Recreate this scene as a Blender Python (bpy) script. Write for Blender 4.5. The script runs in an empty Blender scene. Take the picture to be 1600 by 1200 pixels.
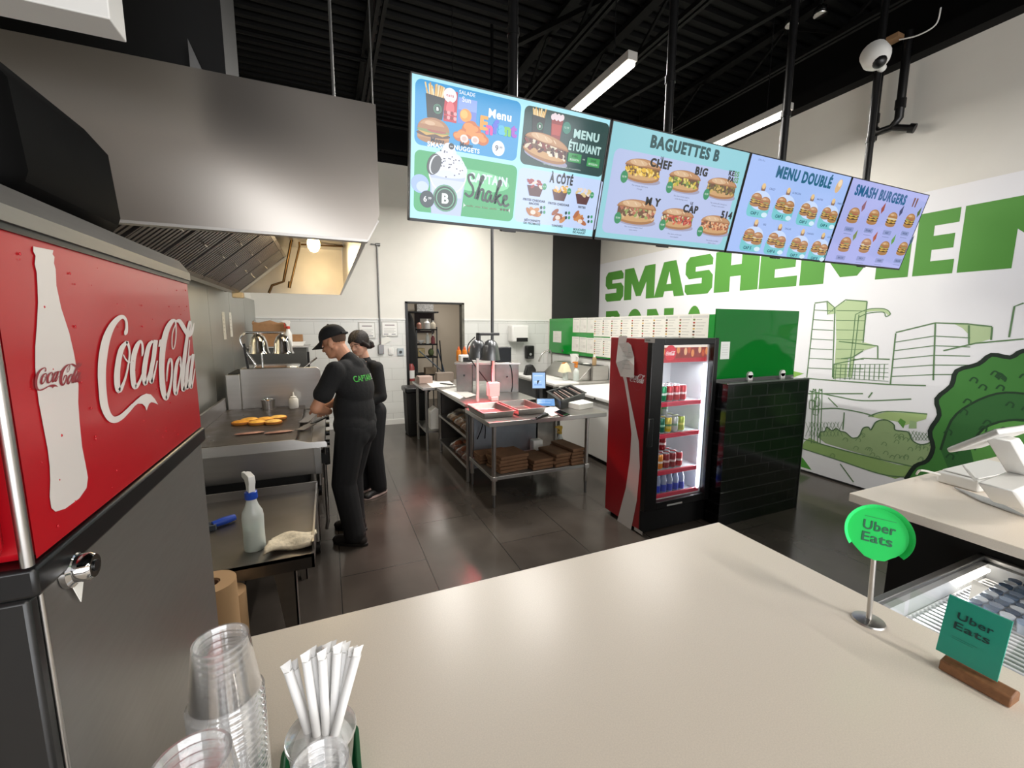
import bpy, math, random
from mathutils import Vector, Matrix, Euler
from mathutils.bvhtree import BVHTree
random.seed(7)
R = math.radians
SC = bpy.context.scene
COL = SC.collection

# ------------------------------------------------------------------ camera
F_PX, YAW, PIT, ROLL, EYE = 662.0, R(23.4), R(7.8), R(0.3), 1.75
_fw = Vector((math.sin(YAW)*math.cos(PIT), math.cos(YAW)*math.cos(PIT), -math.sin(PIT)))
_r0 = Vector((math.cos(YAW), -math.sin(YAW), 0)); _u0 = _r0.cross(_fw)
_rt = _r0*math.cos(ROLL) + _u0*math.sin(ROLL); _up = -_r0*math.sin(ROLL) + _u0*math.cos(ROLL)
cam = bpy.data.cameras.new('camera'); cam.sensor_width = 36; cam.sensor_fit = 'HORIZONTAL'
cam.lens = F_PX/1600*36; cam.clip_start = .02; cam.clip_end = 60
camo = bpy.data.objects.new('camera', cam); COL.objects.link(camo)
camo.matrix_world = Matrix(((_rt.x, _up.x, -_fw.x, 0), (_rt.y, _up.y, -_fw.y, 0), (_rt.z, _up.z, -_fw.z, EYE), (0, 0, 0, 1)))
SC.camera = camo
EYEV = Vector((0, 0, EYE))
def ray(x, y): return _fw + _rt*((x-800)/F_PX) - _up*((y-600)/F_PX)
def at_z(x, y, z): d = ray(x, y); return EYEV + d*((z-EYE)/d.z)
def at_x(x, y, X): d = ray(x, y); return EYEV + d*(X/d.x)
def at_y(x, y, Y): d = ray(x, y); return EYEV + d*(Y/d.y)

# ------------------------------------------------------------------ world, light, exposure
SC.view_settings.view_transform = 'Standard'; SC.view_settings.look = 'None'
SC.view_settings.gamma = 1; SC.view_settings.use_curve_mapping = False
SC.view_settings.exposure = 0.4
w = bpy.data.worlds.new('world'); SC.world = w; w.use_nodes = True
w.node_tree.nodes['Background'].inputs[0].default_value = (.9, .95, 1, 1)
w.node_tree.nodes['Background'].inputs[1].default_value = .6
SC.cycles.use_denoising = True
SC.cycles.transparent_max_bounces = 64; SC.cycles.max_bounces = 8; SC.cycles.transmission_bounces = 8
SC.cycles.sample_clamp_indirect = 6
def area(name, loc, sx, sy, power, rot=(0, 0, 0), col=(1, 1, 1)):
    l = bpy.data.lights.new(name, 'AREA'); l.shape = 'RECTANGLE'; l.size = sx; l.size_y = sy; l.energy = power; l.color = col
    o = bpy.data.objects.new(name, l); COL.objects.link(o); o.location = loc; o.rotation_euler = rot; return o
# added fill light standing for daylight from the unseen shop front behind the camera
area('shopfront_fill', (1.6, -3.85, 1.6), 6.0, 2.4, 190, (R(90), 0, 0), (.97, .98, 1))
# linear LED fixtures hang at 3.8 m: (x, y centre, length)
LEDS = [(2.25, 4.1, 2.4), (4.08, 4.1, 2.4), (1.3, 5.2, 1.6), (2.25, 6.6, 1.2), (2.25, -2.3, 2.4), (4.08, -2.3, 2.4)]
LEDP = [66, 54, 46, 18, 58, 48]
for i, (x, y, l) in enumerate(LEDS):
    area('led_light', (x, y, 3.735), .06, l, LEDP[i], (0, 0, 0), (1, .965, .91))

# ------------------------------------------------------------------ materials
def hx(s):
    s = s.lstrip('#'); c = [int(s[i:i+2], 16)/255 for i in (0, 2, 4)]
    return tuple(x/12.92 if x <= .04045 else ((x+.055)/1.055)**2.4 for x in c) + (1,)
def mat(name, col='#888888', rough=.5, metal=0, spec=.5, **k):
    m = bpy.data.materials.new(name); m.use_nodes = True
    b = m.node_tree.nodes['Principled BSDF']
    b.inputs['Base Color'].default_value = hx(col) if isinstance(col, str) else col
    b.inputs['Roughness'].default_value = rough; b.inputs['Metallic'].default_value = metal
    b.inputs['Specular IOR Level'].default_value = spec
    if 'coat' in k: b.inputs['Coat Weight'].default_value = k['coat']; b.inputs['Coat Roughness'].default_value = .08
    if 'em' in k: b.inputs['Emission Color'].default_value = hx(k['emc']) if 'emc' in k else b.inputs['Base Color'].default_value; b.inputs['Emission Strength'].default_value = k['em']
    if 'trans' in k: b.inputs['Transmission Weight'].default_value = k['trans']; b.inputs['IOR'].default_value = k.get('ior', 1.45)
    if 'sss' in k: b.inputs['Subsurface Weight'].default_value = k['sss']; b.inputs['Subsurface Radius'].default_value = (.02, .008, .005)
    if k.get('noise'):
        sc_, lo, hi = k['noise'][:3]; n = m.node_tree.nodes; L = m.node_tree.links
        tc = n.new('ShaderNodeTexCoord'); mp = n.new('ShaderNodeMapping'); mp.inputs['Scale'].default_value = k.get('nscale', (1, 1, 1))
        t = n.new('ShaderNodeTexNoise'); t.inputs['Scale'].default_value = sc_; t.inputs['Detail'].default_value = k.get('det', 5)
        r = n.new('ShaderNodeMapRange'); r.inputs['From Min'].default_value = .3; r.inputs['From Max'].default_value = .7
        r.inputs['To Min'].default_value = lo; r.inputs['To Max'].default_value = hi
        mx = n.new('ShaderNodeMix'); mx.data_type = 'RGBA'; mx.blend_type = 'MULTIPLY'; mx.inputs[0].default_value = 1
        mx.inputs[6].default_value = b.inputs['Base Color'].default_value
        L.new(tc.outputs['Object'], mp.inputs[0]); L.new(mp.outputs[0], t.inputs['Vector']); L.new(t.outputs['Fac'], r.inputs[0])
        L.new(r.outputs[0], mx.inputs[7]); L.new(mx.outputs[2], b.inputs['Base Color'])
        if k.get('rn'):
            r2 = n.new('ShaderNodeMapRange'); r2.inputs['From Min'].default_value = .3; r2.inputs['From Max'].default_value = .7
            r2.inputs['To Min'].default_value = rough-k['rn']; r2.inputs['To Max'].default_value = rough+k['rn']
            L.new(t.outputs['Fac'], r2.inputs[0]); L.new(r2.outputs[0], b.inputs['Roughness'])
        if k.get('bump'):
            bp = n.new('ShaderNodeBump'); bp.inputs['Strength'].default_value = k['bump']; bp.inputs['Distance'].default_value = k.get('bd', .01)
            L.new(t.outputs['Fac'], bp.inputs['Height']); L.new(bp.outputs[0], b.inputs['Normal'])
    return m
def brick(name, c1, c2, mortar, bw, bh, ms, rough, axes='XZ', off=.5, bump=.3, spec=.5, nz=0, mrough=None):
    m = mat(name, c1, rough, 0, spec); n = m.node_tree.nodes; L = m.node_tree.links; b = n['Principled BSDF']
    tc = n.new('ShaderNodeTexCoord'); sp = n.new('ShaderNodeSeparateXYZ'); cb = n.new('ShaderNodeCombineXYZ')
    L.new(tc.outputs['Object'], sp.inputs[0]); L.new(sp.outputs['XYZ'.index(axes[0])], cb.inputs[0]); L.new(sp.outputs['XYZ'.index(axes[1])], cb.inputs[1])
    t = n.new('ShaderNodeTexBrick'); t.offset = off; t.inputs['Scale'].default_value = 1
    t.inputs['Color1'].default_value = hx(c1); t.inputs['Color2'].default_value = hx(c2); t.inputs['Mortar'].default_value = hx(mortar)
    t.inputs['Mortar Size'].default_value = ms; t.inputs['Brick Width'].default_value = bw; t.inputs['Row Height'].default_value = bh
    t.inputs['Mortar Smooth'].default_value = .3
    L.new(cb.outputs[0], t.inputs['Vector'])
    src = t.outputs['Color']
    if nz:
        ns = n.new('ShaderNodeTexNoise'); ns.inputs['Scale'].default_value = 2.2; ns.inputs['Detail'].default_value = 6; L.new(cb.outputs[0], ns.inputs['Vector'])
        r = n.new('ShaderNodeMapRange'); r.inputs['From Min'].default_value = .3; r.inputs['From Max'].default_value = .7; r.inputs['To Min'].default_value = 1-nz; r.inputs['To Max'].default_value = 1+nz
        mx = n.new('ShaderNodeMix'); mx.data_type = 'RGBA'; mx.blend_type = 'MULTIPLY'; mx.inputs[0].default_value = 1
        L.new(ns.outputs['Fac'], r.inputs[0]); L.new(src, mx.inputs[6]); L.new(r.outputs[0], mx.inputs[7]); src = mx.outputs[2]
        r2 = n.new('ShaderNodeMapRange'); r2.inputs['From Min'].default_value = .3; r2.inputs['From Max'].default_value = .7; r2.inputs['To Min'].default_value = rough-.04; r2.inputs['To Max'].default_value = rough+.05
        L.new(ns.outputs['Fac'], r2.inputs[0]); L.new(r2.outputs[0], b.inputs['Roughness'])
    L.new(src, b.inputs['Base Color'])
    bp = n.new('ShaderNodeBump'); bp.inputs['Strength'].default_value = bump; bp.inputs['Distance'].default_value = .004; bp.invert = True
    L.new(t.outputs['Fac'], bp.inputs['Height']); L.new(bp.outputs[0], b.inputs['Normal'])
    return m
def attr_mat(name, rough=.5, em=0, coat=0, spec=.5, metal=0):
    m = mat(name, '#000000', rough, metal, spec); n = m.node_tree.nodes; L = m.node_tree.links; b = n['Principled BSDF']
    a = n.new('ShaderNodeAttribute'); a.attribute_name = 'Col'
    if em: L.new(a.outputs['Color'], b.inputs['Emission Color']); b.inputs['Emission Strength'].default_value = em
    else: L.new(a.outputs['Color'], b.inputs['Base Color'])
    if coat: b.inputs['Coat Weight'].default_value = coat; b.inputs['Coat Roughness'].default_value = .1
    return m
def clear(name, tint='#ffffff', gloss=.1, rough=.03, face=.06, body=None, bw=0):
    """thin clear plastic or glass: see-through with Fresnel reflections, optionally a little milky"""
    m = bpy.data.materials.new(name); m.use_nodes = True; n = m.node_tree.nodes; L = m.node_tree.links; n.clear()
    out = n.new('ShaderNodeOutputMaterial'); tr = n.new('ShaderNodeBsdfTransparent'); gl = n.new('ShaderNodeBsdfGlossy'); mx = n.new('ShaderNodeMixShader')
    tr.inputs[0].default_value = hx(tint); gl.inputs['Roughness'].default_value = rough; gl.inputs[0].default_value = (1, 1, 1, 1)
    lw = n.new('ShaderNodeLayerWeight'); lw.inputs[0].default_value = gloss
    r = n.new('ShaderNodeMapRange'); r.inputs['To Min'].default_value = face; r.inputs['To Max'].default_value = .85
    L.new(lw.outputs['Facing'], r.inputs[0]); L.new(r.outputs[0], mx.inputs[0]); L.new(tr.outputs[0], mx.inputs[1]); L.new(gl.outputs[0], mx.inputs[2])
    src = mx.outputs[0]
    if body:
        d = n.new('ShaderNodeBsdfDiffuse'); d.inputs[0].default_value = hx(body); m2 = n.new('ShaderNodeMixShader'); m2.inputs[0].default_value = bw
        L.new(src, m2.inputs[1]); L.new(d.outputs[0], m2.inputs[2]); src = m2.outputs[0]
    L.new(src, out.inputs[0]); return m

WHITE = mat('white_wall_paint', '#dedbd3', .6, noise=(3, .97, 1.02))
BEIGE = mat('beige_wall_paint', '#c9bfb0', .7)
WARM = mat('warm_wall_paint', '#ead0bb', .7)
BLOCK = brick('white_glazed_block', '#dcdcd8', '#d7d7d3', '#c6c6c2', .40, .20, .005, .3, 'XZ', bump=.4)
BLOCKY = brick('white_glazed_block_side', '#dcdcd8', '#d7d7d3', '#c6c6c2', .40, .20, .005, .3, 'YZ', bump=.4)
FLOOR = brick('dark_floor_tile', '#48423c', '#433d38', '#24211e', 1.2, .6, .004, .2, 'YX', .5, .25, .5, .22)
SUBWAY = brick('black_subway_tile', '#0b0b0c', '#0d0d0e', '#1c1c1d', .21, .105, .006, .13, 'XZ', .5, .9)
BLACKP = mat('black_ceiling_paint', '#040404', .6, 0, .15, noise=(6, .7, 1.3))
STEEL = mat('brushed_steel', '#b9b6b2', .3, 1, noise=(3, .96, 1.03), nscale=(1, 1, 10), det=1)
STEELW = mat('wavy_hood_steel', '#a8a29b', .3, 1, noise=(1.5, .97, 1.03), det=0, bump=.25, bd=.05)
STEELD = mat('worn_dark_steel', '#85817d', .38, 1, noise=(5, .88, 1.06), det=2)
PLATE = mat('seasoned_griddle_steel', '#5a514c', .36, .9, noise=(7, .6, 1.15), rn=.1)
MACH = mat('brushed_dispenser_steel', '#8d8a86', .46, .85, noise=(20, .97, 1.03), nscale=(1, 1, 8), det=1)
CHROME = mat('chrome', '#d5d5d5', .07, 1)
ALU = mat('grey_aluminium', '#8a8a8a', .4, 1)
BLK = mat('black_plastic', '#0c0c0d', .35)
BLKM = mat('matte_black', '#0a0a0a', .7)
DGREY = mat('dark_grey_plastic', '#3a3b3c', .45)
LGREY = mat('light_grey_plastic', '#a9aaa9', .4)
WHP = mat('white_plastic', '#e4e3df', .35)
PAPER = mat('white_paper', '#e6e4dd', .8)
COUNT = mat('beige_laminate', '#e6dbcc', .3, noise=(350, .93, 1.03))
KRAFT = mat('brown_kraft_paper', '#9a7450', .8, noise=(20, .9, 1.08))
KRAFTD = mat('brown_paper_bag', '#6d4e35', .85, noise=(14, .85, 1.1))
ROLLP = mat('tan_paper_roll', '#b08d66', .75)
WOOD = mat('oak_wood', '#8a5e3c', .55, noise=(12, .8, 1.15), nscale=(1, 8, 8))
RED = mat('red_panel', '#b3101d', .3, coat=.3)
REDL = mat('red_shelf_lip', '#c2304a', .35)
GREENP = mat('green_plastic', '#0d5a33', .4)
GRNB = mat('green_acrylic', '#0a8a2c', .1, coat=.4)
PRINT = attr_mat('printed_ink', .55)
PRINTG = attr_mat('printed_gloss', .25, coat=.3)
DISP = attr_mat('lit_display', .12, em=.78)
CANM = attr_mat('printed_can', .25, metal=.35)
CLEAR = clear('clear_cup_plastic', gloss=.25, face=.035, rough=.05, body='#f2f4f6', bw=.003)
CRIM = clear('clear_cup_rim', gloss=.4, face=.15, rough=.08, body='#ffffff', bw=.2)
GLASS = clear('clear_glass', gloss=.045, face=.012, rough=.01)
BAGP = clear('clear_bag_film', gloss=.35, face=.12, rough=.15, body='#ffffff', bw=.05)
MILKY = clear('translucent_white_plastic', '#eef2f0', .2, .25, .08, '#dfe3df', .6)
LIQ = clear('pale_green_liquid', '#c8e6dc', .1, .2, .05, '#a9d3c5', .55)
BLUE = mat('blue_plastic', '#1c44a8', .35)
YEL = mat('yellow_plastic', '#c9a33a', .4)
ORG = mat('orange_sauce_plastic', '#c7741f', .35)
REDP = mat('red_plastic', '#c33a2c', .4)
LEDM = mat('lit_led_tube', '#ffffff', .5, em=7, emc='#fff3e2')
BULB = mat('lit_bulb', '#fff0d0', .5, em=12, emc='#ffdf9a')
SKIN = mat('skin', '#c08a6c', .5, sss=.1)
SKINW = mat('skin_light', '#c79a82', .5, sss=.1)
CLOTH = mat('black_cotton', '#121213', .9, noise=(60, .8, 1.2), bump=.2)
CLOTH2 = mat('black_twill', '#0d0d0f', .9, noise=(60, .8, 1.2))
HAIR = mat('dark_brown_hair', '#190f0a', .6, noise=(90, .7, 1.25), nscale=(1, 1, .12), bump=.4)

# ------------------------------------------------------------------ mesh helpers
class M:
    def __init__(s): s.v = []; s.f = []; s.mi = []; s.c = []
    def add(s, vs, fs, m=0, c=None):
        o = len(s.v); s.v += [tuple(p) for p in vs]
        for f in fs: s.f.append(tuple(i+o for i in f)); s.mi.append(m); s.c.append(c)
        return s
    def box(s, x0, y0, z0, x1, y1, z1, m=0, c=None):
        if x0 > x1: x0, x1 = x1, x0
        if y0 > y1: y0, y1 = y1, y0
        if z0 > z1: z0, z1 = z1, z0
        v = [(x, y, z) for z in (z0, z1) for y in (y0, y1) for x in (x0, x1)]
        return s.add(v, [(0, 2, 3, 1), (4, 5, 7, 6), (0, 1, 5, 4), (2, 6, 7, 3), (0, 4, 6, 2), (1, 3, 7, 5)], m, c)
    def obox(s, p, size, rot=(0, 0, 0), m=0, c=None):
        e = Euler(rot).to_matrix(); a, b, d = [q/2 for q in size]; p = Vector(p)
        v = [p + e @ Vector((x, y, z)) for z in (-d, d) for y in (-b, b) for x in (-a, a)]
        return s.add(v, [(0, 2, 3, 1), (4, 5, 7, 6), (0, 1, 5, 4), (2, 6, 7, 3), (0, 4, 6, 2), (1, 3, 7, 5)], m, c)
    def bar(s, p0, p1, w, h, m=0, up=(0, 0, 1)):
        p0, p1, up = Vector(p0), Vector(p1), Vector(up); d = (p1-p0).normalized(); a = d.cross(up)
        if a.length < 1e-4: a = d.cross(Vector((1, 0, 0)))
        a.normalize(); b = a.cross(d); v = []
        for p in (p0, p1):
            for i, j in ((-1, -1), (1, -1), (1, 1), (-1, 1)): v.append(p + a*(i*w/2) + b*(j*h/2))
        return s.add(v, [(0, 1, 2, 3), (7, 6, 5, 4), (0, 4, 5, 1), (1, 5, 6, 2), (2, 6, 7, 3), (3, 7, 4, 0)], m)
    def lathe(s, prof, o=(0, 0, 0), n=24, m=0, c=None, ax=None, sx=1, sy=1):
        o = Vector(o); q = Vector((0, 0, 1)).rotation_difference(Vector(ax).normalized()).to_matrix() if ax else None
        v = []; k = len(prof)
        for r, z in prof:
            for i in range(n):
                a = 2*math.pi*i/n; p = Vector((r*math.cos(a)*sx, r*math.sin(a)*sy, z)); v.append(o + (q @ p if q else p))
        f = [(j*n+i, j*n+(i+1) % n, (j+1)*n+(i+1) % n, (j+1)*n+i) for j in range(k-1) for i in range(n)]
        if prof[0][0] > 1e-5: f.append(tuple(range(n))[::-1])
        if prof[-1][0] > 1e-5: f.append(tuple((k-1)*n+i for i in range(n)))
        if isinstance(c, list):
            b = len(s.v); s.v += [tuple(p) for p in v]
            for t, g in enumerate(f): s.f.append(tuple(i+b for i in g)); s.mi.append(m); s.c.append(c[min(t//n, len(c)-1)])
            return s
        return s.add(v, f, m, c)
    def cyl(s, p0, p1, r, r1=None, n=16, m=0, c=None):
        p0, p1 = Vector(p0), Vector(p1); l = (p1-p0).length
        return s.lathe([(r, 0), (r if r1 is None else r1, l)], p0, n, m, c, p1-p0)
    def tube(s, pts, r, n=8, m=0, closed=False):
        pts = [Vector(p) for p in pts]; k = len(pts); v = []; prev = None
        for i, p in enumerate(pts):
            d = (pts[min(i+1, k-1)]-pts[max(i-1, 0)]).normalized()
            if prev is None: a = d.orthogonal().normalized()
            else: a = (prev - d*prev.dot(d)).normalized()
            prev = a; b = d.cross(a); rr = r[i] if isinstance(r, (list, tuple)) else r
            for j in range(n): t = 2*math.pi*j/n; v.append(p + a*(rr*math.cos(t)) + b*(rr*math.sin(t)))
        f = [(i*n+j, i*n+(j+1) % n, (i+1)*n+(j+1) % n, (i+1)*n+j) for i in range(k-1) for j in range(n)]
        f += [tuple(range(n))[::-1], tuple((k-1)*n+j for j in range(n))]
        return s.add(v, f, m)
    def ell(s, c, r, n=16, k=10, rot=None, m=0, col=None):
        c = Vector(c); r = (r, r, r) if not isinstance(r, (tuple, list)) else r
        q = rot if isinstance(rot, Matrix) else (Euler(rot).to_matrix() if rot else None); v = []
        for j in range(k+1):
            ph = math.pi*j/k
            for i in range(n):
                t = 2*math.pi*i/n; p = Vector((r[0]*math.sin(ph)*math.cos(t), r[1]*math.sin(ph)*math.sin(t), -r[2]*math.cos(ph)))
                v.append(c + (q @ p if q else p))
        return s.add(v, [(j*n+i, j*n+(i+1) % n, (j+1)*n+(i+1) % n, (j+1)*n+i) for j in range(k) for i in range(n)], m, col)
    def cap(s, p0, p1, r0, r1, n=14):
        p0, p1 = Vector(p0), Vector(p1); l = (p1-p0).length; pr = []
        for i in range(7): a = -math.pi/2 + i*math.pi/12; pr.append((max(r0*math.cos(a), 1e-6), r0*math.sin(a)))
        for i in range(7): a = i*math.pi/12; pr.append((max(r1*math.cos(a), 1e-6), l + r1*math.sin(a)))
        return s.lathe(pr, p0, n, 0, None, p1-p0)
    def prism(s, poly, d, m=0, c=None):
        d = Vector(d); n = len(poly); v = [Vector(p) for p in poly] + [Vector(p)+d for p in poly]
        f = [tuple(range(n))[::-1], tuple(range(n, 2*n))] + [(i, (i+1) % n, (i+1) % n+n, i+n) for i in range(n)]
        return s.add(v, f, m, c)
    def sheet(s, fn, nu, nv, m=0, c=None):
        v = [fn(i/nu, j/nv) for j in range(nv+1) for i in range(nu+1)]; k = nu+1
        return s.add(v, [(j*k+i, j*k+i+1, (j+1)*k+i+1, (j+1)*k+i) for j in range(nv) for i in range(nu)], m, c)

def wloc(o):
    p = Vector((0, 0, 0))
    while o: p = p + o.location; o = o.parent
    return p
def obj(name, b, mats, parent=None, bevel=0, smooth=40, thick=0):
    """link a mesh; its vertices are given in world space when the parent stands unrotated"""
    off = wloc(parent); me = bpy.data.meshes.new(name)
    me.from_pydata([(x-off.x, y-off.y, z-off.z) for x, y, z in b.v], [], b.f)
    for m in (mats if isinstance(mats, (list, tuple)) else [mats]): me.materials.append(m)
    me.polygons.foreach_set('material_index', b.mi)
    if any(c is not None for c in b.c):
        ca = me.color_attributes.new('Col', 'FLOAT_COLOR', 'CORNER'); buf = []
        for p, c in zip(me.polygons, b.c): buf += list(c or (1, 1, 1, 1))*p.loop_total
        ca.data.foreach_set('color', buf)
    me.update()
    if smooth: me.polygons.foreach_set('use_smooth', [True]*len(me.polygons)); me.set_sharp_from_angle(angle=R(smooth))
    o = bpy.data.objects.new(name, me); COL.objects.link(o)
    if parent: o.parent = parent
    if thick: s_ = o.modifiers.new('solid', 'SOLIDIFY'); s_.thickness = thick; s_.offset = 0
    if bevel: bv = o.modifiers.new('bevel', 'BEVEL'); bv.width = bevel; bv.segments = 2; bv.limit_method = 'ANGLE'; bv.angle_limit = R(40); bv.harden_normals = False
    return o
def tag(o, label, cat, group=None):
    o['label'] = label; o['category'] = cat
    if group: o['group'] = group
    return o
def th(name, label, cat, loc=(0, 0, 0), group=None):
    o = bpy.data.objects.new(name, None); COL.objects.link(o); o.location = loc; o.empty_display_size = .05
    return tag(o, label, cat, group)
def one(name, b, mats, label, cat, loc=None, group=None, **k):
    """a thing that is a single mesh, its origin moved to loc"""
    o = obj(name, b, mats, None, **k)
    if loc is not None:
        l = Vector(loc); o.data.transform(Matrix.Translation(-l)); o.location = l
    return tag(o, label, cat, group)
def st(name, b, mats, **k): o = obj(name, b, mats, None, **k); o['kind'] = 'structure'; return o
def dup(o, loc, rz=None, label=None, parent=None):
    c = o.copy(); COL.objects.link(c)
    if parent: c.parent = parent
    else:
        c.location = loc
        if rz is not None: c.rotation_euler = (0, 0, rz)
        if label: c['label'] = label
    for ch in list(o.children): dup(ch, None, parent=c)
    return c
ORD = 'first second third fourth fifth sixth seventh eighth ninth tenth eleventh twelfth thirteenth fourteenth fifteenth sixteenth seventeenth eighteenth nineteenth twentieth'.split()

# ------------------------------------------------------------------ flat artwork (print and screens)
_tc = {}
def textmesh(s, bold=0.0):
    k = (s, bold)
    if k not in _tc:
        cu = bpy.data.curves.new('t', 'FONT'); cu.body = s; cu.size = 1; cu.offset = min(bold, .03)*.6; cu.space_character = 1+bold*2.2; cu.resolution_u = 3; cu.align_x = 'LEFT'
        o = bpy.data.objects.new('t', cu); me = o.to_mesh()
        v = [(p.co.x, p.co.y) for p in me.vertices]; f = [tuple(p.vertices) for p in me.polygons]
        o.to_mesh_clear(); bpy.data.objects.remove(o); bpy.data.curves.remove(cu)
        xs = [p[0] for p in v] or [0]; _tc[k] = (v, f, min(xs), max(xs))
    return _tc[k]
class Art:
    """polygons on a plane; fn(u, v, h) gives the place in space, h is a tiny layer height"""
    def __init__(s, fn, eps=.0004): s.b = M(); s.fn = fn; s.e = eps; s.n = 0
    def put(s, pts, faces, c, L):
        s.n = (s.n+1) % 24; h = L*s.e + s.n*s.e*.03
        s.b.add([s.fn(x, y, h) for x, y in pts], faces, 0, hx(c) if isinstance(c, str) else c); return s
    def poly(s, pts, c, L=1): return s.put(pts, [tuple(range(len(pts)))], c, L)
    def rect(s, x0, y0, x1, y1, c, L=1): return s.poly([(x0, y0), (x1, y0), (x1, y1), (x0, y1)], c, L)
    def rrect(s, x0, y0, x1, y1, r, c, L=1):
        p = []
        for cx, cy, a0 in ((x1-r, y0+r, -90), (x1-r, y1-r, 0), (x0+r, y1-r, 90), (x0+r, y0+r, 180)):
            for i in range(6): a = R(a0+i*18); p.append((cx+r*math.cos(a), cy+r*math.sin(a)))
        return s.poly(p, c, L)
    def ell(s, x, y, rx, ry, c, L=1, a=0, a0=0, a1=360, n=22):
        p = []; ca, sa = math.cos(R(a)), math.sin(R(a))
        for i in range(n + (a1-a0 < 360)):
            t = R(a0+(a1-a0)*i/n); q, w_ = rx*math.cos(t), ry*math.sin(t); p.append((x+q*ca-w_*sa, y+q*sa+w_*ca))
        return s.poly(p, c, L)
    def ring(s, x, y, r, w_, c, L=1, n=28, rx=1):
        for i in range(n):
            a, b = 2*math.pi*i/n, 2*math.pi*(i+1)/n
            s.poly([(x+r*rx*math.cos(a), y+r*math.sin(a)), (x+r*rx*math.cos(b), y+r*math.sin(b)), (x+(r-w_)*rx*math.cos(b), y+(r-w_)*math.sin(b)), (x+(r-w_)*rx*math.cos(a), y+(r-w_)*math.sin(a))], c, L)
        return s
    def stroke(s, pts, w_, c, L=1, closed=False):
        if closed: pts = pts + [pts[0], pts[1]]
        n = len(pts); lt, rt = [], []
        for i in range(n):
            a, b = pts[max(i-1, 0)], pts[min(i+1, n-1)]; dx, dy = b[0]-a[0], b[1]-a[1]; l = math.hypot(dx, dy) or 1
            ww = (w_[i] if isinstance(w_, (list, tuple)) else w_)/2
            lt.append((pts[i][0]-dy/l*ww, pts[i][1]+dx/l*ww)); rt.append((pts[i][0]+dy/l*ww, pts[i][1]-dx/l*ww))
        return s.put(lt+rt, [(i, i+n, i+1+n, i+1) for i in range(n-1)], c, L)
    def text(s, t, x, y, h, c, L=2, al='c', bold=.0, rot=0, sx=1, shear=0, fit=None):
        v, f, a, b = textmesh(t, bold); k = h/.72
        if fit: sx = fit/((b-a)*k)
        ox = {'c': (a+b)/2, 'l': a, 'r': b}[al]; ca, sa = math.cos(R(rot)), math.sin(R(rot)); o = []
        for p in v:
            q, w_ = ((p[0]-ox)+shear*p[1])*k*sx, p[1]*k; o.append((x+q*ca-w_*sa, y+q*sa+w_*ca))
        if bold > .035:                                            # heavy display lettering: thicken sideways in passes
            d = bold*.62*k*sx; e = bold*.4*k
            for ox_, oy_ in ((-d, 0), (d, 0), (-d/2, e), (d/2, -e), (-d/2, -e), (d/2, e)): s.put([(p[0]+ox_*ca-oy_*sa, p[1]+ox_*sa+oy_*ca) for p in o], f, c, L)
        return s.put(o, f, c, L)
def smooth(pts, n=6):
    """Catmull-Rom through points of any dimension"""
    o = []; k = len(pts)
    for i in range(k-1):
        p = [pts[max(i-1, 0)], pts[i], pts[i+1], pts[min(i+2, k-1)]]
        for j in range(n):
            t = j/n; o.append(tuple(.5*((2*p[1][d])+(-p[0][d]+p[2][d])*t+(2*p[0][d]-5*p[1][d]+4*p[2][d]-p[3][d])*t*t+(-p[0][d]+3*p[1][d]-3*p[2][d]+p[3][d])*t**3) for d in range(len(pts[0]))))
    return o + [tuple(pts[-1])]
# ================================================================== the room
XL, XR, YB, YF, ZC = -1.05, 5.28, 7.63, -4.0, 4.95
st('floor', M().box(-3.2, YF, -.1, 5.45, 10.2, 0), FLOOR)
b = M(); n = int((7.8-YF)/.15); pr = []
for i in range(n):
    y = YF+i*.15; pr += [(y, ZC), (y+.06, ZC), (y+.075, ZC-.045), (y+.135, ZC-.045)]
pr.append((YF+n*.15, ZC))
v = [(x, y, z) for x in (-3.2, 5.45) for y, z in pr]; k = len(pr)
b.add(v, [(i, i+1, i+1+k, i+k) for i in range(k-1)]); b.box(-3.2, YF, ZC+.02, 5.45, YF+n*.15, ZC+.1)
st('ceiling', b, BLACKP, smooth=0)
# back wall with the doorway 1.29 .. 2.31 m
DX0, DX1, DZ = 1.29, 2.30, 2.14
b = M()
for x0, x1 in ((XL, DX0), (DX1, 5.45)):
    b.box(x0, YB, 0, x1, YB+.15, 1.85, 0); b.box(x0, YB, 1.85, x1, YB+.15, 4.40, 1)
b.box(DX0, YB, DZ, DX1, YB+.15, 4.40, 1); b.box(XL, YB, 4.40, 5.45, YB+.15, ZC+.1, 2)
st('wall_back', b, [BLOCK, WHITE, BLACKP])
st('trim_1', M().box(XL, YB-.012, 1.845, DX0-.02, YB, 1.87).box(DX1+.02, YB-.012, 1.845, 4.10, YB, 1.87), WHP)
st('door_1', M().box(DX0-.03, YB-.015, 0, DX0+.015, YB+.16, DZ+.02).box(DX0-.03, YB-.015, DZ-.005, DX1+.03, YB+.16, DZ+.025).box(DX1-.015, YB-.015, 0, DX1+.03, YB+.16, DZ+.02, 1), [BLK, mat('worn_grey_jamb', '#6d6a60', .6, noise=(8, .6, 1.2))])
st('baseboard_back', M().box(XL, YB-.012, 0, DX0-.03, YB, .09).box(DX1+.03, YB-.012, 0, 4.1, YB, .09), WHP)
st('wall_black', M().box(4.165, YB-.03, 1.2, 5.275, YB, 4.4), mat('black_wall_panel', '#1a1918', .45))
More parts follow.
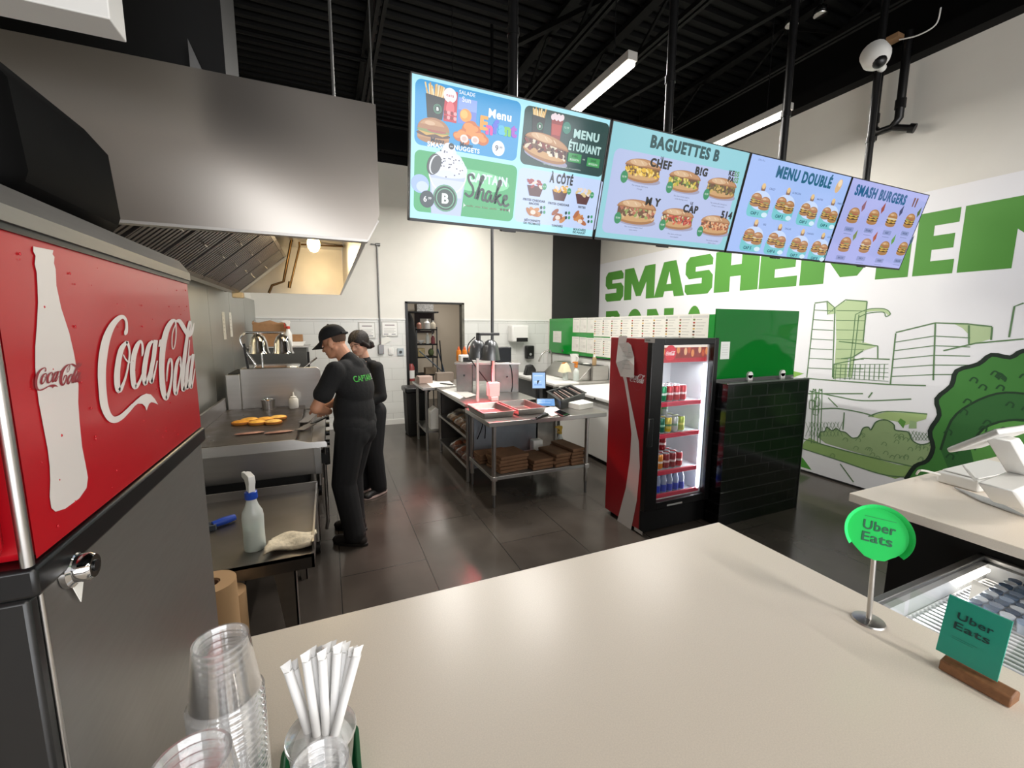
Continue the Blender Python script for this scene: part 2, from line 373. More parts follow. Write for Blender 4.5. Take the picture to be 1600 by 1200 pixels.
# store room behind the doorway
st('wall_store', M().box(.6, 10.0, 0, 3.6, 10.15, 2.8).box(.45, YB+.15, 0, .6, 10.15, 2.8).box(3.0, YB+.15, 0, 3.15, 10.15, 2.8), BEIGE)
st('ceiling_store', M().box(.45, YB+.15, 2.7, 3.6, 10.15, 2.8), WHITE)
area('store_room_light', (2.2, 8.7, 2.6), .6, .6, 14, (0, 0, 0), (1, .95, .88))
# left wall: stainless sheets behind the cooking line
b = M(); b.box(XL-.15, 1.25, 0, XL, YB+.15, ZC, 1)
for i in range(6):
    y0 = 2.0+i*.94; b.box(XL, y0, 0, XL+.04, min(y0+.932, YB), 2.12)
st('wall_left', b, [mat('stainless_sheet', '#b9bab6', .42, .9, noise=(2, .95, 1.04), det=1), WHITE])
# right wall, beam and half wall
st('wall_right', M().box(XR, YF, 0, XR+.17, YB, 4.27).box(XR, YF, 4.27, XR+.17, YB, ZC+.1, 1), [WHITE, BLACKP])
st('trim_2', M().box(XR-.14, YF, 4.27, XR, YB, 4.42).box(XR-.05, YF, 4.46, XR, YB, 4.52), BLACKP)
st('baseboard_right', M().box(XR-.015, YF, 0, XR, YB, .02), BLKM)
HX = 4.10
st('wall_divider', M().box(HX, 2.80, 0, HX+.12, YB, 1.22, 0).box(HX, 2.80, 1.22, HX+.12, YB, 1.885, 1), [BLOCKY, WHITE])
PX0, PX1, PY0, PY1, PZ = 3.075, 4.125, 2.52, 2.80, 1.27
st('wall_partition', M().box(PX0, PY0, 0, PX1, PY1, PZ), SUBWAY)
st('trim_3', M().box(PX0, PY0-.004, PZ, PX1+.004, PY0+.012, PZ+.012).box(PX1, PY0-.005, 0, PX1+.008, PY0+.012, PZ).box(PX0, PY1-.02, PZ, PX1, PY1, PZ+.02), ALU)
# front of the shop, behind the camera: warm wall over a band of windows
b = M(); b.box(-3.2, YF-.15, 2.9, 5.45, YF, 4.1, 0); b.box(-3.2, YF-.15, 4.1, 5.45, YF, ZC+.1, 1); b.box(-3.2, YF-.15, 0, 5.45, YF, .35, 0)
for x in (-3.2, -1.3, .9, 3.1, 5.2): b.box(x, YF-.15, .35, x+.22, YF, 2.9, 0)
st('wall_front', b, [WARM, BLACKP])
st('window_1', M().box(-3.0, YF-.08, .35, 5.3, YF-.07, 2.9), GLASS)
st('wall_side', M().box(-3.35, YF, 0, -3.2, 1.4, 3.9).box(-3.35, YF, 3.9, -3.2, 1.4, ZC+.1, 1).box(-3.2, 1.25, 0, XL, 1.4, 3.9).box(-3.2, 1.25, 3.9, XL, 1.4, ZC+.1, 1), [WHITE, BLACKP])
st('wall_bulkhead', M().box(XL, 2.0, 2.66, -.30, 2.32, ZC), mat('dark_bulkhead_paint', '#0c0c0c', .6, 0, .2))

# ------------------------------------------------------------------ ceiling steel and services
def joist(x, z0, z1, label):
    t = th('roof_joist', label, 'joist', (x, 0, z0), 'black open web roof joists')
    obj('top_chord', M().box(x-.05, YF, z1-.05, x+.05, 7.62, z1), BLACKP, t)
    obj('bottom_chord', M().box(x-.045, YF, z0, x-.012, 7.62, z0+.045).box(x+.012, YF, z0, x+.045, 7.62, z0+.045), BLACKP, t)
    b = M(); y = YF+.2; up = 0
    while y < 7.3:
        b.bar((x, y, z0+.03 if not up else z1-.04), (x, y+.55, z1-.04 if not up else z0+.03), .025, .025); y += .55; up ^= 1
    obj('web', b, BLACKP, t)
joist(.56, 4.45, 4.88, 'black open web roof joist running back above the end of the steel hood')
joist(2.33, 4.45, 4.88, 'black roof joist passing behind the baguette screen and above its light')
joist(3.05, 4.45, 4.88, 'black roof joist between the two lit light tubes')
joist(4.55, 4.45, 4.88, 'black roof joist nearest the mural wall')
for y, z, lb in ((5.3, 4.62, 'thin black pipe crossing the roof above the hood rod'), (6.6, 4.55, 'thin black pipe crossing near the white back wall')):
    one('ceiling_pipe', M().cyl((XL, y, z), (5.2, y, z), .022, n=10), BLACKP, lb, 'pipe', (2, y, z))
one('roof_beam', M().box(XL, 7.35, 4.5, 5.2, 7.5, 4.62).box(XL, 7.4, 4.62, 5.2, 7.45, 4.9), BLACKP, 'black steel beam along the top of the back wall', 'beam', (2, 7.4, 4.5))
one('diagonal_brace', M().bar((4.2, 2.6, 4.75), (3.3, 4.6, 4.4), .05, .05), BLACKP, 'slanting black steel brace under the roof above the double menu screen', 'brace', (3.8, 3.4, 4.55))
one('slim_brace', M().bar((2.0, 4.6, 4.75), (2.95, 2.2, 4.5), .05, .05), BLACKP, 'slanting black steel brace above the baguette screen', 'brace', (2.5, 3.4, 4.6))
# LED fixtures
def led(x, y, l, label):
    t = th('linear_light', label, 'light fixture', (x, y, 3.8), 'long LED ceiling lights')
    obj('housing', M().box(x-.045, y-l/2, 3.775, x+.045, y+l/2, 3.84), mat('light_housing', '#b9b6b0', .4), t, bevel=.004)
    obj('diffuser', M().box(x-.034, y-l/2+.01, 3.74, x+.034, y+l/2-.01, 3.775), LEDM, t, bevel=.01)
    for s in (-.4, .4): obj('hanging_wire', M().cyl((x, y+l*s, 3.84), (x, y+l*s, 4.9), .004, n=6), BLK, t)
LL = ['lit LED tube above the gap between the children menu and baguette screens', 'lit LED tube above the double menu screen, close to the mural wall', 'lit LED tube over the kitchen aisle, hidden behind the hood end', 'lit LED tube near the back wall above the doorway', 'lit LED tube above the customer side of the beige counter', 'lit LED tube over the customers beside the mural wall']
for (x, y, l), lb in zip(LEDS, LL): led(x, y, l, lb)
# screen poles
for x, lb in ((.965, 'black pole holding the children menu screen'), (2.03, 'black pole holding the baguette screen'), (3.11, 'black pole holding the double menu screen'), (4.15, 'black pole holding the smash burger screen')):
    t = th('ceiling_pole', lb, 'pole', (x, 2.24, 2.7), 'black poles above the menu screens')
    obj('tube', M().cyl((x, 2.24, 2.62), (x, 2.24, ZC-.05), .026, n=14), BLK, t)
    obj('ceiling_plate', M().box(x-.08, 2.16, ZC-.07, x+.08, 2.32, ZC-.045), BLK, t)
    obj('collar', M().cyl((x, 2.24, 3.25), (x, 2.24, 3.29), .032, n=14), BLK, t)
# black drain pipe by the mural wall
t = th('drain_pipe', 'black U-shaped drain pipe hanging beside the mural wall', 'pipe', (5.13, 2.5, 3.6))
a_, b_ = at_x(1366, 188, 5.13), at_x(1404, 188, 5.13); ya, yb, zb = a_.y, b_.y, 3.68
obj('pipe_run', M().tube([(5.13, ya, 4.5), (5.13, ya, zb+.06), (5.13, ya-.05, zb), (5.13, yb+.05, zb), (5.13, yb, zb+.06), (5.13, yb, 4.5)], .035, 12), BLK, t)
obj('branch', M().cyl((5.13, yb+.05, zb), (5.17, yb-.08, zb-.05), .03).cyl((5.168, yb-.075, zb-.048), (5.18, yb-.115, zb-.065), .042).cyl((5.13, ya-.02, zb), (5.13, ya-.02, zb-.07), .02), BLK, t)
for y_, z_ in ((yb, .15), (ya, .1)): obj('coupling', M().cyl((5.13, y_, zb+z_), (5.13, y_, zb+z_+.08), .043), BLK, t)
# security camera
c = at_y(1370, 90, 2.12); t = th('security_camera', 'white dome security camera on the pole of the rightmost menu screen', 'camera', c); k = 1.45
q = Vector((-.35, -.5, -.75)).normalized()
obj('base', M().lathe([(.001, -.06*k), (.06*k, -.055*k), (.062*k, .0), (.05*k, .03*k), (.03*k, .05*k)], c, 20, ax=q), WHP, t)
obj('lens_ball', M().ell(c+q*.058, .047), BLK, t)
obj('mount_plate', M().cyl(c-q*.07, (4.15, 2.215, c.z+.03), .03), WHP, t)
p0, p1 = at_x(1405, 62, 5.02), at_x(1470, 12, 5.02)
one('loose_cable', M().tube(smooth([tuple(p0), tuple(p0.lerp(p1, .5)+Vector((0, 0, -.09))), tuple(p1+Vector((0, .02, -.12))), tuple(p1)], 6), .006, 6), WHP, 'loose grey cable looping above the black beam', 'cable', p0)
one('junction_box', M().obox(at_x(1398, 60, 5.02), (.1, .1, .04)), mat('tan_box', '#8a6b4c', .6), 'small tan box beside the loose cable on the beam', 'box', at_x(1398, 60, 5.02))
for (x, y), lb in (((1237, 38), 'small clear spotlight on the roof, left of the pair'), ((1282, 22), 'small clear spotlight on the roof, right of the pair')):
    p = at_z(x, y, 4.6); t = th('spotlight', lb, 'spotlight', p, 'pair of roof spotlights')
    obj('head', M().lathe([(.02, .08), (.05, .05), (.06, 0), (.055, -.01)], p, 16), CHROME, t); obj('stem', M().cyl(p+Vector((0, 0, .07)), (p.x, p.y, ZC-.04), .012), BLK, t)
# white box unit high on the left
p = at_y(172, 30, 1.5)
one('wall_unit', M().box(XL, 1.5, p.z, p.x, 1.6, p.z+.42), WHP, 'white box unit mounted high above the drinks dispenser', 'wall unit', (XL, 1.55, p.z), bevel=.003)

# ------------------------------------------------------------------ mural on the right wall
A = Art(lambda u, v, h: (XR-.002-h, u, v), .0005)
W = lambda x, y: tuple(at_x(x, y, XR)[1:])
def C4(x, y): return W(930+x*.41875, 280+y*.41875)          # crop pixel of the mural to the wall
GR, LG, PG, LN = '#4f8f35', '#8fae6a', '#b3c79a', '#5d7f55'
A.rect(-1.2, .02, 7.6, 3.03, '#e9e9ec', 0)
# block letters in a unit box
LET = {
 'S': [[(.98, .72), (.98, 1-.12), (.86, 1), (.14, 1), (.0, .86), (.0, .56), (.14, .42), (.62, .42), (.62, .28), (.0, .28), (.0, .1), (.1, 0), (.86, 0), (1, .14), (1, .46), (.86, .6), (.38, .6), (.38, .72)]],
 'M': [[(0, 0), (.0, 1), (.32, 1), (.5, .52), (.68, 1), (1, 1), (1, 0), (.74, 0), (.74, .52), (.58, .1), (.42, .1), (.26, .52), (.26, 0)]],
 'A': [[(0, 0), (.3, 1), (.7, 1), (1, 0), (.68, 0), (.64, .16), (.36, .16), (.32, 0)]],
 'H': [[(0, 0), (0, 1), (.38, 1), (.38, .63), (.62, .63), (.62, 1), (1, 1), (1, 0), (.62, 0), (.62, .36), (.38, .36), (.38, 0)]],
 'E': [[(0, 0), (0, 1), (1, 1), (1, .78), (.42, .78), (.42, .62), (.94, .62), (.94, .4), (.42, .4), (.42, .22), (1, .22), (1, 0)]],
 'N': [[(0, 0), (0, 1), (.36, 1), (.66, .46), (.66, 1), (1, 1), (1, 0), (.66, 0), (.34, .55), (.34, 0)]],
 'T': [[(.3, 0), (.3, .76), (0, .76), (0, 1), (1, 1), (1, .76), (.7, .76), (.7, 0)]]}
Z0, Z1 = 2.25, 2.83
edges = [('S', 40, 107), ('M', 110, 223), ('A', 222, 335), ('S', 336, 438), ('H', 445, 608), ('E', 612, 752), ('M', 760, 960), ('E', 1180, 1328)]
yy = [(l, W(930+a*.41875, 440)[0], W(930+b*.41875, 440)[0]) for l, a, b in edges]
# the letters behind the screens keep an even pitch
y6 = yy[5][2]; y7 = yy[7][1]; gap = .035
yy[6] = ('M', y6-gap, y7+gap)
wn = 1.0; yy += [('N', yy[-1][2]-.03, yy[-1][2]-.03-wn), ('T', yy[-1][2]-.06-wn, yy[-1][2]-.06-wn-.75)]
for l, ya, yb in yy:
    for p in LET[l]: A.poly([(ya+(yb-ya)*u, Z0+(Z1-Z0)*v) for u, v in p], GR, 2)
    if l == 'A': A.poly([(ya+(yb-ya)*u, Z0+(Z1-Z0)*v) for u, v in ((.42, .36), (.5, .72), (.58, .36))], '#e9e9ec', 3)
# second line BON &, mostly behind the papers on the half wall
for t_, x0, x1 in (('B', 575, 705), ('O', 770, 915), ('N', 955, 1200), ('&', 1325, 1460)):
    ya, yb = W(850+x0/5.926, 490)[0], W(850+x1/5.926, 490)[0]; za, zb_ = 1.5, 2.06
    if t_ == 'N':
        A.poly([(ya+(yb-ya)*u, za+(zb_-za)*v) for u, v in LET['N'][0]], GR, 2)
    elif t_ == 'B':
        A.poly([(ya+(yb-ya)*u, za+(zb_-za)*v) for u, v in ((0, 0), (0, 1), (.8, 1), (.98, .86), (.98, .62), (.86, .52), (1, .4), (1, .14), (.84, 0))], GR, 2)
        for v0, v1 in ((.2, .4), (.62, .8)): A.rect(ya+(yb-ya)*.4, za+(zb_-za)*v0, ya+(yb-ya)*.6, za+(zb_-za)*v1, '#e9e9ec', 3)
    else:
        A.ell((ya+yb)/2, (za+zb_)/2, abs(yb-ya)/2, .3, GR, 2); A.ell((ya+yb)/2, (za+zb_)/2, abs(yb-ya)*.16, .14, '#e9e9ec', 3)
# sketched city: green areas, then lines
def area_(pts, c, L=1): A.poly([C4(*p) for p in pts], c, L)
def line_(pts, w_=.012, c=LN, L=4, sm=1):
    q = [C4(*p) for p in pts]; A.stroke(smooth(q, 5) if sm and len(q) > 2 else q, w_, c, L)
area_([(912, 470), (940, 452), (1015, 456), (1000, 600), (985, 620), (945, 650), (940, 740), (890, 745), (900, 600), (898, 500)], PG)
area_([(866, 458), (895, 480), (930, 452), (938, 462), (910, 500), (868, 505)], PG, 2)
area_([(920, 605), (1010, 610), (1055, 622), (1000, 640), (960, 665), (918, 670)], PG, 3)
area_([(1340, 540), (1480, 548), (1480, 595), (1400, 620), (1395, 580), (1370, 555)], PG)
area_([(735, 715), (780, 725), (740, 740)], '#8fbf5a')
for p in ([(820, 465), (790, 740)], [(820, 462), (868, 456), (895, 480), (935, 450), (1015, 456)], [(895, 480), (886, 740)], [(1015, 456), (1000, 610)], [(866, 458), (868, 505), (895, 480)],
          [(890, 745), (892, 690), (1000, 668), (1100, 672)], [(910, 605), (1055, 622)], [(1055, 622), (1055, 670)], [(918, 670), (960, 665), (1000, 640)],
          [(1122, 575), (1102, 765)], [(1122, 572), (1270, 536), (1390, 540), (1482, 550)], [(1270, 536), (1262, 750)], [(1482, 552), (1478, 600)], [(1395, 545), (1395, 615)],
          [(1545, 590), (1565, 475), (1600, 462)], [(1300, 640), (1420, 612), (1600, 596)], [(780, 742), (900, 752), (1100, 766), (1235, 770)]): line_(p, sm=0)
for i in range(7):                                              # storeys
    y = 488+i*36
    line_([(818-i*4, y), (890-i*1, y+4)], .008, sm=0); line_([(900, y+2), (1008-i*1, y+4)], .006, sm=0)
for i in range(5): line_([(1120-i*4, 608+i*32), (1265, 585+i*36), (1400, 592+i*34)], .008, sm=0)
for i in range(11): line_([(900+i*18, 690), (896+i*18, 748)], .007, sm=0)
for j in range(5): line_([(892, 692+j*12), (1095, 690+j*16)], .005, sm=0)
line_([(975, 510), (965, 620), (950, 740)], .035, PG, 3); line_([(985, 505), (972, 620), (958, 742)], .009); line_([(972, 505), (960, 620), (945, 740)], .009)
line_([(972, 510), (1020, 490), (1075, 488), (1100, 505)], .03, PG, 3); line_([(972, 505), (1020, 485), (1080, 484), (1102, 502), (1085, 512), (1075, 496), (1020, 500), (985, 515)], .009)
area_([(780, 980), (800, 965), (840, 985), (960, 1020), (1130, 1065), (1225, 1075), (1170, 1105), (1120, 1118), (960, 1068), (840, 1025), (770, 1002)], LG, 1)
area_([(765, 1035), (775, 1040), (808, 1085), (765, 1072)], '#4f9a3a')
for p in ([(775, 968), (850, 990), (1000, 1030), (1200, 1075)], [(768, 1003), (900, 1045), (1060, 1098), (1160, 1112)], [(800, 790), (900, 810), (1000, 826), (1180, 820)], [(815, 860), (900, 855), (1000, 872), (1040, 885)], [(930, 870), (925, 935)], [(870, 815), (905, 850)], [(1020, 815), (1035, 795)], [(915, 1062), (965, 1130)], [(785, 800), (1000, 800)]): line_(p)
area_([(1020, 885), (1090, 868), (1240, 876), (1235, 895), (1150, 920), (1130, 905)], '#a9c282', 2); line_([(1020, 885), (1090, 866), (1240, 876)], .012)
area_([(1140, 892), (1160, 905), (1150, 930), (1130, 905)], '#5d9440', 3); area_([(1175, 900), (1200, 905), (1200, 930), (1170, 930)], '#9ab684', 3)
for cx in (812, 835): line_([(cx-5, 985), (cx, 800), (cx+8, 790), (cx+12, 800), (cx+5, 985)], .01)
for q in ((818, 810), (830, 830), (812, 840), (826, 862)): line_([(q[0]-12, q[1]+16), (q[0]-10, q[1]-14), (q[0]+8, q[1]-12), (q[0]+6, q[1]+16), (q[0]-12, q[1]+16)], .008)
for i in range(12):                                             # wire fence
    x = 785+i*13
    if x < 905: line_([(x, 905+(x-785)*.03), (x+22, 960)], .004, sm=0); line_([(x+22, 905), (x, 960)], .004, sm=0)
for i in range(9): line_([(1170+i*12, 938+i*2), (1190+i*12, 975)], .004, sm=0); line_([(1190+i*12, 938+i*2), (1170+i*12, 975)], .004, sm=0)
bush = [(835, 965), (840, 945), (858, 940), (865, 925), (885, 938), (900, 930), (915, 940), (935, 945), (960, 965), (985, 960), (1000, 930), (1020, 925), (1030, 935), (1050, 905), (1085, 898), (1115, 915), (1120, 935), (1150, 940), (1170, 945), (1185, 975), (1215, 990), (1245, 985), (1260, 975), (1285, 990), (1300, 1060), (1250, 1070), (1200, 1075), (1100, 1055), (960, 1015), (860, 985)]
A.poly([C4(*p) for p in bush], '#93ab79', 3); line_(bush[:26], .012, '#4d6b48', 5)
random.seed(3)
for i in range(34):
    x, y = random.uniform(880, 1270), random.uniform(950, 1045)
    if y > 930+abs(x-1080)*.25: line_([(x-9, y+4), (x, y-6), (x+10, y), (x+7, y+9)], .006, '#6c8a5c', 5)
# a plain dark-outlined green thicket closes the picture on the near side
thick = [(1160, 1120), (1195, 1070), (1240, 1050), (1262, 1000), (1250, 940), (1285, 880), (1275, 820), (1330, 770), (1350, 715), (1430, 690), (1480, 655), (1550, 665), (1600, 640), (1700, 650), (1800, 700), (1900, 740), (1980, 1400), (1500, 1500)]
q = smooth([C4(*p) for p in thick[:-2]], 3)
A.poly(q+[(.2, .05), (2.2, .05)], '#3f7d36', 6); A.stroke(q, .035, '#16261c', 8)
for pts, c_ in (([(1290, 1010), (1330, 900), (1400, 840), (1500, 800), (1600, 800), (1700, 830), (1760, 1100), (1330, 1110)], '#2f6530'), ([(1400, 1000), (1450, 930), (1540, 900), (1640, 910), (1700, 1000), (1600, 1100), (1420, 1080)], '#5b9a48')):
    g = [C4(*p) for p in pts]; A.poly(g, c_, 7); A.stroke(smooth(g, 3), .018, '#1d3a22', 8)
for i in range(26):
    x, y = random.uniform(1310, 1640), random.uniform(720, 1080); line_([(x-14, y+6), (x, y-8), (x+15, y), (x+10, y+14)], .012, '#1f4a26', 9)
m_ = obj('wall_mural', A.b, attr_mat('mural_print', .6), smooth=0); tag(m_, 'green and white city mural with huge green block lettering on the side wall', 'mural')
m_.data.update()
# ================================================================== counters
def counter(name, label, x0, y0, x1, y1, base):
    t = th(name, label, 'counter', ((x0+x1)/2, (y0+y1)/2, 0))
    obj('worktop', M().box(x0, y0, .96, x1, y1, 1.0), COUNT, t, bevel=.003)
    obj('base_cabinet', M().box(*base), BLKM, t, bevel=.004)
    return t
counter('service_counter', 'large beige laminate counter in front with cups, straws and two signs on it', -1.04, -.45, 1.357, 1.11, (-1.0, -.40, 0, 1.30, 1.05, .96))
counter('checkout_counter', 'beige counter by the mural carrying the white payment terminal', 2.16, -.6, 4.2, 1.09, (2.42, -.55, 0, 4.1, 1.03, .96))

# ================================================================== drinks dispenser (left foreground)
MX, MY0, MY1, MZ = -.262, .511, 1.10, 1.879
t = th('drinks_dispenser', 'tall steel drinks dispenser with red bottle panel on the beige counter', 'drinks dispenser', (-.6, .8, 1.0))
obj('body', M().box(-1.0, MY0+.012, 1.0, MX-.004, MY1, 1.50), MACH, t, bevel=.006)
obj('head', M().box(-1.0, MY0+.01, 1.527, MX-.003, MY1, 1.835), RED, t, bevel=.01)
obj('black_trim', M().box(-1.0, MY0-.004, 1.497, MX+.004, MY1+.002, 1.527), BLK, t, bevel=.004)
obj('top_trim', M().prism([(MX+.004, MY0-.004, 1.84), (MX+.004, MY0-.004, 1.855), (MX-.012, MY0-.004, MZ), (-1.0, MY0-.004, MZ), (-1.0, MY0-.004, 1.84)], (0, MY1-MY0+.004, 0)), MACH, t, smooth=0)
obj('top_gasket', M().box(-1.0, MY0-.001, 1.833, MX+.001, MY1+.001, 1.841), BLK, t)
obj('corner_trim', M().cyl((MX-.004, MY0+.003, 1.527), (MX-.004, MY0+.003, 1.836), .0048, n=14), STEEL, t)
obj('front_post', M().box(MX-.075, MY0-.004, 1.0, MX-.004, MY0+.012, 1.497), mat('black_satin_post', '#181818', .35), t, bevel=.004)
obj('corner_edge', M().cyl((MX-.004, MY0+.0135, 1.0), (MX-.004, MY0+.0135, 1.497), .0024, n=10), STEEL, t)
obj('front_panel', M().box(-.98, MY0+.0, 1.0, MX-.085, MY0+.014, 1.495), MACH, t, bevel=.004)
obj('red_front', M().box(-.99, MY0-.03, 1.532, MX-.014, MY0+.012, 1.83), RED, t, bevel=.018, smooth=60)
P = lambda u, v, h: (MX-.002+h, u, v)                              # panel artwork: u along the counter depth, v up
A = Art(P, .0004)
A.rect(MY0+.012, 1.529, MY1-.002, 1.834, '#b3101d', 0)
def MP(cx, cy, x0=130, y0=470, s=.175): return tuple(at_x(x0+cx*s, y0+cy*s, MX))[1:]
LOGO = []                                                         # outlines of the script logo, u,v in a unit box
def lstroke(p, n=5):
    q = smooth(p, n); k = len(q); lt, rt = [], []
    for i in range(k):
        a, b = q[max(i-1, 0)], q[min(i+1, k-1)]; dx, dy = b[0]-a[0], b[1]-a[1]; l = math.hypot(dx, dy) or 1; w_ = q[i][2]/2
        lt.append((q[i][0]-dy/l*w_, q[i][1]+dx/l*w_)); rt.append((q[i][0]+dy/l*w_, q[i][1]-dx/l*w_))
    LOGO.append((lt+rt, [(i, i+1, i+1+k, i+k) for i in range(k-1)]))
for p in ([(376, 306, 8), (384, 285, 32), (392, 240, 24), (386, 175, 22), (355, 143, 34), (310, 165, 46), (255, 235, 58), (208, 350, 72), (180, 500, 76), (170, 650, 73), (177, 800, 70), (192, 930, 70), (228, 1025, 62), (275, 1062, 60), (335, 1043, 48), (400, 985, 38), (450, 930, 32)],
          [(395, 365, 25), (345, 430, 46), (315, 560, 50), (305, 700, 54), (322, 805, 44), (370, 720, 22), (405, 580, 16), (418, 450, 18), (395, 362, 25)],
          [(362, 480, 8), (385, 525, 13), (415, 548, 14), (445, 540, 10)],
          [(528, 495, 8), (534, 450, 22), (530, 385, 18), (510, 362, 24), (480, 410, 42), (452, 510, 46), (444, 640, 46), (460, 765, 44), (495, 745, 28), (530, 660, 16), (556, 555, 12)],
          [(625, 358, 20), (590, 400, 36), (562, 520, 42), (546, 650, 42), (556, 745, 30), (590, 660, 20), (622, 520, 18), (640, 380, 20)],
          [(650, 350, 40), (632, 500, 38), (606, 650, 38), (612, 730, 30), (640, 650, 16), (664, 535, 10)],
          [(824, 215, 8), (800, 290, 8), (795, 390, 8), (804, 432, 8), (820, 400, 8), (832, 300, 9), (828, 200, 12), (815, 175, 26), (785, 195, 40), (748, 265, 48), (720, 380, 52), (705, 520, 50), (704, 660, 48), (716, 800, 48), (742, 875, 34), (772, 800, 24), (792, 680, 18), (795, 560, 18), (780, 520, 22), (762, 560, 18), (752, 640, 14), (748, 720, 6)],
          [(862, 500, 16), (838, 560, 28), (822, 680, 30), (820, 800, 30), (834, 832, 22), (856, 740, 15), (874, 620, 12), (872, 520, 14), (860, 498, 16)],
          [(862, 560, 6), (878, 610, 9), (892, 600, 8)],
          [(832, 185, 20), (860, 180, 34), (890, 225, 38), (918, 275, 34), (945, 305, 40), (972, 275, 26), (992, 198, 6)],
          [(952, 182, 14), (940, 240, 24), (926, 350, 28), (905, 520, 33), (890, 700, 34), (895, 800, 30), (914, 740, 14), (938, 520, 9), (952, 350, 7)],
          [(944, 295, 8), (962, 245, 12), (962, 192, 13), (948, 182, 12)],
          [(958, 490, 16), (938, 560, 26), (926, 680, 30), (930, 785, 24), (950, 700, 14), (968, 580, 14), (976, 485, 18)],
          [(985, 475, 24), (970, 600, 26), (958, 740, 26), (968, 775, 20), (986, 690, 10), (998, 605, 6)]): lstroke(p)
LOGO.append(([(435, 925), (470, 890), (520, 848), (565, 828), (605, 836), (640, 875), (672, 928), (640, 912), (610, 905), (590, 920), (568, 980), (555, 945), (530, 920), (490, 918), (445, 952)], [tuple(range(15))]))
LOGO.append(([(682, 348), (706, 342), (697, 408), (672, 410)], [(0, 1, 2, 3)]))
for pts, fs in LOGO: A.put([MP(x, y) for x, y in pts], fs, '#e6ddd8', 4)
# the same logo flattened to a unit box for the other places it stands
c4 = [MP(130, 470), MP(1000, 470)]; zt, zb_ = MP(130, 120)[1], MP(250, 1105)[1]
LOGOU = [([((MP(x, y)[0]-c4[0][0])/(c4[1][0]-c4[0][0]), (MP(x, y)[1]-zb_)/(zt-zb_)) for x, y in pts], fs) for pts, fs in LOGO]
def logo(A, x0, y0, w_, h_, c, L, sk=0):
    for pts, fs in LOGOU: A.put([(x0+u*w_, y0+v*h_+u*sk) for u, v in pts], fs, c, L)
BP = [(125, 58), (197, 72), (194, 86), (201, 96), (199, 118), (205, 140), (208, 200), (225, 280), (254, 370), (270, 440), (281, 500), (287, 560), (286, 620), (291, 690), (300, 780), (314, 850), (321, 890), (316, 928), (290, 965), (240, 1002), (205, 1013), (190, 1000), (184, 960), (186, 900), (184, 850), (177, 790), (160, 700), (145, 620), (136, 550), (132, 490), (132, 420), (138, 340), (142, 260), (140, 200), (137, 150), (130, 122), (133, 92), (125, 76)]
B2 = lambda x, y: MP(x, y, 0, 360, 1/2.306)
A.poly([B2(*p) for p in BP], '#dcd5d0', 2)
l0, l1 = B2(136, 595), B2(290, 470)
logo(A, l0[0], l0[1]+.004, l1[0]-l0[0], (l1[1]-l0[1])*.80, '#8c1424', 4)
obj('bottle_panel', A.b, attr_mat('dispenser_print', .28, coat=.25), t, smooth=0)
b = M(); random.seed(11)
for i in range(70):
    y, z = random.uniform(MY0+.03, MY1-.02), random.uniform(1.54, 1.82); r = random.uniform(.0005, .0013)
    b.ell((MX-.001, y, z), (r*.7, r, r*1.25), 8, 6)
o = obj('water_droplets', b, mat('red_droplet', '#b81a26', .15), t); o['kind'] = 'stuff'
p = at_x(113, 889, MX); q = Vector((1, 0, 0))
lk = obj('key_lock', M().lathe([(.019, 0), (.019, .005), (.015, .008), (.015, .018), (.012, .022), (.001, .022)], (MX-.003, p.y, p.z), 24, ax=q), CHROME, t)
obj('keyhole', M().lathe([(.006, .0), (.006, .0012)], (MX+.0192, p.y, p.z), 12, ax=q), BLK, lk)
obj('paper_tag', M().prism([(MX, p.y+.004, p.z+.018), (MX, p.y+.016, p.z+.03), (MX, p.y+.024, p.z-.005), (MX, p.y+.006, p.z-.042), (MX, p.y-.004, p.z-.02)], (.0008, 0, 0)), PAPER, t)
# black moulded tub on top of the dispenser
t = th('ice_tub', 'black plastic tub with a carry handle on top of the drinks dispenser', 'tub', (-.48, .75, MZ+.001))
z0 = MZ+.001; c0 = at_y(185, 240, .88); tx = c0.x
prof = [(-.90, z0), (tx-.01, z0), (tx, z0+.03), (tx-.006, c0.z-.01), (tx-.03, c0.z+.022), (tx-.14, c0.z+.05), (tx-.2, c0.z+.06), (-.90, c0.z+.06)]
obj('shell', M().prism([(x, .62, z) for x, z in prof], (0, .26, 0)), mat('black_moulded_plastic', '#020202', .7, 0, .08), t, bevel=.02, smooth=60)
hz = c0.z+.06
obj('handle', M().tube(smooth([(tx-.15, .75, hz-.01), (tx-.175, .75, hz+.05), (tx-.24, .75, hz+.075), (tx-.5, .75, hz+.075), (tx-.56, .75, hz+.04), (tx-.58, .75, hz-.01)], 5), .026, 12), BLK, t)
obj('panel_rib', M().box(tx-.06, .611, z0+.05, tx-.05, .62, z0+.12), DGREY, t, bevel=.003)

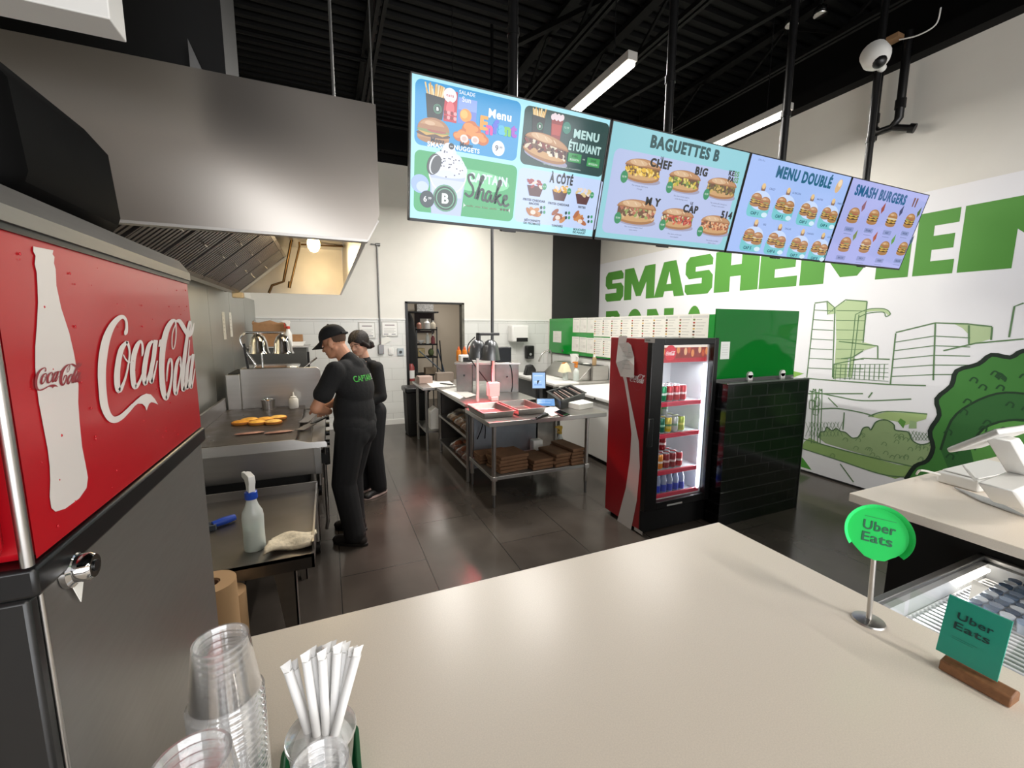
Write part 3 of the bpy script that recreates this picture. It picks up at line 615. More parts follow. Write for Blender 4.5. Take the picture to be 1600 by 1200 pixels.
# ================================================================== extractor hood
HY0, HY1 = 1.93, 5.55
t = th('extractor_hood', 'large stainless kitchen extractor hood above the griddle', 'extractor hood', (-.4, 3.7, 2.1))
ol = [(XL+.045, 2.10), (.172, 2.104), (.216, 2.185), (.224, 2.638), (XL+.045, 2.64)]
n = 40
def hood_front(u, v):
    x = XL+.045+(.224-XL-.045)*u; z = 2.102+(2.638-2.102)*v
    if v < .16: x = min(x, .172+(.216-.172)*v/.16) if u > .9 else x
    return (x, HY0-.004+.011*math.sin(u*6+v*2.4)*math.sin(v*math.pi)*math.sin(u*math.pi), z)
fr = obj('front_panel', M().sheet(hood_front, 60, 20).prism([(x, HY0+.008, z) for x, z in ol], (0, .02, 0)), STEELW, t)
obj('front_lip', M().box(XL+.045, HY0-.008, 2.094, .172, HY0+.03, 2.104).bar((.172, HY0+.011, 2.099), (.219, HY0+.011, 2.185), .036, .006), STEEL, t)
pr = [(.224, 2.638), (.216, 2.185), (.172, 2.104)]
b = M()
for (xa, za), (xb, zb_) in zip(pr, pr[1:]): b.prism([(xa, HY0+.02, za), (xb, HY0+.02, zb_), (xb-.018, HY0+.02, zb_), (xa-.018, HY0+.02, za)], (0, HY1-HY0-.02, 0))
obj('side_panel', b, STEEL, t)
obj('top_panel', M().box(XL+.045, HY0+.03, 2.62, .20, HY1, 2.64), STEEL, t)
obj('end_panel', M().prism([(x*1.0, HY1-.02, z) for x, z in [(XL+.045, 2.10), (.165, 2.105), (.2, 2.185), (.2, 2.62), (XL+.045, 2.62)]], (0, .02, 0)), mat('hood_end_steel', '#b5ada0', .5, 1, noise=(4, .9, 1.05), det=2), t)
obj('grease_trough', M().box(-.93, HY0+.03, 2.085, -.85, HY1-.02, 2.105), STEEL, t)
obj('grease_cup', M().box(-.90, 5.30, 2.03, -.80, 5.40, 2.085), mat('cream_plastic', '#cbb894', .5), t, bevel=.006)
FS, FE = Vector((-.865, 0, 2.105)), Vector((-.39, 0, 2.512)); fd = (FE-FS); fn = Vector((fd.z, 0, -fd.x)).normalized()
nf = 7; fw_ = (5.34-(HY0+.05))/nf
for i in range(nf):
    y0 = HY0+.05+i*fw_; b = M(); y1 = y0+fw_-.008
    for s0, s1 in ((.0, .045), (.955, 1)): b.prism([FS+fd*s0+Vector((0, y0, 0)), FS+fd*s1+Vector((0, y0, 0)), FS+fd*s1+fn*.03+Vector((0, y0, 0)), FS+fd*s0+fn*.03+Vector((0, y0, 0))], (0, y1-y0, 0), 1)
    for ya in (y0, y1-.012): b.prism([FS+Vector((0, ya, 0)), FE+Vector((0, ya, 0)), FE+fn*.03+Vector((0, ya, 0)), FS+fn*.03+Vector((0, ya, 0))], (0, .012, 0), 1)
    k = 9
    for j in range(k):                                           # baffle blades
        ya = y0+.02+(y1-y0-.04)*j/k; w_ = (y1-y0-.04)/k*.55
        b.prism([FS+fd*.04+Vector((0, ya, 0)), FE-fd*.04+Vector((0, ya, 0)), FE-fd*.04+fn*.024+Vector((0, ya, 0)), FS+fd*.04+fn*.024+Vector((0, ya, 0))], (0, w_, 0))
    b.prism([FS-fn*.012+Vector((0, y0, 0)), FE-fn*.012+Vector((0, y0, 0)), FE-fn*.002+Vector((0, y0, 0)), FS-fn*.002+Vector((0, y0, 0))], (0, y1-y0, 0), 2)
    f_ = obj('baffle_filter', b, [STEELD, STEELD, BLKM], t, smooth=0)
    for s in (.38, .62):
        c = FS+fd*s+Vector((0, (y0+y1)/2, 0)); e = Vector((0, .035, 0))
        obj('handle', M().tube([c-e+fn*.024, c-e+fn*.05, c+e+fn*.05, c+e+fn*.024], .004, 6), STEEL, f_)
obj('filter_cap', M().prism([FS+Vector((0, 5.345, 0)), FE+Vector((0, 5.345, 0)), FE+fn*.05+Vector((0, 5.345, 0)), FS+fn*.05+Vector((0, 5.345, 0))], (0, .02, 0)), LGREY, t)
lp = at_y(490, 381, 4.4)
hl = obj('hood_lamp', M().lathe([(.001, -.075), (.03, -.066), (.05, -.035), (.055, 0), (.05, .03), (.04, .05)], lp, 20), BULB, t)
obj('lamp_base', M().lathe([(.045, .045), (.05, .06), (.05, 2.62-lp.z)], lp, 16), STEEL, hl)
l = bpy.data.lights.new('hood_lamp_light', 'POINT'); l.energy = 20; l.color = (1, .80, .50); l.shadow_soft_size = .12
o = bpy.data.objects.new('hood_lamp_light', l); COL.objects.link(o); o.location = (lp.x, lp.y, lp.z-.11)
BRZ = mat('dull_bronze_pipe', '#5b4426', .35, .9)
def hp(x, y, Y=5.1): return tuple(at_y(x, y, Y))
q0, q1, q2, q3 = hp(456, 372), hp(443, 440), hp(425, 446), hp(420, 458)
obj('suppression_pipe', M().tube([(q0[0], 5.1, 2.61), q0, q1, q2, q3], .013, 10), BRZ, t)
q0, q1 = hp(468, 385), hp(453, 448)
obj('suppression_pipe', M().tube([(q0[0], 5.1, 2.61), q0, q1], .010, 10), BRZ, t)
obj('nozzle', M().cyl(hp(453, 440), hp(452, 450), .016), BRZ, t)
q0, q1 = hp(470, 382, 5.2), hp(556, 386, 5.2)
obj('cross_pipe', M().tube([q0, q1], .009, 8), BRZ, t)
obj('hanger_rod', M().cyl((.07, 2.0, 2.64), (.07, 2.0, ZC-.04), .006, n=8), ALU, t)
p = at_y(582, 156, 2.6); obj('hanger_bracket', M().box(p.x-.012, 2.59, 2.64, p.x+.012, 2.61, 2.68).cyl((p.x, 2.6, 2.67), (p.x, 2.6, ZC-.04), .004, n=6), ALU, t)
g = [at_y(293, 60, 1.96), at_y(293, 104, 1.96), at_y(318, 110, 1.96)]
obj('gusset', M().prism([g[0], (g[0].x, 1.96, 2.64), (g[2].x, 1.96, 2.64)], (0, .012, 0)), ALU, t)

# ================================================================== cooking line
# low equipment table
t = th('low_table', 'low stainless equipment table carrying the blue-necked spray bottle', 'table', (-.5, 2.7, 0))
LX0, LX1, LY0, LY1, LZ = -.95, -.118, 2.24, 3.19, .6
obj('top', M().box(LX0, LY0, LZ-.012, LX1, LY1, LZ), STEELD, t)
b = M(); b.box(LX0, LY1-.012, LZ, LX1, LY1, LZ+.055); b.box(LX1-.01, LY0+.05, LZ, LX1, LY1, LZ+.045)
obj('raised_edge', b, STEEL, t)
obj('apron', M().box(LX0, LY0, LZ-.07, LX1, LY0+.012, LZ-.0).box(LX1-.012, LY0, LZ-.07, LX1, LY1, LZ-.012), STEELD, t)
for x, y in ((LX1-.1, LY0+.05), (LX0+.06, LY0+.05), (LX1-.1, LY1-.12), (LX0+.06, LY1-.12)):
    obj('leg', M().box(x, y, 0, x+.008, y+.075, LZ-.012).prism([(x-.03, y, 0), (x+.008, y, 0), (x+.008, y, LZ-.012), (x-.10, y, LZ-.012)], (0, .008, 0)), STEEL, t)
# griddle
t = th('griddle_range', 'wide steel flat-top griddle with toasted buns where the capped cook stands', 'griddle', (-.5, 4.0, 0))
GX0, GX1, GY0, GY1 = -.95, -.057, 3.32, 4.78
obj('body', M().box(GX0, GY0+.02, .66, -.09, GY1, .88), STEEL, t, bevel=.004)
obj('side_skirt', M().prism([(GX0, GY0, .862), (GX0, GY0, .93), (-.265, GY0+.02, .93), (-.165, GY0, .905), (GX1, GY0, .905), (GX1+.012, GY0, .89), (GX1+.012, GY0, .862)], (0, .014, 0)), STEEL, t)
obj('corner_post', M().box(-.135, GY0+.004, .66, -.088, GY0+.03, .862), mat('bright_steel', '#c9c9c9', .3, 1), t, bevel=.003)
obj('griddle_plate', M().box(GX0+.02, GY0+.03, .90, -.25, GY1, .93), PLATE, t, bevel=.003)
obj('splash_guard', M().box(GX0, GY0+.02, .88, GX0+.02, GY1, 1.05), STEEL, t)
obj('grease_channel', M().box(-.25, GY0+.02, .86, -.15, GY1, .872), STEELD, t)
obj('front_rail', M().box(-.15, GY0+.014, .875, GX1, GY1, .90).box(GX1-.006, GY0+.014, .80, GX1, GY1, .9), STEEL, t, bevel=.003)
obj('lower_box', M().box(GX0, GY0+.15, .30, -.16, GY1, .64), BLKM, t)
for x, y in ((-.15, GY0+.1), (GX0+.06, GY0+.1), (-.15, GY1-.1), (GX0+.06, GY1-.1)):
    g_ = obj('leg', M().cyl((x, y, .10), (x, y, .67), .024, n=14), STEEL, t)
    obj('caster', M().cyl((x-.016, y, .05), (x+.016, y, .05), .05, n=18), BLK, g_)
obj('gas_pipe', M().tube([(-.07, GY0+.2, .80), (-.07, GY0+.2, .20), (-.085, GY0+.22, .13)], .013, 10), STEEL, t)
for i in range(4):
    y = GY0+.25+i*.33; obj('control_knob', M().cyl((GX1-.0, y, .83), (GX1+.03, y, .83), .024, n=16), BLK, t)
obj('valve', M().box(-.10, GY0+.06, .72, -.04, GY0+.16, .80).cyl((-.05, GY0+.1, .70), (-.05, GY0+.1, .83), .02), BLK, t)
# buns and patties
def bun(x, y, z, label, c='#d9962e', sx=1, a=0):
    t = th('toasting_bun', label, 'bun', (x, y, z), 'bun halves toasting on the griddle')
    pr = [(.001, 0), (.055, .0), (.062, .008), (.060, .020), (.048, .028), (.02, .031), (.001, .031)]
    obj('crumb', M().lathe(pr, (x, y, z), 24, sx=sx, sy=.92), mat('toasted_crumb', c, .7, noise=(25, .7, 1.2)), t)
    obj('crust_ring', M().lathe([(.0615, .004), (.0650, .012), (.0625, .021)], (x, y, z), 24, sx=sx, sy=.92), mat('bun_crust', '#a8641f', .6), t)
z = .9305
for i, (x, y, lb) in enumerate(((376, 660, 'toasted bun half at the wall end of the row on the griddle'), (389, 657, 'toasted bun half second from the wall end of the griddle row'), (402, 660, 'toasted bun half left of the middle of the griddle row'), (414, 656, 'toasted bun half right of the middle of the griddle row'), (427, 659, 'toasted bun half leaning under the last one at the aisle end'), (435, 652, 'toasted bun half at the aisle end of the griddle row'))):
    p = at_z(x, y, z+.015); bun(p.x, p.y+(.03 if i in (1, 3) else 0), z, lb, ('#d9962e', '#dba23c', '#e0a63a', '#d99a30', '#dfae52', '#e2b052')[i], 1.05)
for x, y, lb in ((390, 678, 'pale pink strip of meat cooking on the griddle near the wall'), (436, 676, 'pink strip of meat cooking on the griddle near the aisle')):
    p = at_z(x, y, z); b = M(); b.ell((p.x, p.y, z+.007), (.10, .03, .007), 20, 6, rot=(0, 0, .1))
    one('meat_strip', b, mat('pink_meat', '#a77a6a', .5, noise=(30, .7, 1.2)), lb, 'meat', (p.x, p.y, z), 'meat strips on the griddle')
# tools lying in the channel
p0, p1 = at_z(468, 672, .945), at_z(510, 651, .945)
t = th('spatula', 'dark spatula with a black handle lying across the griddle edge', 'spatula', p0)
obj('handle', M().bar(p0.lerp(p1, .42), p1, .026, .016), BLK, t, bevel=.004)
obj('blade', M().bar(p0, p0.lerp(p1, .45), .07, .004), STEELD, t)
p0, p1 = at_z(474, 660, .938), at_z(492, 645, .938)
one('scraper', M().bar(p0, p1, .075, .006), STEEL, 'flat steel scraper behind the spatula in the griddle channel', 'scraper', p0)
p = at_z(478, 668, .885); one('grease_cloth', M().sheet(lambda u, v: (p.x-.045+.09*u, p.y-.09+.2*v, .903+.012*math.sin(u*9)*math.cos(v*11)+.012), 8, 10), mat('grey_rag', '#77706a', .9), 'crumpled grey rag in the griddle channel', 'rag', p)
p = at_z(505, 645, .905); one('wrapped_sheet', M().box(p.x-.05, p.y-.07, .901, p.x+.05, p.y+.07, .91), PAPER, 'white wrapping paper on the griddle rail near the cook hands', 'wrapping paper', p)
p = at_z(422, 636, .931); t = th('steel_tin', 'small round steel tin at the back of the griddle', 'tin', (p.x, 4.70, .931))
obj('tin_body', M().lathe([(.055, 0), (.058, .09), (.054, .09), (.052, .01), (.001, .008)], (p.x, 4.70, .931), 24), STEEL, t)
obj('lid_rim', M().lathe([(.055, .088), (.064, .09), (.064, .098), (.052, .098), (.05, .09)], (p.x, 4.70, .931), 24), CHROME, t)
p = at_z(460, 636, .931); t = th('squeeze_bottle', 'white squeeze bottle at the back of the griddle', 'bottle', (p.x, 4.66, .931))
obj('bottle_body', M().lathe([(.001, 0), (.040, 0), (.043, .01), (.043, .085), (.034, .1), (.024, .102)], (p.x, 4.66, .931), 20), WHP, t)
obj('nozzle', M().lathe([(.028, .1), (.028, .115), (.012, .12), (.004, .16), (.001, .16)], (p.x, 4.66, .931), 16), WHP, t)
# fryer with tall splash panel
t = th('fryer', 'steel fryer with a tall splash panel behind the griddle', 'fryer', (-.5, 5.1, 0))
obj('body', M().box(-.90, 4.83, .12, -.10, 5.45, .90), STEEL, t, bevel=.004)
r_ = .05; arc = [(-.09-r_+r_*math.sin(R(a)), 4.80, 1.32-r_+r_*math.cos(R(a))) for a in range(0, 91, 15)]
obj('splash_panel', M().prism([(-.80, 4.80, .90), (-.80, 4.80, 1.32)]+arc+[(-.09, 4.80, .90)], (0, .02, 0)), STEEL, t, bevel=.003)
obj('flue', M().box(-.92, 4.79, .90, -.805, 5.35, 1.27), STEEL, t, bevel=.004)
obj('flue_opening', M().box(-.905, 4.83, 1.27, -.82, 5.30, 1.278), BLKM, t)
obj('lamp_tray', M().box(-.80, 4.85, 1.30, -.30, 5.30, 1.325), CHROME, t, bevel=.004)
obj('basket_handle', M().cyl((-.25, 5.0, 1.30), (-.12, 5.02, 1.40), .009), CHROME, t)
for x, y in ((-.85, 4.88), (-.16, 4.88), (-.85, 5.4), (-.16, 5.4)): obj('leg', M().cyl((x, y, 0), (x, y, .13), .025, n=12), STEEL, t)
# heat lamp with two domes over the fryer
t = th('warming_lamp', 'chrome double warming lamp with two domes beyond the fryer panel', 'lamp', (-.82, 5.2, 1.325))
d0, d1 = at_y(405, 552, 5.2), at_y(443, 552, 5.2); tz = at_y(405, 524, 5.2).z
ah = tz+.03
obj('arm', M().tube(smooth([(-.72, 5.2, 1.325), (-.84, 5.2, ah-.10), (-.80, 5.2, ah-.01), (-.72, 5.2, ah), (d1.x+.02, 5.2, ah)], 6), .013, 10), CHROME, t)
for d in (d0, d1):
    obj('lamp_dome', M().lathe([(.001, .21), (.03, .205), (.062, .175), (.082, .12), (.092, .03), (.105, 0), (.100, .0), (.085, .04), (.07, .12), (.001, .19)], (d.x, 5.2, d.z), 28), CHROME, t)
    obj('stem', M().cyl((d.x, 5.2, d.z+.2), (d.x, 5.2, ah), .012), CHROME, t)
obj('post', M().cyl((d0.x+.02, 5.22, 1.325), (d0.x+.02, 5.22, d0.z-.005), .01, n=10), CHROME, t)
p0, p1 = at_y(381, 537, 4.86), at_y(388, 572, 4.86); p1.z = 1.289
one('tongs', M().bar(p0, p1, .02, .02), BLK, 'black-handled tongs standing against the steel wall beside the chrome lamp', 'tongs', p1)
# cabinet at the far end with things on it
cz, cx = at_y(465, 541, 6.6).z, at_y(480, 560, 6.6).x
t = th('steel_cabinet', 'dark steel cabinet at the far end of the cooking line', 'cabinet', (-.65, 6.9, 0))
obj('body', M().box(-1.0, 6.6, 0, cx, 7.2, cz-.02), mat('dull_grey_steel', '#5d5e5d', .45, .9), t, bevel=.005)
obj('top', M().box(-1.0, 6.57, cz-.02, cx+.03, 7.22, cz), STEEL, t, bevel=.003)
obj('door_handle', M().box(cx, 6.62, cz-.35, cx+.03, 6.65, cz-.08), BLK, t, bevel=.004)
def bag(x, y, z, w_, d_, h_, label, name='paper_bag'):
    b = M(); n = 16; ring = []
    for k, (zz, s) in enumerate(((0, 1), (.5*h_, 1.02), (.86*h_, 1.0))):
        for i in range(n):
            a = 2*math.pi*i/n; cx_, cy_ = math.cos(a), math.sin(a); m_ = max(abs(cx_), abs(cy_)); ring.append((x+cx_/m_*w_/2*s, y+cy_/m_*d_/2*s, z+zz))
    for i in range(n):
        a = 2*math.pi*i/n; cx_, cy_ = math.cos(a), math.sin(a); m_ = max(abs(cx_), abs(cy_)); ring.append((x+cx_/m_*w_/2*1.03, y+cy_/m_*d_/2*1.05, z+h_*(.9+.14*((i*7) % 5)/4)))
    b.add(ring, [(k*n+i, k*n+(i+1) % n, (k+1)*n+(i+1) % n, (k+1)*n+i) for k in range(3) for i in range(n)]+[tuple(range(n))[::-1]])
    return one(name, b, KRAFT, label, 'paper bag', (x, y, z), thick=.003, smooth=30)
p = at_y(426, 540, 6.8); q = at_y(426, 502, 6.8); bag(p.x, 6.8, cz, .42, .2, q.z-cz, 'open brown paper bag with a ragged top on the far cabinet')
# more things on the far cabinet
def spray(x, y, z, h, label, body, collar, trig, liquid=None, rz=0.0, fat=1.0, grp=None, rag=False):
    t = th('spray_bottle', label, 'spray bottle', (x, y, z), grp); k = h/.28; r = .038*k*fat
    pr = [(.001, 0), (r*.96, 0), (r, .008*k), (r*.97, .07*k), (r, .125*k), (r*.93, .145*k), (r*.6, .170*k), (.017*k, .188*k), (.017*k, .205*k)]
    obj('bottle_body', M().lathe(pr, (x, y, z), 24), body, t)
    if liquid: obj('liquid', M().lathe([(.001, .003), (r*.93, .003), (r*.96, .010*k), (r*.96, .085*k), (.001, .085*k)], (x, y, z), 24), liquid, t)
    obj('collar', M().lathe([(.021*k, .196*k), (.022*k, .20*k), (.021*k, .222*k), (.015*k, .226*k)], (x, y, z), 20), collar, t)
    c, s = math.cos(rz), math.sin(rz)
    def q(a, b, d=0): return (x+a*k*c-d*k*s, y+a*k*s+d*k*c, z+b*k)
    hd = [(-.016, .222), (.012, .222), (.014, .245), (.026, .262), (.055, .268), (.055, .285), (.02, .292), (-.022, .286), (-.026, .262), (-.018, .245)]
    sh = obj('sprayer_head', M().prism([q(a, b, -.011) for a, b in hd], (-.022*k*s*-1*-1, .022*k*c, 0)), trig, t, bevel=.002)
    obj('trigger', M().tube(smooth([q(.026, .262), q(.034, .245), q(.030, .225), q(.036, .205)], 4), .005*k, 8), collar if collar != trig else trig, t)
    obj('nozzle', M().cyl(q(.055, .277), q(.066, .277), .008*k, n=12), trig, t)
    return t
p = at_y(452, 544, 6.7); q = at_y(452, 502, 6.7)
spray(at_y(452, 544, 6.64).x, 6.64, cz, q.z-cz, 'white spray bottle with a red collar on the far cabinet', WHP, REDP, WHP, rz=math.pi)
p = at_y(463, 541, 6.75); t = th('takeout_tray', 'white open tray with a small brown box in it on the far cabinet', 'tray', (p.x+.02, 6.75, cz))
obj('tray', M().prism([(p.x-.08, 6.66, cz+.06), (p.x-.05, 6.66, cz), (p.x+.09, 6.66, cz), (p.x+.12, 6.66, cz+.06)], (0, .18, 0)), WHP, t, bevel=.004)
one('small_box', M().box(p.x-.04, 6.70, cz+.061, p.x+.09, 6.80, cz+.16), KRAFT, 'small brown cardboard box in the white tray', 'box', (p.x, 6.75, cz+.061), bevel=.003)
# papers on the stainless wall
def sheet_x(name, X, y0, y1, z0, z1, label, cat='paper', mat_=PAPER, lines=0, group=None, nrm=-1, art=None, curl=0):
    """a sheet of paper on a wall facing -X (nrm -1) or +X, with printed lines"""
    if y0 > y1: y0, y1 = y1, y0
    A = Art(lambda u, v, h: (X+nrm*(.0015+h+curl*(max(0, .35-v)**2)), y1+(y0-y1)*u if nrm < 0 else y0+(y1-y0)*u, z0+(z1-z0)*v), .0003)
    for j in range(4): A.poly([(0, j/4), (1, j/4), (1, (j+1)/4), (0, (j+1)/4)], '#e4e2da', 0)
    for j in range(lines):
        v = .84-j*.7/max(lines, 1); A.rect(.14, v, .5+.36*((j*37) % 7)/7, v+.012, '#8b8b86', 2)
    if art: art(A)
    return one(name, A.b, PRINT, label, cat, (X, (y0+y1)/2, z0), group, smooth=0)
W_ = XL+.04
for (x0, y0, x1, y1), lb in (((346, 487, 354, 530), 'printed paper slip on the stainless wall, nearer the drinks dispenser'), ((357, 488, 364, 526), 'torn paper slip on the stainless wall, nearer the tiled wall')):
    a, b_ = at_x(x0, y0, W_), at_x(x1, y1, W_); sheet_x('paper_slip', W_, a.y, b_.y, b_.z, a.z, lb, lines=5, nrm=1)

# ================================================================== back wall fittings
Yw = YB-.001
def Q(x, y): p = at_y(x, y, YB-.02); return p.x, p.z
t = th('conduit', 'thin grey conduit running down the tiled wall to a small box', 'conduit', (Q(592, 400)[0], YB-.02, 1.3))
x0, z0 = Q(589, 384); x1, z1 = Q(594, 543)
obj('pipe_run', M().tube([(x0-.1, YB-.02, z0+.02), (x0, YB-.02, z0+.02), (x0, YB-.02, z1+.05)], .013, 10), ALU, t)
obj('junction_box', M().box(x0-.04, YB-.05, z1-.11, x0+.05, YB, z1+.05), ALU, t, bevel=.005)
obj('elbow_fitting', M().cyl((x0-.02, YB-.02, z0+.02), (x0+.05, YB-.02, z0+.02), .025, n=12), ALU, t)
def framed(x0, y0, x1, y1, label, rz=0):
    a, b_ = Q(x0, y0), Q(x1, y1); t = th('framed_certificate', label, 'certificate', (a[0], YB-.02, b_[1]), 'certificates on the tiled wall')
    obj('frame', M().box(a[0], YB-.014, b_[1], b_[0], YB-.001, a[1]), mat('pale_frame', '#b9b7b2', .4), t, bevel=.002)
    A = Art(lambda u, v, h: (a[0]+(b_[0]-a[0])*u, YB-.0155-h, b_[1]+(a[1]-b_[1])*v), .0004)
    A.rect(.05, .07, .95, .93, '#ebeae6', 0); A.rect(.2, .72, .8, .79, '#9b8f93', 2)
    for j in range(4): A.rect(.14, .52-j*.09, .86-.1*(j % 2), .545-j*.09, '#b3b1ad', 2)
    A.rect(.12, .13, .4, .2, '#9a9aa0', 2); A.rect(.6, .13, .85, .19, '#8d8d92', 2)
    obj('certificate', A.b, PRINT, t, smooth=0)
framed(560, 503, 587, 529, 'framed certificate left of the conduit, partly behind the woman')
framed(596, 502, 622, 526, 'framed certificate right of the conduit on the tiled wall')
p = Q(600, 532); one('hanging_tag', M().obox((p[0]+.02, YB-.012, p[1]), (.17, .004, .10), (0, -.5, 0)), PAPER, 'white tag hanging askew over the conduit', 'tag', (p[0], YB-.01, p[1]))
def plate(x, y, label, w_, h_, m1, dot):
    p = Q(x, y); t = th('wall_switch', label, 'switch', (p[0], YB, p[1]))
    obj('plate', M().box(p[0]-w_/2, YB-.02, p[1]-h_/2, p[0]+w_/2, YB-.001, p[1]+h_/2), m1, t, bevel=.004)
    obj('rocker' if not dot else 'dial', M().box(p[0]-.018, YB-.028, p[1]-.035, p[0]+.018, YB-.02, p[1]+.035) if not dot else M().cyl((p[0], YB-.03, p[1]), (p[0], YB-.02, p[1]), .025), WHP if not dot else DGREY, t)
plate(611, 549, 'plain white switch plate on the tiled wall', .08, .12, WHP, 0)
plate(626, 550, 'square grey thermostat switch beside the doorway', .11, .13, mat('bluish_grey_plate', '#aab3b8', .4), 1)
# paper towel and soap dispensers
a, b_ = Q(794, 508), Q(820, 534)
t = th('towel_dispenser', 'white paper towel dispenser on the tiled wall above the steel box', 'dispenser', (a[0], YB-.1, b_[1]))
obj('case', M().box(a[0], YB-.22, b_[1], b_[0], YB-.001, a[1]), WHP, t, bevel=.03)
obj('window', M().box(a[0]+.09, YB-.226, b_[1]+.01, b_[0]-.03, YB-.215, b_[1]+.085), BLK, t, bevel=.004)
a, b_ = Q(820, 540), Q(832, 560)
t = th('soap_dispenser', 'black soap dispenser on the tiled wall', 'dispenser', (a[0], YB-.05, b_[1]))
obj('case', M().box(a[0], YB-.11, b_[1], b_[0], YB-.001, a[1]), BLK, t, bevel=.02)
obj('window', M().cyl(((a[0]+b_[0])/2, YB-.114, b_[1]+.09), ((a[0]+b_[0])/2, YB-.108, b_[1]+.09), .025), LGREY, t)
obj('push_lever', M().box(a[0]+.02, YB-.13, b_[1]+.01, b_[0]-.02, YB-.1, b_[1]+.045), DGREY, t, bevel=.006)

# ================================================================== store room seen through the doorway
RX0, RX1, RY = 1.62, 2.05, 8.6
t = th('storage_rack', 'black wire storage rack with cleaning bottles in the room behind the doorway', 'rack', (1.84, RY, 0))
RZ = (.45, .76, 1.12, 1.38, 1.68)
for z in RZ: obj('shelf', M().box(RX0, RY-.02, z-.025, RX1, RY+.4, z), BLKM, t)
for x in (RX0, RX1-.02):
    for y in (RY-.02, RY+.38): obj('post', M().box(x, y, 0, x+.022, y+.022, 1.72), DGREY, t)
def btl(x, z, r, h, m, label, cap=WHP, y=RY+.08):
    t = th('cleaning_bottle', label, 'bottle', (x, y, z), 'bottles on the store room rack')
    obj('bottle_body', M().lathe([(.001, 0), (r, 0), (r, h*.6), (r*.5, h*.78), (r*.35, h*.85)], (x, y, z), 14), m, t)
    obj('cap', M().lathe([(r*.42, h*.85), (r*.42, h), (.001, h)], (x, y, z), 12), cap, t)
btl(1.70, RZ[4]+.001, .05, .16, mat('salmon_bottle', '#b07a68', .5), 'salmon bottle with a black cap on the top of the store rack', BLK)
btl(1.86, RZ[4]+.001, .065, .20, WHP, 'large white bottle with a green label spot on the rack top', WHP)
btl(1.99, RZ[4]+.001, .05, .17, mat('cream_bottle', '#cfc6b4', .5), 'cream bottle at the right end of the rack top')
btl(1.87, RZ[3]+.001, .04, .22, MILKY, 'white pointed bottle on the second shelf of the store rack')
btl(1.98, RZ[3]+.001, .04, .19, mat('wine_bottle', '#7a3038', .4), 'dark red bottle on the second shelf of the store rack')
one('white_bowl', M().lathe([(.02, 0), (.075, .05), (.08, .07), (.07, .06), (.001, .01)], (1.73, RY+.1, RZ[3]+.001), 18), WHP, 'white bowl on the second shelf of the store rack', 'bowl', (1.73, RY+.1, RZ[3]))
one('cartons', M().box(1.66, RY+.02, RZ[2]+.001, 1.80, RY+.2, RZ[2]+.17), mat('yellow_purple_carton', '#a2926a', .7, noise=(14, .6, 1.3)), 'yellowish carton on the third shelf of the store rack', 'carton', (1.73, RY+.1, RZ[2]), bevel=.004)
one('green_sack', M().ell((1.95, RY+.15, RZ[2]+.081), (.06, .07, .08)), mat('green_sack', '#5d6a45', .8), 'greenish sack on the third shelf of the store rack', 'sack', (1.97, RY+.15, RZ[2]))
one('brown_box', M().box(1.80, RY+.0, RZ[1]+.001, 2.02, RY+.2, RZ[1]+.13), mat('dull_brown_box', '#8a7a66', .8), 'brown carton on the low shelf of the store rack', 'carton', (1.9, RY+.1, RZ[1]), bevel=.004)
t = th('framed_notice', 'dark framed white notice on the wall behind the rack top', 'notice', (1.95, 9.95, 1.8))
a, b_ = at_y(648, 488, 9.95), at_y(679, 520, 9.95)
obj('frame', M().box(a.x, 9.96, b_.z, b_.x, 9.995, a.z), mat('dark_plum', '#2a1c1f', .6), t); obj('sheet', M().box(a.x+.12, 9.95, b_.z+.05, b_.x-.08, 9.958, a.z-.14), PAPER, t)
a, b_ = at_y(650, 475, 9.5), at_y(676, 487, 9.5)
one('wire_basket', M().box(a.x, 9.4, b_.z, b_.x, 9.7, a.z), mat('grey_basket', '#9a9a98', .6, noise=(40, .3, 1.2)), 'grey wire basket up high in the store room', 'basket', (a.x, 9.5, b_.z))
one('basket_shelf', M().box(a.x-.2, 9.35, b_.z-.03, b_.x+.1, 9.99, b_.z-.001), BLKM, 'black shelf carrying the wire basket in the store room', 'shelf', (a.x, 9.7, b_.z-.03))
one('hanging_coat', M().lathe([(.001, .75), (.14, .76), (.2, .95), (.19, 1.5), (.13, 1.85), (.06, 1.98), (.001, 1.99)], (1.42, 8.25, 0), 20, sx=.75), CLOTH, 'black coat hanging inside the doorway', 'coat', (1.42, 8.25, .75))
one('coat_rail', M().cyl((.6, 8.25, 1.995), (1.62, 8.25, 1.995), .012), BLK, 'black rail above the hanging coat in the store room', 'rail', (1.2, 8.25, 1.995))
one('mop_bucket', M().lathe([(.001, 0), (.12, 0), (.15, .35), (.001, .35)], (1.42, 8.3, 0), 18), BLK, 'black bucket under the coat inside the doorway', 'bucket', (1.42, 8.3, 0))
p0, p1 = at_y(655, 548, 8.4), at_y(697, 586, 8.4)
one('floor_mop', M().cyl(p0, p1, .012), mat('steel_blue_handle', '#59636e', .4), 'grey mop handle leaning diagonally across the store rack', 'mop', p1)
p0, p1 = at_y(687, 532, 8.4), at_y(692, 590, 8.4)
one('broom', M().cyl(p0, p1, .012), BLK, 'upright dark broom handle beside the store rack', 'broom', p1)
p0, p1 = at_y(684, 545, 8.45), at_y(697, 592, 8.45)
one('squeegee', M().cyl(p0, p1, .012), mat('navy_handle', '#2b4560', .4), 'blue handle leaning behind the dark broom handle', 'squeegee', p1)
t = th('fire_extinguisher', 'red and white bottle at the left foot of the doorway', 'extinguisher', at_y(643, 585, 8.0))
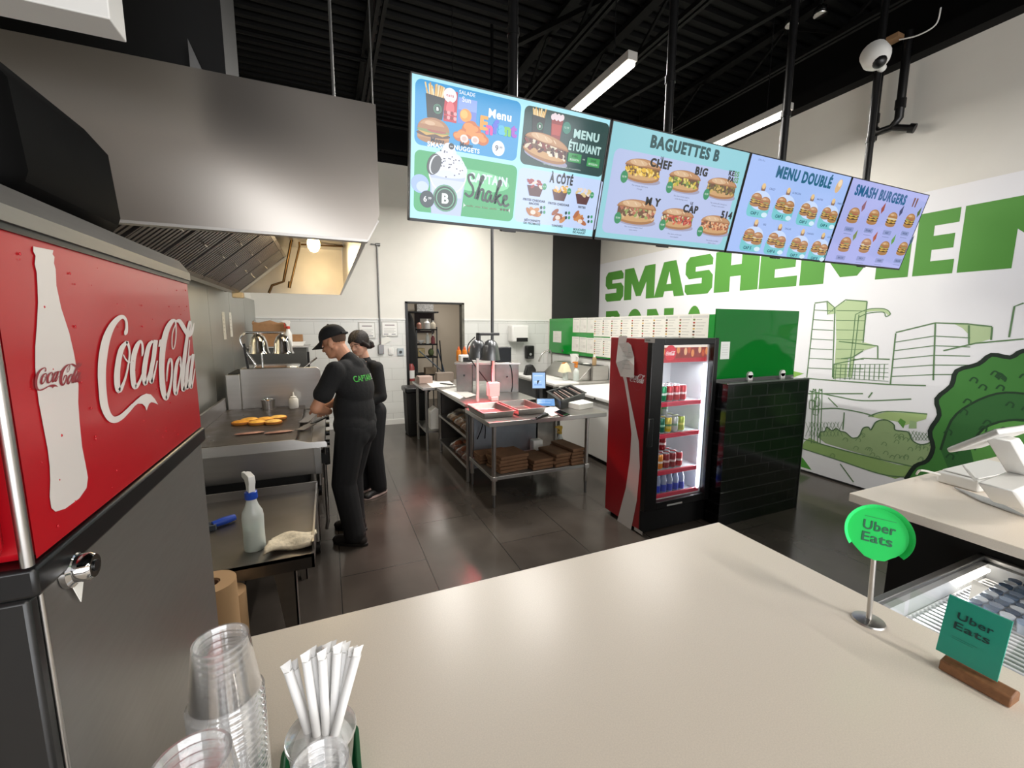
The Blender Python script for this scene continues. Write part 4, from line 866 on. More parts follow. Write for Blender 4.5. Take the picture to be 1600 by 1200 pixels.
p = at_y(643, 595, 8.0); obj('cylinder', M().lathe([(.001, 0), (.06, 0), (.06, .26), (.03, .32)], p, 16), mat('faded_red', '#8c3b3a', .4), t); obj('label_band', M().lathe([(.061, .05), (.061, .2)], p, 16), WHP, t)

# ================================================================== island: prep table in front
t = th('prep_table', 'stainless prep table in mid-kitchen with pans on top and paper bags below', 'table', (2.0, 4.0, 0))
TX0, TX1, TY0, TY1, TZ = 1.335, 2.655, 3.62, 4.38, .855
obj('worktop', M().box(TX0, TY0, TZ-.045, TX1, TY1, TZ), mat('satin_steel_top', '#b3b0ac', .3, 1, noise=(5, .95, 1.05), det=1), t, bevel=.004)
obj('lower_shelf', M().box(1.375, TY0+.03, .275, 2.46, TY1-.03, .31), mat('galvanised_shelf', '#a5a5a3', .38, .9), t, bevel=.003)
for x, y in ((1.40, TY0+.04), (2.44, TY0+.04), (1.40, TY1-.05), (2.44, TY1-.05)):
    g_ = obj('leg', M().cyl((x, y, .13), (x, y, TZ-.04), .021, n=16), STEEL, t); obj('foot', M().cyl((x, y, 0), (x, y, .13), .014, .014, n=12), ALU, g_)
    obj('shelf_clamp', M().box(x-.026, y-.026, .27, x+.026, y+.026, .315), STEEL, t, bevel=.004)
# shelf cabinet behind it
t = th('shelf_cabinet', 'open steel shelf cabinet with bagged buns behind the prep table', 'cabinet', (1.8, 5.0, 0))
SX0, SX1, SY0, SY1 = 1.36, 2.24, 4.40, 5.72
obj('top', M().box(SX0-.02, SY0, .865, SX1, SY1, .90), STEEL, t, bevel=.003)
obj('end_panel', M().box(SX0+.03, SY0, .15, SX1, SY0+.02, .865), mat('galvanised_panel', '#8f959b', .42, .85, noise=(6, .85, 1.1)), t)
obj('end_panel', M().box(SX0+.0, SY1-.02, .15, SX1, SY1, .865), STEELD, t)
obj('back_panel', M().box(SX1-.02, SY0, .15, SX1, SY1, .865), STEELD, t)
for z in (.15, .50): obj('shelf', M().box(SX0, SY0+.02, z, SX1-.02, SY1-.02, z+.03), STEEL, t, bevel=.002)
for x, y in ((SX0+.02, SY0+.03), (SX0+.02, SY1-.04), (SX1-.04, SY0+.03), (SX1-.04, SY1-.04)): obj('leg', M().cyl((x, y, 0), (x, y, .865 if x < 1.5 else .15), .019, n=12), STEEL, t)
# bagged buns
def bread(x, y, z, lx, ly, label, nb, c):
    t = th('bread_bag', label, 'bread bag', (x, y, z), 'bags of buns on the cabinet shelves'); random.seed(int(x*977+y*331+z*77))
    for i in range(nb):
        bx, by = x+(i % 3-1)*lx*.3, y+((i//3) % 2-.5)*ly*.42; bz = z+.045+.06*(i//6)
        obj('bun', M().ell((bx, by, bz), (lx*.17, ly*.22, .042), 14, 8), mat('bun_brown', c, .6), t)
    def f(u, v):
        a = 2*math.pi*u; ph = math.pi*v; w_ = 1+.07*math.sin(a*5+v*9)+.05*math.sin(a*11-v*17)
        return (x+lx*.56*math.sin(ph)**.7*math.cos(a)*w_, y+ly*.56*math.sin(ph)**.7*math.sin(a)*w_, z+.004+(.14+.02*math.sin(a*4))*(1-math.cos(ph))/2)
    obj('film', M().sheet(f, 40, 18), BAGP, t, smooth=180)
for i, (y, lb) in enumerate(((5.16, 'clear bag of buns on the upper cabinet shelf, farther in'), (4.83, 'clear bag of buns in the middle of the upper cabinet shelf'), (4.545, 'clear bag of buns on the upper cabinet shelf, by the end panel'))):
    bread(1.545, y, .531, .34, .26 if i != 2 else .20, lb, 6, '#8a6036')
for i, (y, lb) in enumerate(((5.05, 'bag of brown buns on the lower cabinet shelf, farther in'), (4.775, 'bag of brown buns on the lower cabinet shelf, in the middle'), (4.535, 'bag of brown buns on the lower cabinet shelf, by the end panel'))):
    bread(1.545, y, .181, .34, .235 if i != 2 else .18, lb, 9, '#7a3f22')
# small table and bin behind
t = th('side_table', 'small steel table between the shelf cabinet and the doorway', 'table', (1.5, 6.1, 0))
obj('worktop', M().box(1.16, 5.76, .865, 2.2, 6.55, .90), STEEL, t, bevel=.003); obj('lower_shelf', M().box(1.2, 5.8, .25, 2.15, 6.5, .28), STEEL, t)
for x, y in ((1.22, 5.82), (1.22, 6.48), (2.12, 5.82), (2.12, 6.48)): obj('leg', M().cyl((x, y, 0), (x, y, .87), .02, n=12), STEEL, t)
t = th('waste_bin', 'black waste bin with a bag beside the doorway', 'bin', (1.26, 6.85, 0))
obj('bin_body', M().prism([(1.10, 6.64, 0), (1.42, 6.64, 0), (1.44, 6.64, .74), (1.08, 6.64, .74)], (0, .36, 0)), BLKM, t, bevel=.02)
obj('bag_rim', M().box(1.06, 6.62, .70, 1.46, 7.02, .78), BLK, t, bevel=.02)
bagw = M().prism([(1.28, 5.86, .281), (1.44, 5.86, .281), (1.45, 5.86, .52), (1.36, 5.86, .60), (1.28, 5.86, .54)], (0, .2, 0)); one('white_sack', bagw, WHP, 'white sack on the lower shelf of the small table', 'sack', (1.36, 5.96, .281), bevel=.01)
def flat(name, pts, z, label, cat='paper', m=PAPER, h=.002): return one(name, M().prism([(x, y, z) for x, y in pts], (0, 0, h)), m, label, cat, (pts[0][0], pts[0][1], z))
def fz(*l, z): return [tuple(at_z(x, y, z))[:2] for x, y in l]
flat('paper_sheet', fz((664, 597), (700, 594), (712, 603), (676, 606), z=.90), .901, 'white papers spread on the small table by the doorway')
flat('wrap_paper', fz((689, 610), (712, 606), (734, 616), (718, 624), z=.90), .901, 'white wrapping paper on the cabinet top, nearer the doorway', h=.004)
flat('wrap_paper', fz((710, 612), (726, 611), (744, 618), (728, 623), z=.90), .906, 'greyish wrapping paper overlapping the white one on the cabinet top', m=mat('grey_wrapping', '#c4c2bc', .8), h=.003)
p0, p1 = at_z(688, 599, .92), at_z(708, 601, .92)
one('kitchen_knife', M().bar(p0, p1, .025, .015), BLK, 'black knife on the papers of the small table', 'knife', p0, bevel=.003)
one('receipt_roll_box', M().box(1.20, 6.2, .901, 1.40, 6.42, 1.0), mat('pinkish_box', '#a08a80', .7), 'dusty pink box on the small table', 'box', (1.3, 6.3, .901), bevel=.004)
one('grey_carton', M().box(1.50, 6.34, .901, 1.76, 6.5, 1.03), mat('grey_brown_carton', '#75695f', .8), 'grey-brown carton at the back of the small table', 'carton', (1.6, 6.4, .901), bevel=.004)
# pass-over box standing on the cabinet: two side panels and a top shelf
t = th('pass_shelf', 'steel pass-over shelf box on the cabinet top behind the twin lamp', 'shelf', (1.95, 5.3, .90))
e = R(-20); c0 = Vector((1.93, 5.28, .90)); ex, ey = Vector((math.cos(e), math.sin(e), 0)), Vector((-math.sin(e), math.cos(e), 0))
def lb_(x0, y0, z0, x1, y1, z1):
    b = M(); vs = [c0+ex*x+ey*y+Vector((0, 0, z)) for z in (z0, z1) for y in (y0, y1) for x in (x0, x1)]
    return b.add(vs, [(0, 2, 3, 1), (4, 5, 7, 6), (0, 1, 5, 4), (2, 6, 7, 3), (0, 4, 6, 2), (1, 3, 7, 5)])
GP = mat('dull_panel_steel', '#8b8a88', .4, .9, noise=(7, .85, 1.1))
obj('top_shelf', lb_(-.42, -.24, .36, .42, .20, .385), STEEL, t, bevel=.003)
obj('side_panel', lb_(-.40, -.2, 0, -.20, .18, .36), GP, t, bevel=.003); obj('side_panel', lb_(.10, -.2, 0, .40, .18, .36), GP, t, bevel=.003)
obj('back_panel', lb_(-.2, .16, .1, .10, .18, .36), GP, t)
for (x, z) in ((.25, .20), (-.3, .22)): obj('bolt', M().cyl(tuple(c0+ex*x+ey*-.2+Vector((0, 0, z))), tuple(c0+ex*x+ey*-.212+Vector((0, 0, z))), .012, n=10), CHROME, t)
tz_ = 1.286
def onshelf(x, y): q = c0+ex*x+ey*y; return (q.x, q.y, tz_)
for i, (x, y, lb) in enumerate(((-.385, .08, 'orange sauce bottle at the far left of the pass-over shelf'), (-.31, .13, 'orange sauce bottle second from the left on the pass-over shelf'), (-.24, .14, 'orange sauce bottle third from the left on the pass-over shelf'))):
    q = onshelf(x, y); t = th('sauce_bottle', lb, 'sauce bottle', q, 'orange sauce bottles')
    obj('bottle_body', M().lathe([(.001, 0), (.032, 0), (.034, .01), (.034, .12), (.026, .14), (.015, .145)], q, 16), ORG, t)
    obj('cap', M().lathe([(.022, .14), (.018, .16), (.005, .19), (.001, .19)], q, 12), mat('orange_cap', '#b8501f', .4), t)
q = onshelf(-.28, -.08); t = th('label_printer', 'white label machine with a dark front on the pass-over shelf', 'printer', q)
obj('case', M().box(q[0]-.09, q[1]-.06, tz_, q[0]+.12, q[1]+.06, tz_+.09), WHP, t, bevel=.012); obj('front', M().box(q[0]-.06, q[1]-.068, tz_+.005, q[0]+.06, q[1]-.058, tz_+.06), BLK, t, bevel=.004)
q = onshelf(.20, -.05); one('black_printer', M().box(q[0]-.11, q[1]-.08, tz_, q[0]+.09, q[1]+.08, tz_+.19), mat('navy_black_plastic', '#14181f', .4), 'black box printer on the pass-over shelf right of the lamp domes', 'printer', q, bevel=.008)
p0 = c0+ex*.30+ey*-.21
one('dangling_cable', M().tube(smooth([tuple(p0+Vector((-.03, 0, .38))), tuple(p0+Vector((0, -.02, .30))), tuple(p0+Vector((.02, -.01, .1))), tuple(p0+Vector((.0, -.02, .01)))], 6), .006, 6), BLK, 'black cable hanging down the pass-over box', 'cable', p0)

# ---- twin heat lamp on the prep table, fed from the roof
LY = 4.50
def T(x, y, Y=LY): return at_y(x, y, Y)
px0, px1 = T(746, 600).x, T(771, 600).x; BZ = .90
t = th('heat_lamp', 'grey twin-dome heat lamp lighting the pans red on the prep table', 'heat lamp', (px1, LY, BZ))
dz = T(765, 562).z
obj('post', M().box(px0-.014, LY-.014, BZ, px0+.014, LY+.014, dz+.02), WHP, t, bevel=.003)
obj('post', M().box(px1-.014, LY-.014, BZ, px1+.014, LY+.014, dz+.02), WHP, t, bevel=.003)
obj('base_box', M().box(px1-.065, LY-.04, BZ+.05, px1+.065, LY+.05, BZ+.21).box(px1-.045, LY-.05, BZ, px1+.045, LY+.06, BZ+.05), WHP, t, bevel=.008)
tb = T(765, 524).z
obj('top_bracket', M().box(px0-.01, LY-.07, tb, px1+.05, LY-.02, tb+.03).box(px0-.01, LY-.07, tb-.06, px0+.02, LY+.02, tb+.03), DGREY, t, bevel=.008)
RL = mat('red_lamp_bulb', '#ff9a8a', .4, em=6, emc='#ff6a5a')
for x, y in ((T(751, 555).x, LY+.10), (T(764, 555).x, LY-.05)):
    d = obj('lamp_dome', M().lathe([(r_*1.12, z_*1.08) for r_, z_ in ((.001, .215), (.025, .21), (.055, .19), (.078, .14), (.09, .05), (.098, 0), (.092, 0), (.083, .05), (.07, .14), (.001, .2))], (x, y, dz), 28), mat('grey_dome', '#77797b', .3, .8), t)
    obj('bulb', M().ell((x, y, dz+.06), (.04, .04, .05)), RL, d)
    l = bpy.data.lights.new('heat_lamp_light', 'SPOT'); l.energy = 60; l.color = (1, .07, .09); l.spot_size = R(92); l.spot_blend = .6; l.shadow_soft_size = .04
    o = bpy.data.objects.new('heat_lamp_light', l); COL.objects.link(o); o.location = (x, y, dz+.0); o.rotation_euler = (R(-30), 0, 0)
obj('lamp_cord', M().tube(smooth([(px0-.01, LY+.05, tb-.02), (px0-.10, LY+.03, tb-.12), (px0-.06, LY+.02, tb-.28), (px1-.03, LY+.02, BZ+.17)], 8), .007, 8), BLK, t)
px_ = T(769, 400, 4.64).x
t2 = th('power_pole', 'grey power pole running from the roof down behind the lamp domes', 'pole', (px_, 4.64, BZ)); obj('tube', M().cyl((px_, 4.64, BZ+.001), (px_, 4.64, 3.2), .018, n=14), mat('mid_grey_tube', '#5b5c5e', .45, .3), t2)
obj('upper_tube', M().cyl((px_, 4.64, 3.2), (px_, 4.64, ZC-.05), .016, n=14), BLACKP, t2)
obj('base_flange', M().cyl((px_, 4.64, BZ+.001), (px_, 4.64, BZ+.012), .05), ALU, t2)
# pans
def pan(c, label):
    z0, z1 = TZ+.001, TZ+.068; t = th('steel_pan', label, 'pan', (sum(p[0] for p in c)/4, sum(p[1] for p in c)/4, z0), 'pans under the heat lamp')
    cx_, cy_ = sum(p[0] for p in c)/4, sum(p[1] for p in c)/4
    def ins(k, z): return [(cx_+(p[0]-cx_)*k, cy_+(p[1]-cy_)*k, z) for p in c]
    rings = [ins(.84, z0), ins(.92, z1), ins(1.0, z1), ins(1.0, z1-.004), ins(.93, z1-.006), ins(.855, z0+.003)]
    b = M(); b.add([p for r in rings for p in r], [(k*4+i, k*4+(i+1) % 4, ((k+1) % 6)*4+(i+1) % 4, ((k+1) % 6)*4+i) for k in (0, 1, 2, 3, 4) for i in range(4)]+[(3, 2, 1, 0)])
    obj('pan_shell', b, STEEL, t, bevel=.004)
def rectpan(cx, cy, w_, d_, rz):
    c_, s_ = math.cos(rz), math.sin(rz); return [(cx+u*w_/2*c_-v*d_/2*s_, cy+u*w_/2*s_+v*d_/2*c_) for u, v in ((-1, 1), (-1, -1), (1, -1), (1, 1))]
pan(rectpan(1.495, 4.02, .345, .54, .02), 'steel pan lit red under the heat lamp, at the aisle corner of the table')
pan(rectpan(1.865, 4.05, .335, .54, .02), 'steel pan half in red light right of the lamp base')
p0, p1 = at_z(832, 656, .87), at_z(855, 648, .88)
t = th('carving_knife', 'black-handled tool lying at the front edge of the prep table', 'knife', p0)
obj('handle', M().tube([p0.lerp(p1, .25), p0.lerp(p1, .6)+Vector((0, 0, .006)), p1], [.014, .020, .018], 10), BLK, t); obj('blade', M().bar(p0, p0.lerp(p1, .3), .03, .005), DGREY, t)
flat('white_receipt', fz((846, 640), (866, 634), (880, 645), (862, 651), z=TZ), TZ+.001, 'white paper under the phone on the prep table')
q = fz((866, 645), (874, 642), (890, 649), (880, 652), z=TZ)
t = th('phone', 'black phone lying on the prep table', 'phone', (q[0][0], q[0][1], TZ+.004)); obj('body', M().prism([(x, y, TZ+.0035) for x, y in q], (0, 0, .01)), BLK, t, bevel=.003)
cx_, cy_ = sum(a[0] for a in q)/4, sum(a[1] for a in q)/4; obj('glass', M().prism([(cx_+(x-cx_)*.92, cy_+(y-cy_)*.92, TZ+.0137) for x, y in q], (0, 0, .0008)), mat('phone_glass', '#050506', .05), t)
# cutlery tray, napkins
c = fz((848, 610), (876, 630), (917, 616), (884, 603), z=.93)
def cut_tray():
    t = th('cutlery_tray', 'grey compartment tray of cutlery at the back of the prep table', 'tray', (c[0][0], c[0][1], TZ))
    O = Vector((*c[1], TZ+.001)); U = Vector((*c[2], TZ+.001))-O; V = Vector((*c[0], TZ+.001))-O; h = .095
    V = V*.8; U = U*1.0
    def P(u, v, z): return O+U*u+V*v+Vector((0, 0, z))
    def pb(u0, v0, u1, v1, z0, z1, k=0): return [P(u, v, z) for z in (z0, z1) for v in (v0, v1) for u in (u0, u1)]
    F8 = [(0, 2, 3, 1), (4, 5, 7, 6), (0, 1, 5, 4), (2, 6, 7, 3), (0, 4, 6, 2), (1, 3, 7, 5)]
    b = M()
    for a in ((.06, .06, .94, .94, 0, .01), (.04, .04, .96, .08, 0, h), (.04, .92, .96, .96, 0, h), (.04, .04, .08, .96, 0, h), (.92, .04, .96, .96, 0, h), (0, 0, 1, .06, h-.008, h), (0, .94, 1, 1, h-.008, h), (0, 0, .06, 1, h-.008, h), (.94, 0, 1, 1, h-.008, h)): b.add(pb(*a), F8)
    obj('tray_shell', b, DGREY, t, bevel=.003)
    for u in (.28, .5, .72): obj('divider', M().add(pb(u-.015, .08, u+.015, .92, .01, h-.004), F8), DGREY, t)
    random.seed(5); k = 0
    for u in (.18, .39, .61, .83):
        for j in range(3):
            uu = u+random.uniform(-.05, .05); p0, p1 = P(uu, .2, .05+.012*j), P(uu+random.uniform(-.03, .03), .85, .055+.012*j); k += 1
            cu = one('cutlery', M().bar(p0, p1, .014, .004).ell(p0, (.016, .016, .005), 10, 6), mat('pinkish_cutlery', '#b39a92', .35, .3), 'utensil in the grey tray, %s counting from its near corner' % ORD[k-1], 'cutlery', p0, 'cutlery in the grey tray')
cut_tray()
p = fz((888, 637), (905, 641), (927, 637), (910, 632), z=TZ)
t = th('napkin_stack', 'small stack of white napkins at the right of the prep table', 'napkins', (p[0][0], p[0][1], TZ)); obj('napkins', M().prism([(x, y, TZ+.001) for x, y in p], (0, 0, .06)), PAPER, t, bevel=.004)
# tablets
def tablet(c, w_, h_, tilt, rz, label, stand):
    t = th('tablet', label, 'tablet', c); m = Matrix.Translation(Vector(c)) @ Euler((tilt, 0, rz)).to_matrix().to_4x4()
    def bx(x0, y0, z0, x1, y1, z1): b = M(); b.box(x0, y0, z0, x1, y1, z1); b.v = [tuple(m @ Vector(v)) for v in b.v]; return b
    obj('case', bx(-w_/2, 0, 0, w_/2, .012, h_), BLK, t, bevel=.004)
    A = Art(lambda u, v, h: tuple(m @ Vector((u, -.001-h, v))), .0004); A.rect(-w_/2+.012, .012, w_/2-.012, h_-.012, '#7fb0ea', 0)
    A.rect(-w_/2+.03, h_*.75, w_/2-.04, h_*.78, '#dcecff', 2); A.rect(-w_/2+.03, h_*.4, w_/2-.06, h_*.43, '#cfe4ff', 2); A.rect(-w_/2+.03, h_*.2, w_/2-.05, h_*.3, '#5a8fd0', 2)
    obj('screen', A.b, DISP, t, smooth=0)
    if stand: obj('stand', M().bar((c[0], c[1]+.03, TZ), (c[0], c[1]+.03, c[2]+.1), .04, .03).box(c[0]-.06, c[1]-.03, TZ, c[0]+.06, c[1]+.10, TZ+.015), BLK, t)
p = at_y(842, 608, 4.30); tablet((p.x, 4.30, p.z), .17, .20, R(-8), R(-18), 'upright tablet on a black stand on the prep table', 1)
p = at_z(846, 634, TZ+.012); tablet((2.20, 4.12, TZ+.006), .22, .15, R(-62), R(-25), 'tablet lying tilted back on the prep table before the upright one', 0)
# flat paper bags on the lower shelf
SH = .311
def stack(cx, cy, w_, d_, n, rz, lb, h=.035):
    for i in range(n):
        random.seed(int(cx*500+i)); z = SH+i*h; b = M(); a = rz+random.uniform(-.05, .05); ca, sa = math.cos(a), math.sin(a); dx, dy = random.uniform(-.008, .008), random.uniform(-.008, .008)
        pts = [(-.5, -.5), (.5, -.5), (.5, .5), (-.5, .5)]; q = [(cx+dx+(u*w_)*ca-(v*d_)*sa, cy+dy+(u*w_)*sa+(v*d_)*ca) for u, v in pts]
        b.prism([(x, y, z+.001) for x, y in q], (0, 0, h-.004))
        pos = {0: 'bottom', n-1: 'topmost'}.get(i, '%s lowest' % ORD[i])
        one('paper_bag_bundle', b, KRAFTD, 'brown paper bags, %s bundle of the %s' % (pos, lb), 'paper bags', (cx, cy, z), 'bundles of folded paper bags', bevel=.006)
stack(1.62, 3.86, .32, .30, 5, .12, 'tall stack nearest the aisle')
stack(1.56, 4.15, .34, .20, 3, .0, 'stack behind the tall one')
stack(1.93, 3.84, .24, .34, 3, .1, 'second stack from the aisle')
stack(2.145, 3.84, .19, .34, 4, .12, 'third stack from the aisle')
stack(2.325, 3.86, .16, .40, 5, .1, 'stack by the freezer side leg')
for i in range(2):
    pass
p = at_y(893, 708, 4.24); spray(2.415, 4.17, SH+.001, .29, 'milky spray bottle with a yellow sprayer on the low table shelf', MILKY, YEL, YEL, rz=math.pi)
one('white_tub', M().box(2.10, 4.22, SH+.001, 2.22, 4.32, SH+.14), WHP, 'white tub behind the paper bag stacks', 'tub', (2.25, 4.27, SH), bevel=.01)
for i, (x0, x1) in enumerate(((1.50, 1.56), (1.53, 1.47), (1.84, 1.87), (1.95, 2.0))):
    one('power_cable', M().tube(smooth([(x0, 4.36, .80), ((x0+x1)/2+.02, 4.33, .66), (x1, 4.36, .50 if i < 2 else .66)], 6), .006, 6), BLK, 'thin black cable hanging under the prep table, %s from the aisle' % ORD[i], 'cable', (x0, 4.36, .8), 'cables under the prep table')

# ================================================================== sink unit and chest freezer along the half wall
t = th('sink_counter', 'steel sink counter with a white top against the tiled half wall', 'sink', (3.5, 6.2, 0))
obj('worktop', M().box(3.06, 5.50, .87, 3.50, 7.10, .90), WHP, t, bevel=.004)
obj('rim', M().box(3.04, 5.48, .845, 4.06, 7.12, .87), STEEL, t); obj('sink_deck', M().box(3.50, 5.50, .87, 4.06, 7.1, .905), STEEL, t)
obj('sink_housing', M().prism([(3.56, 5.62, .905), (3.80, 5.62, 1.12), (4.07, 5.62, 1.12), (4.07, 5.62, .905)], (0, 1.2, 0)), STEEL, t, bevel=.004)
obj('end_plate', M().box(3.78, 5.55, .905, 4.07, 5.61, 1.13), STEEL, t, bevel=.003)
for x, y in ((3.1, 5.55), (4.0, 5.55), (3.1, 7.05), (4.0, 7.05)): obj('leg', M().cyl((x, y, 0), (x, y, .85), .02, n=12), STEEL, t)
obj('under_cabinet', M().box(3.08, 5.9, .35, 4.0, 7.05, .84), DGREY, t, bevel=.005)
fx = at_x(860, 560, 3.98); t = th('faucet', 'curved steel faucet at the sink by the green board', 'faucet', (3.95, 7.0, .905))
p0, p1, p2 = at_y(843, 562, 6.9), at_y(848, 552, 6.9), at_y(862, 558, 6.9)
obj('spout', M().tube(smooth([(p2.x, 6.9, .905), tuple(p2), (p2.x-.04, 6.9, p1.z+.05), tuple(p1), tuple(p0)], 6), .014, 10), STEEL, t); obj('aerator', M().cyl(p0, p0+Vector((-.01, 0, -.04)), .019), STEEL, t)
pb = at_z(866, 590, .90); spray(pb.x, 5.80, .906, .27, 'green-tinted spray bottle draped with a yellow cloth on the sink counter', MILKY, ORG, ORG, LIQ, rz=math.pi, fat=1.2)
pc = at_z(877, 590, .90); spray(pb.x+.11, 5.66, .906, .29, 'green-tinted spray bottle with an orange sprayer beside the cloth-draped one', MILKY, ORG, ORG, LIQ, rz=math.pi, fat=1.2)
def drape(u, v):
    a = u*2*math.pi; r = .034+.07*v**.8+.010*math.sin(a*5)*v; return (pb.x-.01+r*math.cos(a), 5.80+r*math.sin(a), .906+.268-.14*v**1.4+.008*math.sin(a*3))
one('yellow_cloth', M().sheet(drape, 30, 8), mat('pale_yellow_cloth', '#d6cfae', .9), 'pale yellow cloth hung over the spray bottle', 'cloth', (pb.x, 5.75, 1.1), smooth=180)
one('scanner', M().prism([(3.12, 6.62, .901), (3.32, 6.62, .901), (3.33, 6.62, .99), (3.27, 6.62, 1.08), (3.17, 6.62, 1.07)], (0, .12, 0)), BLK, 'black handheld machine on the sink counter below the soap dispenser', 'machine', (3.2, 6.7, .901), bevel=.015)
p = at_x(883, 556, 3.95); t = th('white_pitcher', 'white pitcher on the ledge above the sink', 'pitcher', (3.93, p.y, 1.121))
obj('body', M().lathe([(.001, 0), (.06, 0), (.075, .15), (.07, .15), (.055, .01), (.001, .01)], (3.93, 6.35, 1.121), 18), WHP, t); obj('handle', M().tube(smooth([(3.93, 6.28, 1.24), (3.93, 6.23, 1.22), (3.93, 6.235, 1.16), (3.93, 6.28, 1.15)], 5), .008), WHP, t)
t = th('amber_bottle', 'small amber bottle on a black tray above the sink', 'bottle', (3.93, 5.74, 1.131)); obj('body', M().lathe([(.001, 0), (.035, 0), (.036, .10), (.02, .13)], (3.93, 5.74, 1.131), 16), mat('amber_plastic', '#a58a66', .3), t); obj('cap', M().lathe([(.02, .13), (.02, .16), (.001, .16)], (3.93, 5.74, 1.131), 12), WHP, t)
t = th('black_tray', 'shallow black tray with white scraps on the sink ledge', 'tray', (3.93, 5.9, 1.121)); obj('tray', M().box(3.82, 5.64, 1.121, 4.05, 6.1, 1.131), BLK, t, bevel=.003); obj('scrap', M().ell((3.92, 5.95, 1.136), (.05, .08, .01)), WHP, t)
t = th('chest_freezer', 'white chest freezer standing behind the red cooler', 'freezer', (3.6, 4.9, 0))
obj('cabinet', M().box(3.14, 4.22, .05, 4.06, 5.44, .80), mat('white_enamel', '#dcdad4', .3, coat=.2), t, bevel=.01)
obj('lid', M().box(3.11, 4.20, .81, 4.07, 5.45, .865), WHP, t, bevel=.015); obj('gasket', M().box(3.15, 4.23, .80, 4.05, 5.43, .81), DGREY, t); obj('plinth', M().box(3.18, 4.26, 0, 4.04, 5.4, .05), BLKM, t)
obj('lid_lock', M().cyl((3.112, 4.5, .83), (3.10, 4.5, .83), .012), BLK, t)
# ================================================================== four menu screens
SW, SH_, PITCH = 1.098, .632, 1.1075
TT, TB = Vector((0, 2.10, 2.886)), Vector((0, 2.252, 2.274))       # top and bottom edge of the tilted screens
SV = (TT-TB).normalized(); SN = Vector((1, 0, 0)).cross(SV)         # SN points at the customers
if SN.y > 0: SN = -SN
SX = [.398+i*PITCH for i in range(4)]
def screen(i, label, art):
    x0 = SX[i]; O = Vector((x0+.004, TB.y, TB.z)); t = th('menu_screen', label, 'menu screen', (x0+SW/2, 2.19, 2.27), 'menu screens above the counter')
    def P(u, v, h): return O+Vector((u, 0, 0))+SV*v+SN*h
    def bx(u0, v0, h0, u1, v1, h1):
        b = M(); b.add([P(u, v, h) for h in (h0, h1) for v in (v0, v1) for u in (u0, u1)], [(0, 2, 3, 1), (4, 5, 7, 6), (0, 1, 5, 4), (2, 6, 7, 3), (0, 4, 6, 2), (1, 3, 7, 5)]); return b
    obj('case', bx(0, 0, -.05, SW, SH_, -.006), BLK, t, bevel=.004)
    fr = bx(0, 0, -.008, SW, .014, .002)
    for a in ((0, SH_-.006, -.008, SW, SH_, .002), (0, 0, -.008, .006, SH_, .002), (SW-.006, 0, -.008, SW, SH_, .002)):
        q = bx(*a); fr.add(q.v, q.f)
    obj('bezel', fr, BLK, t)
    obj('sensor_bump', bx(SW*.46, -.008, -.03, SW*.54, .002, -.004), BLK, t, bevel=.002)
    obj('wall_bracket', bx(SW*.3, .2, -.10, SW*.7, .42, -.05), BLK, t, bevel=.004)
    A = Art(P, .00025)
    nd = SN.dot(O)
    def C(px, py):                                               # a point of the photographed screen on this panel
        d = ray(px, py); k = (nd-SN.dot(EYEV))/SN.dot(d); q = EYEV+d*k-O; return q.x, q.dot(SV)
    art(A, C)
    obj('display', A.b, DISP, t, smooth=0)
def logo_b(A, x, y, r, L): A.ell(x, y, r, r, '#5b9c7c', L).ell(x, y, r*.88, r*.88, '#12352e', L+1).ring(x, y, r*.74, r*.07, '#6fb592', L+2).text('B', x, y-r*.36, r*.72, '#e9f2ec', L+3, bold=.05)
def fries(A, x, y, s, box='#101c1c', L=3, b=True):
    random.seed(int(x*1000)); cs = ['#e8c98d', '#d9ae62', '#f0dcae', '#c99a52']
    for i in range(16):
        u = -.42+.84*i/15; h = random.uniform(.35, .62); A.stroke([(x+u*s*.8, y+.2*s), (x+u*s*1.1+random.uniform(-.05, .05)*s, y+.2*s+h*s)], .07*s, cs[i % 4], L)
    A.poly([(x-.46*s, y+.36*s), (x+.46*s, y+.30*s), (x+.36*s, y-.6*s), (x-.36*s, y-.6*s)], box, L+1)
    if b: logo_b(A, x+.12*s, y-.18*s, .2*s, L+2)
def burger(A, x, y, s, L=3, double=False, q=0):
    A.ell(x, y-.30*s, .5*s, .14*s, '#a8784e', L); A.rect(x-.5*s, y-.30*s, x+.5*s, y-.22*s, '#bb8a5c', L+1)
    yy = y-.18*s
    for j in range(2 if double else 1):
        A.ell(x, yy, .53*s, .09*s, '#5d4034', L+2); A.poly([(x-.50*s, yy+.06*s), (x+.50*s, yy+.06*s), (x+.28*s, yy-.03*s), (x+.05*s, yy+.02*s), (x-.22*s, yy-.05*s)], '#cfa652', L+3); yy += .12*s
    A.ell(x, yy-.03*s, .52*s, .06*s, ['#84945a', '#a8584c', '#d2c8ae'][q % 3], L+4); A.ell(x+.1*s, yy-.02*s, .3*s, .045*s, ['#a85a50', '#8c9a62', '#9a6a54'][q % 3], L+4)
    A.ell(x, yy, .5*s, .33*s, '#ab7850', L+5, a0=0, a1=180); A.ell(x-.04*s, yy+.09*s, .38*s, .18*s, '#c2946a', L+6, a0=10, a1=170); A.ell(x-.12*s, yy+.17*s, .16*s, .06*s, '#d5b08c', L+7)
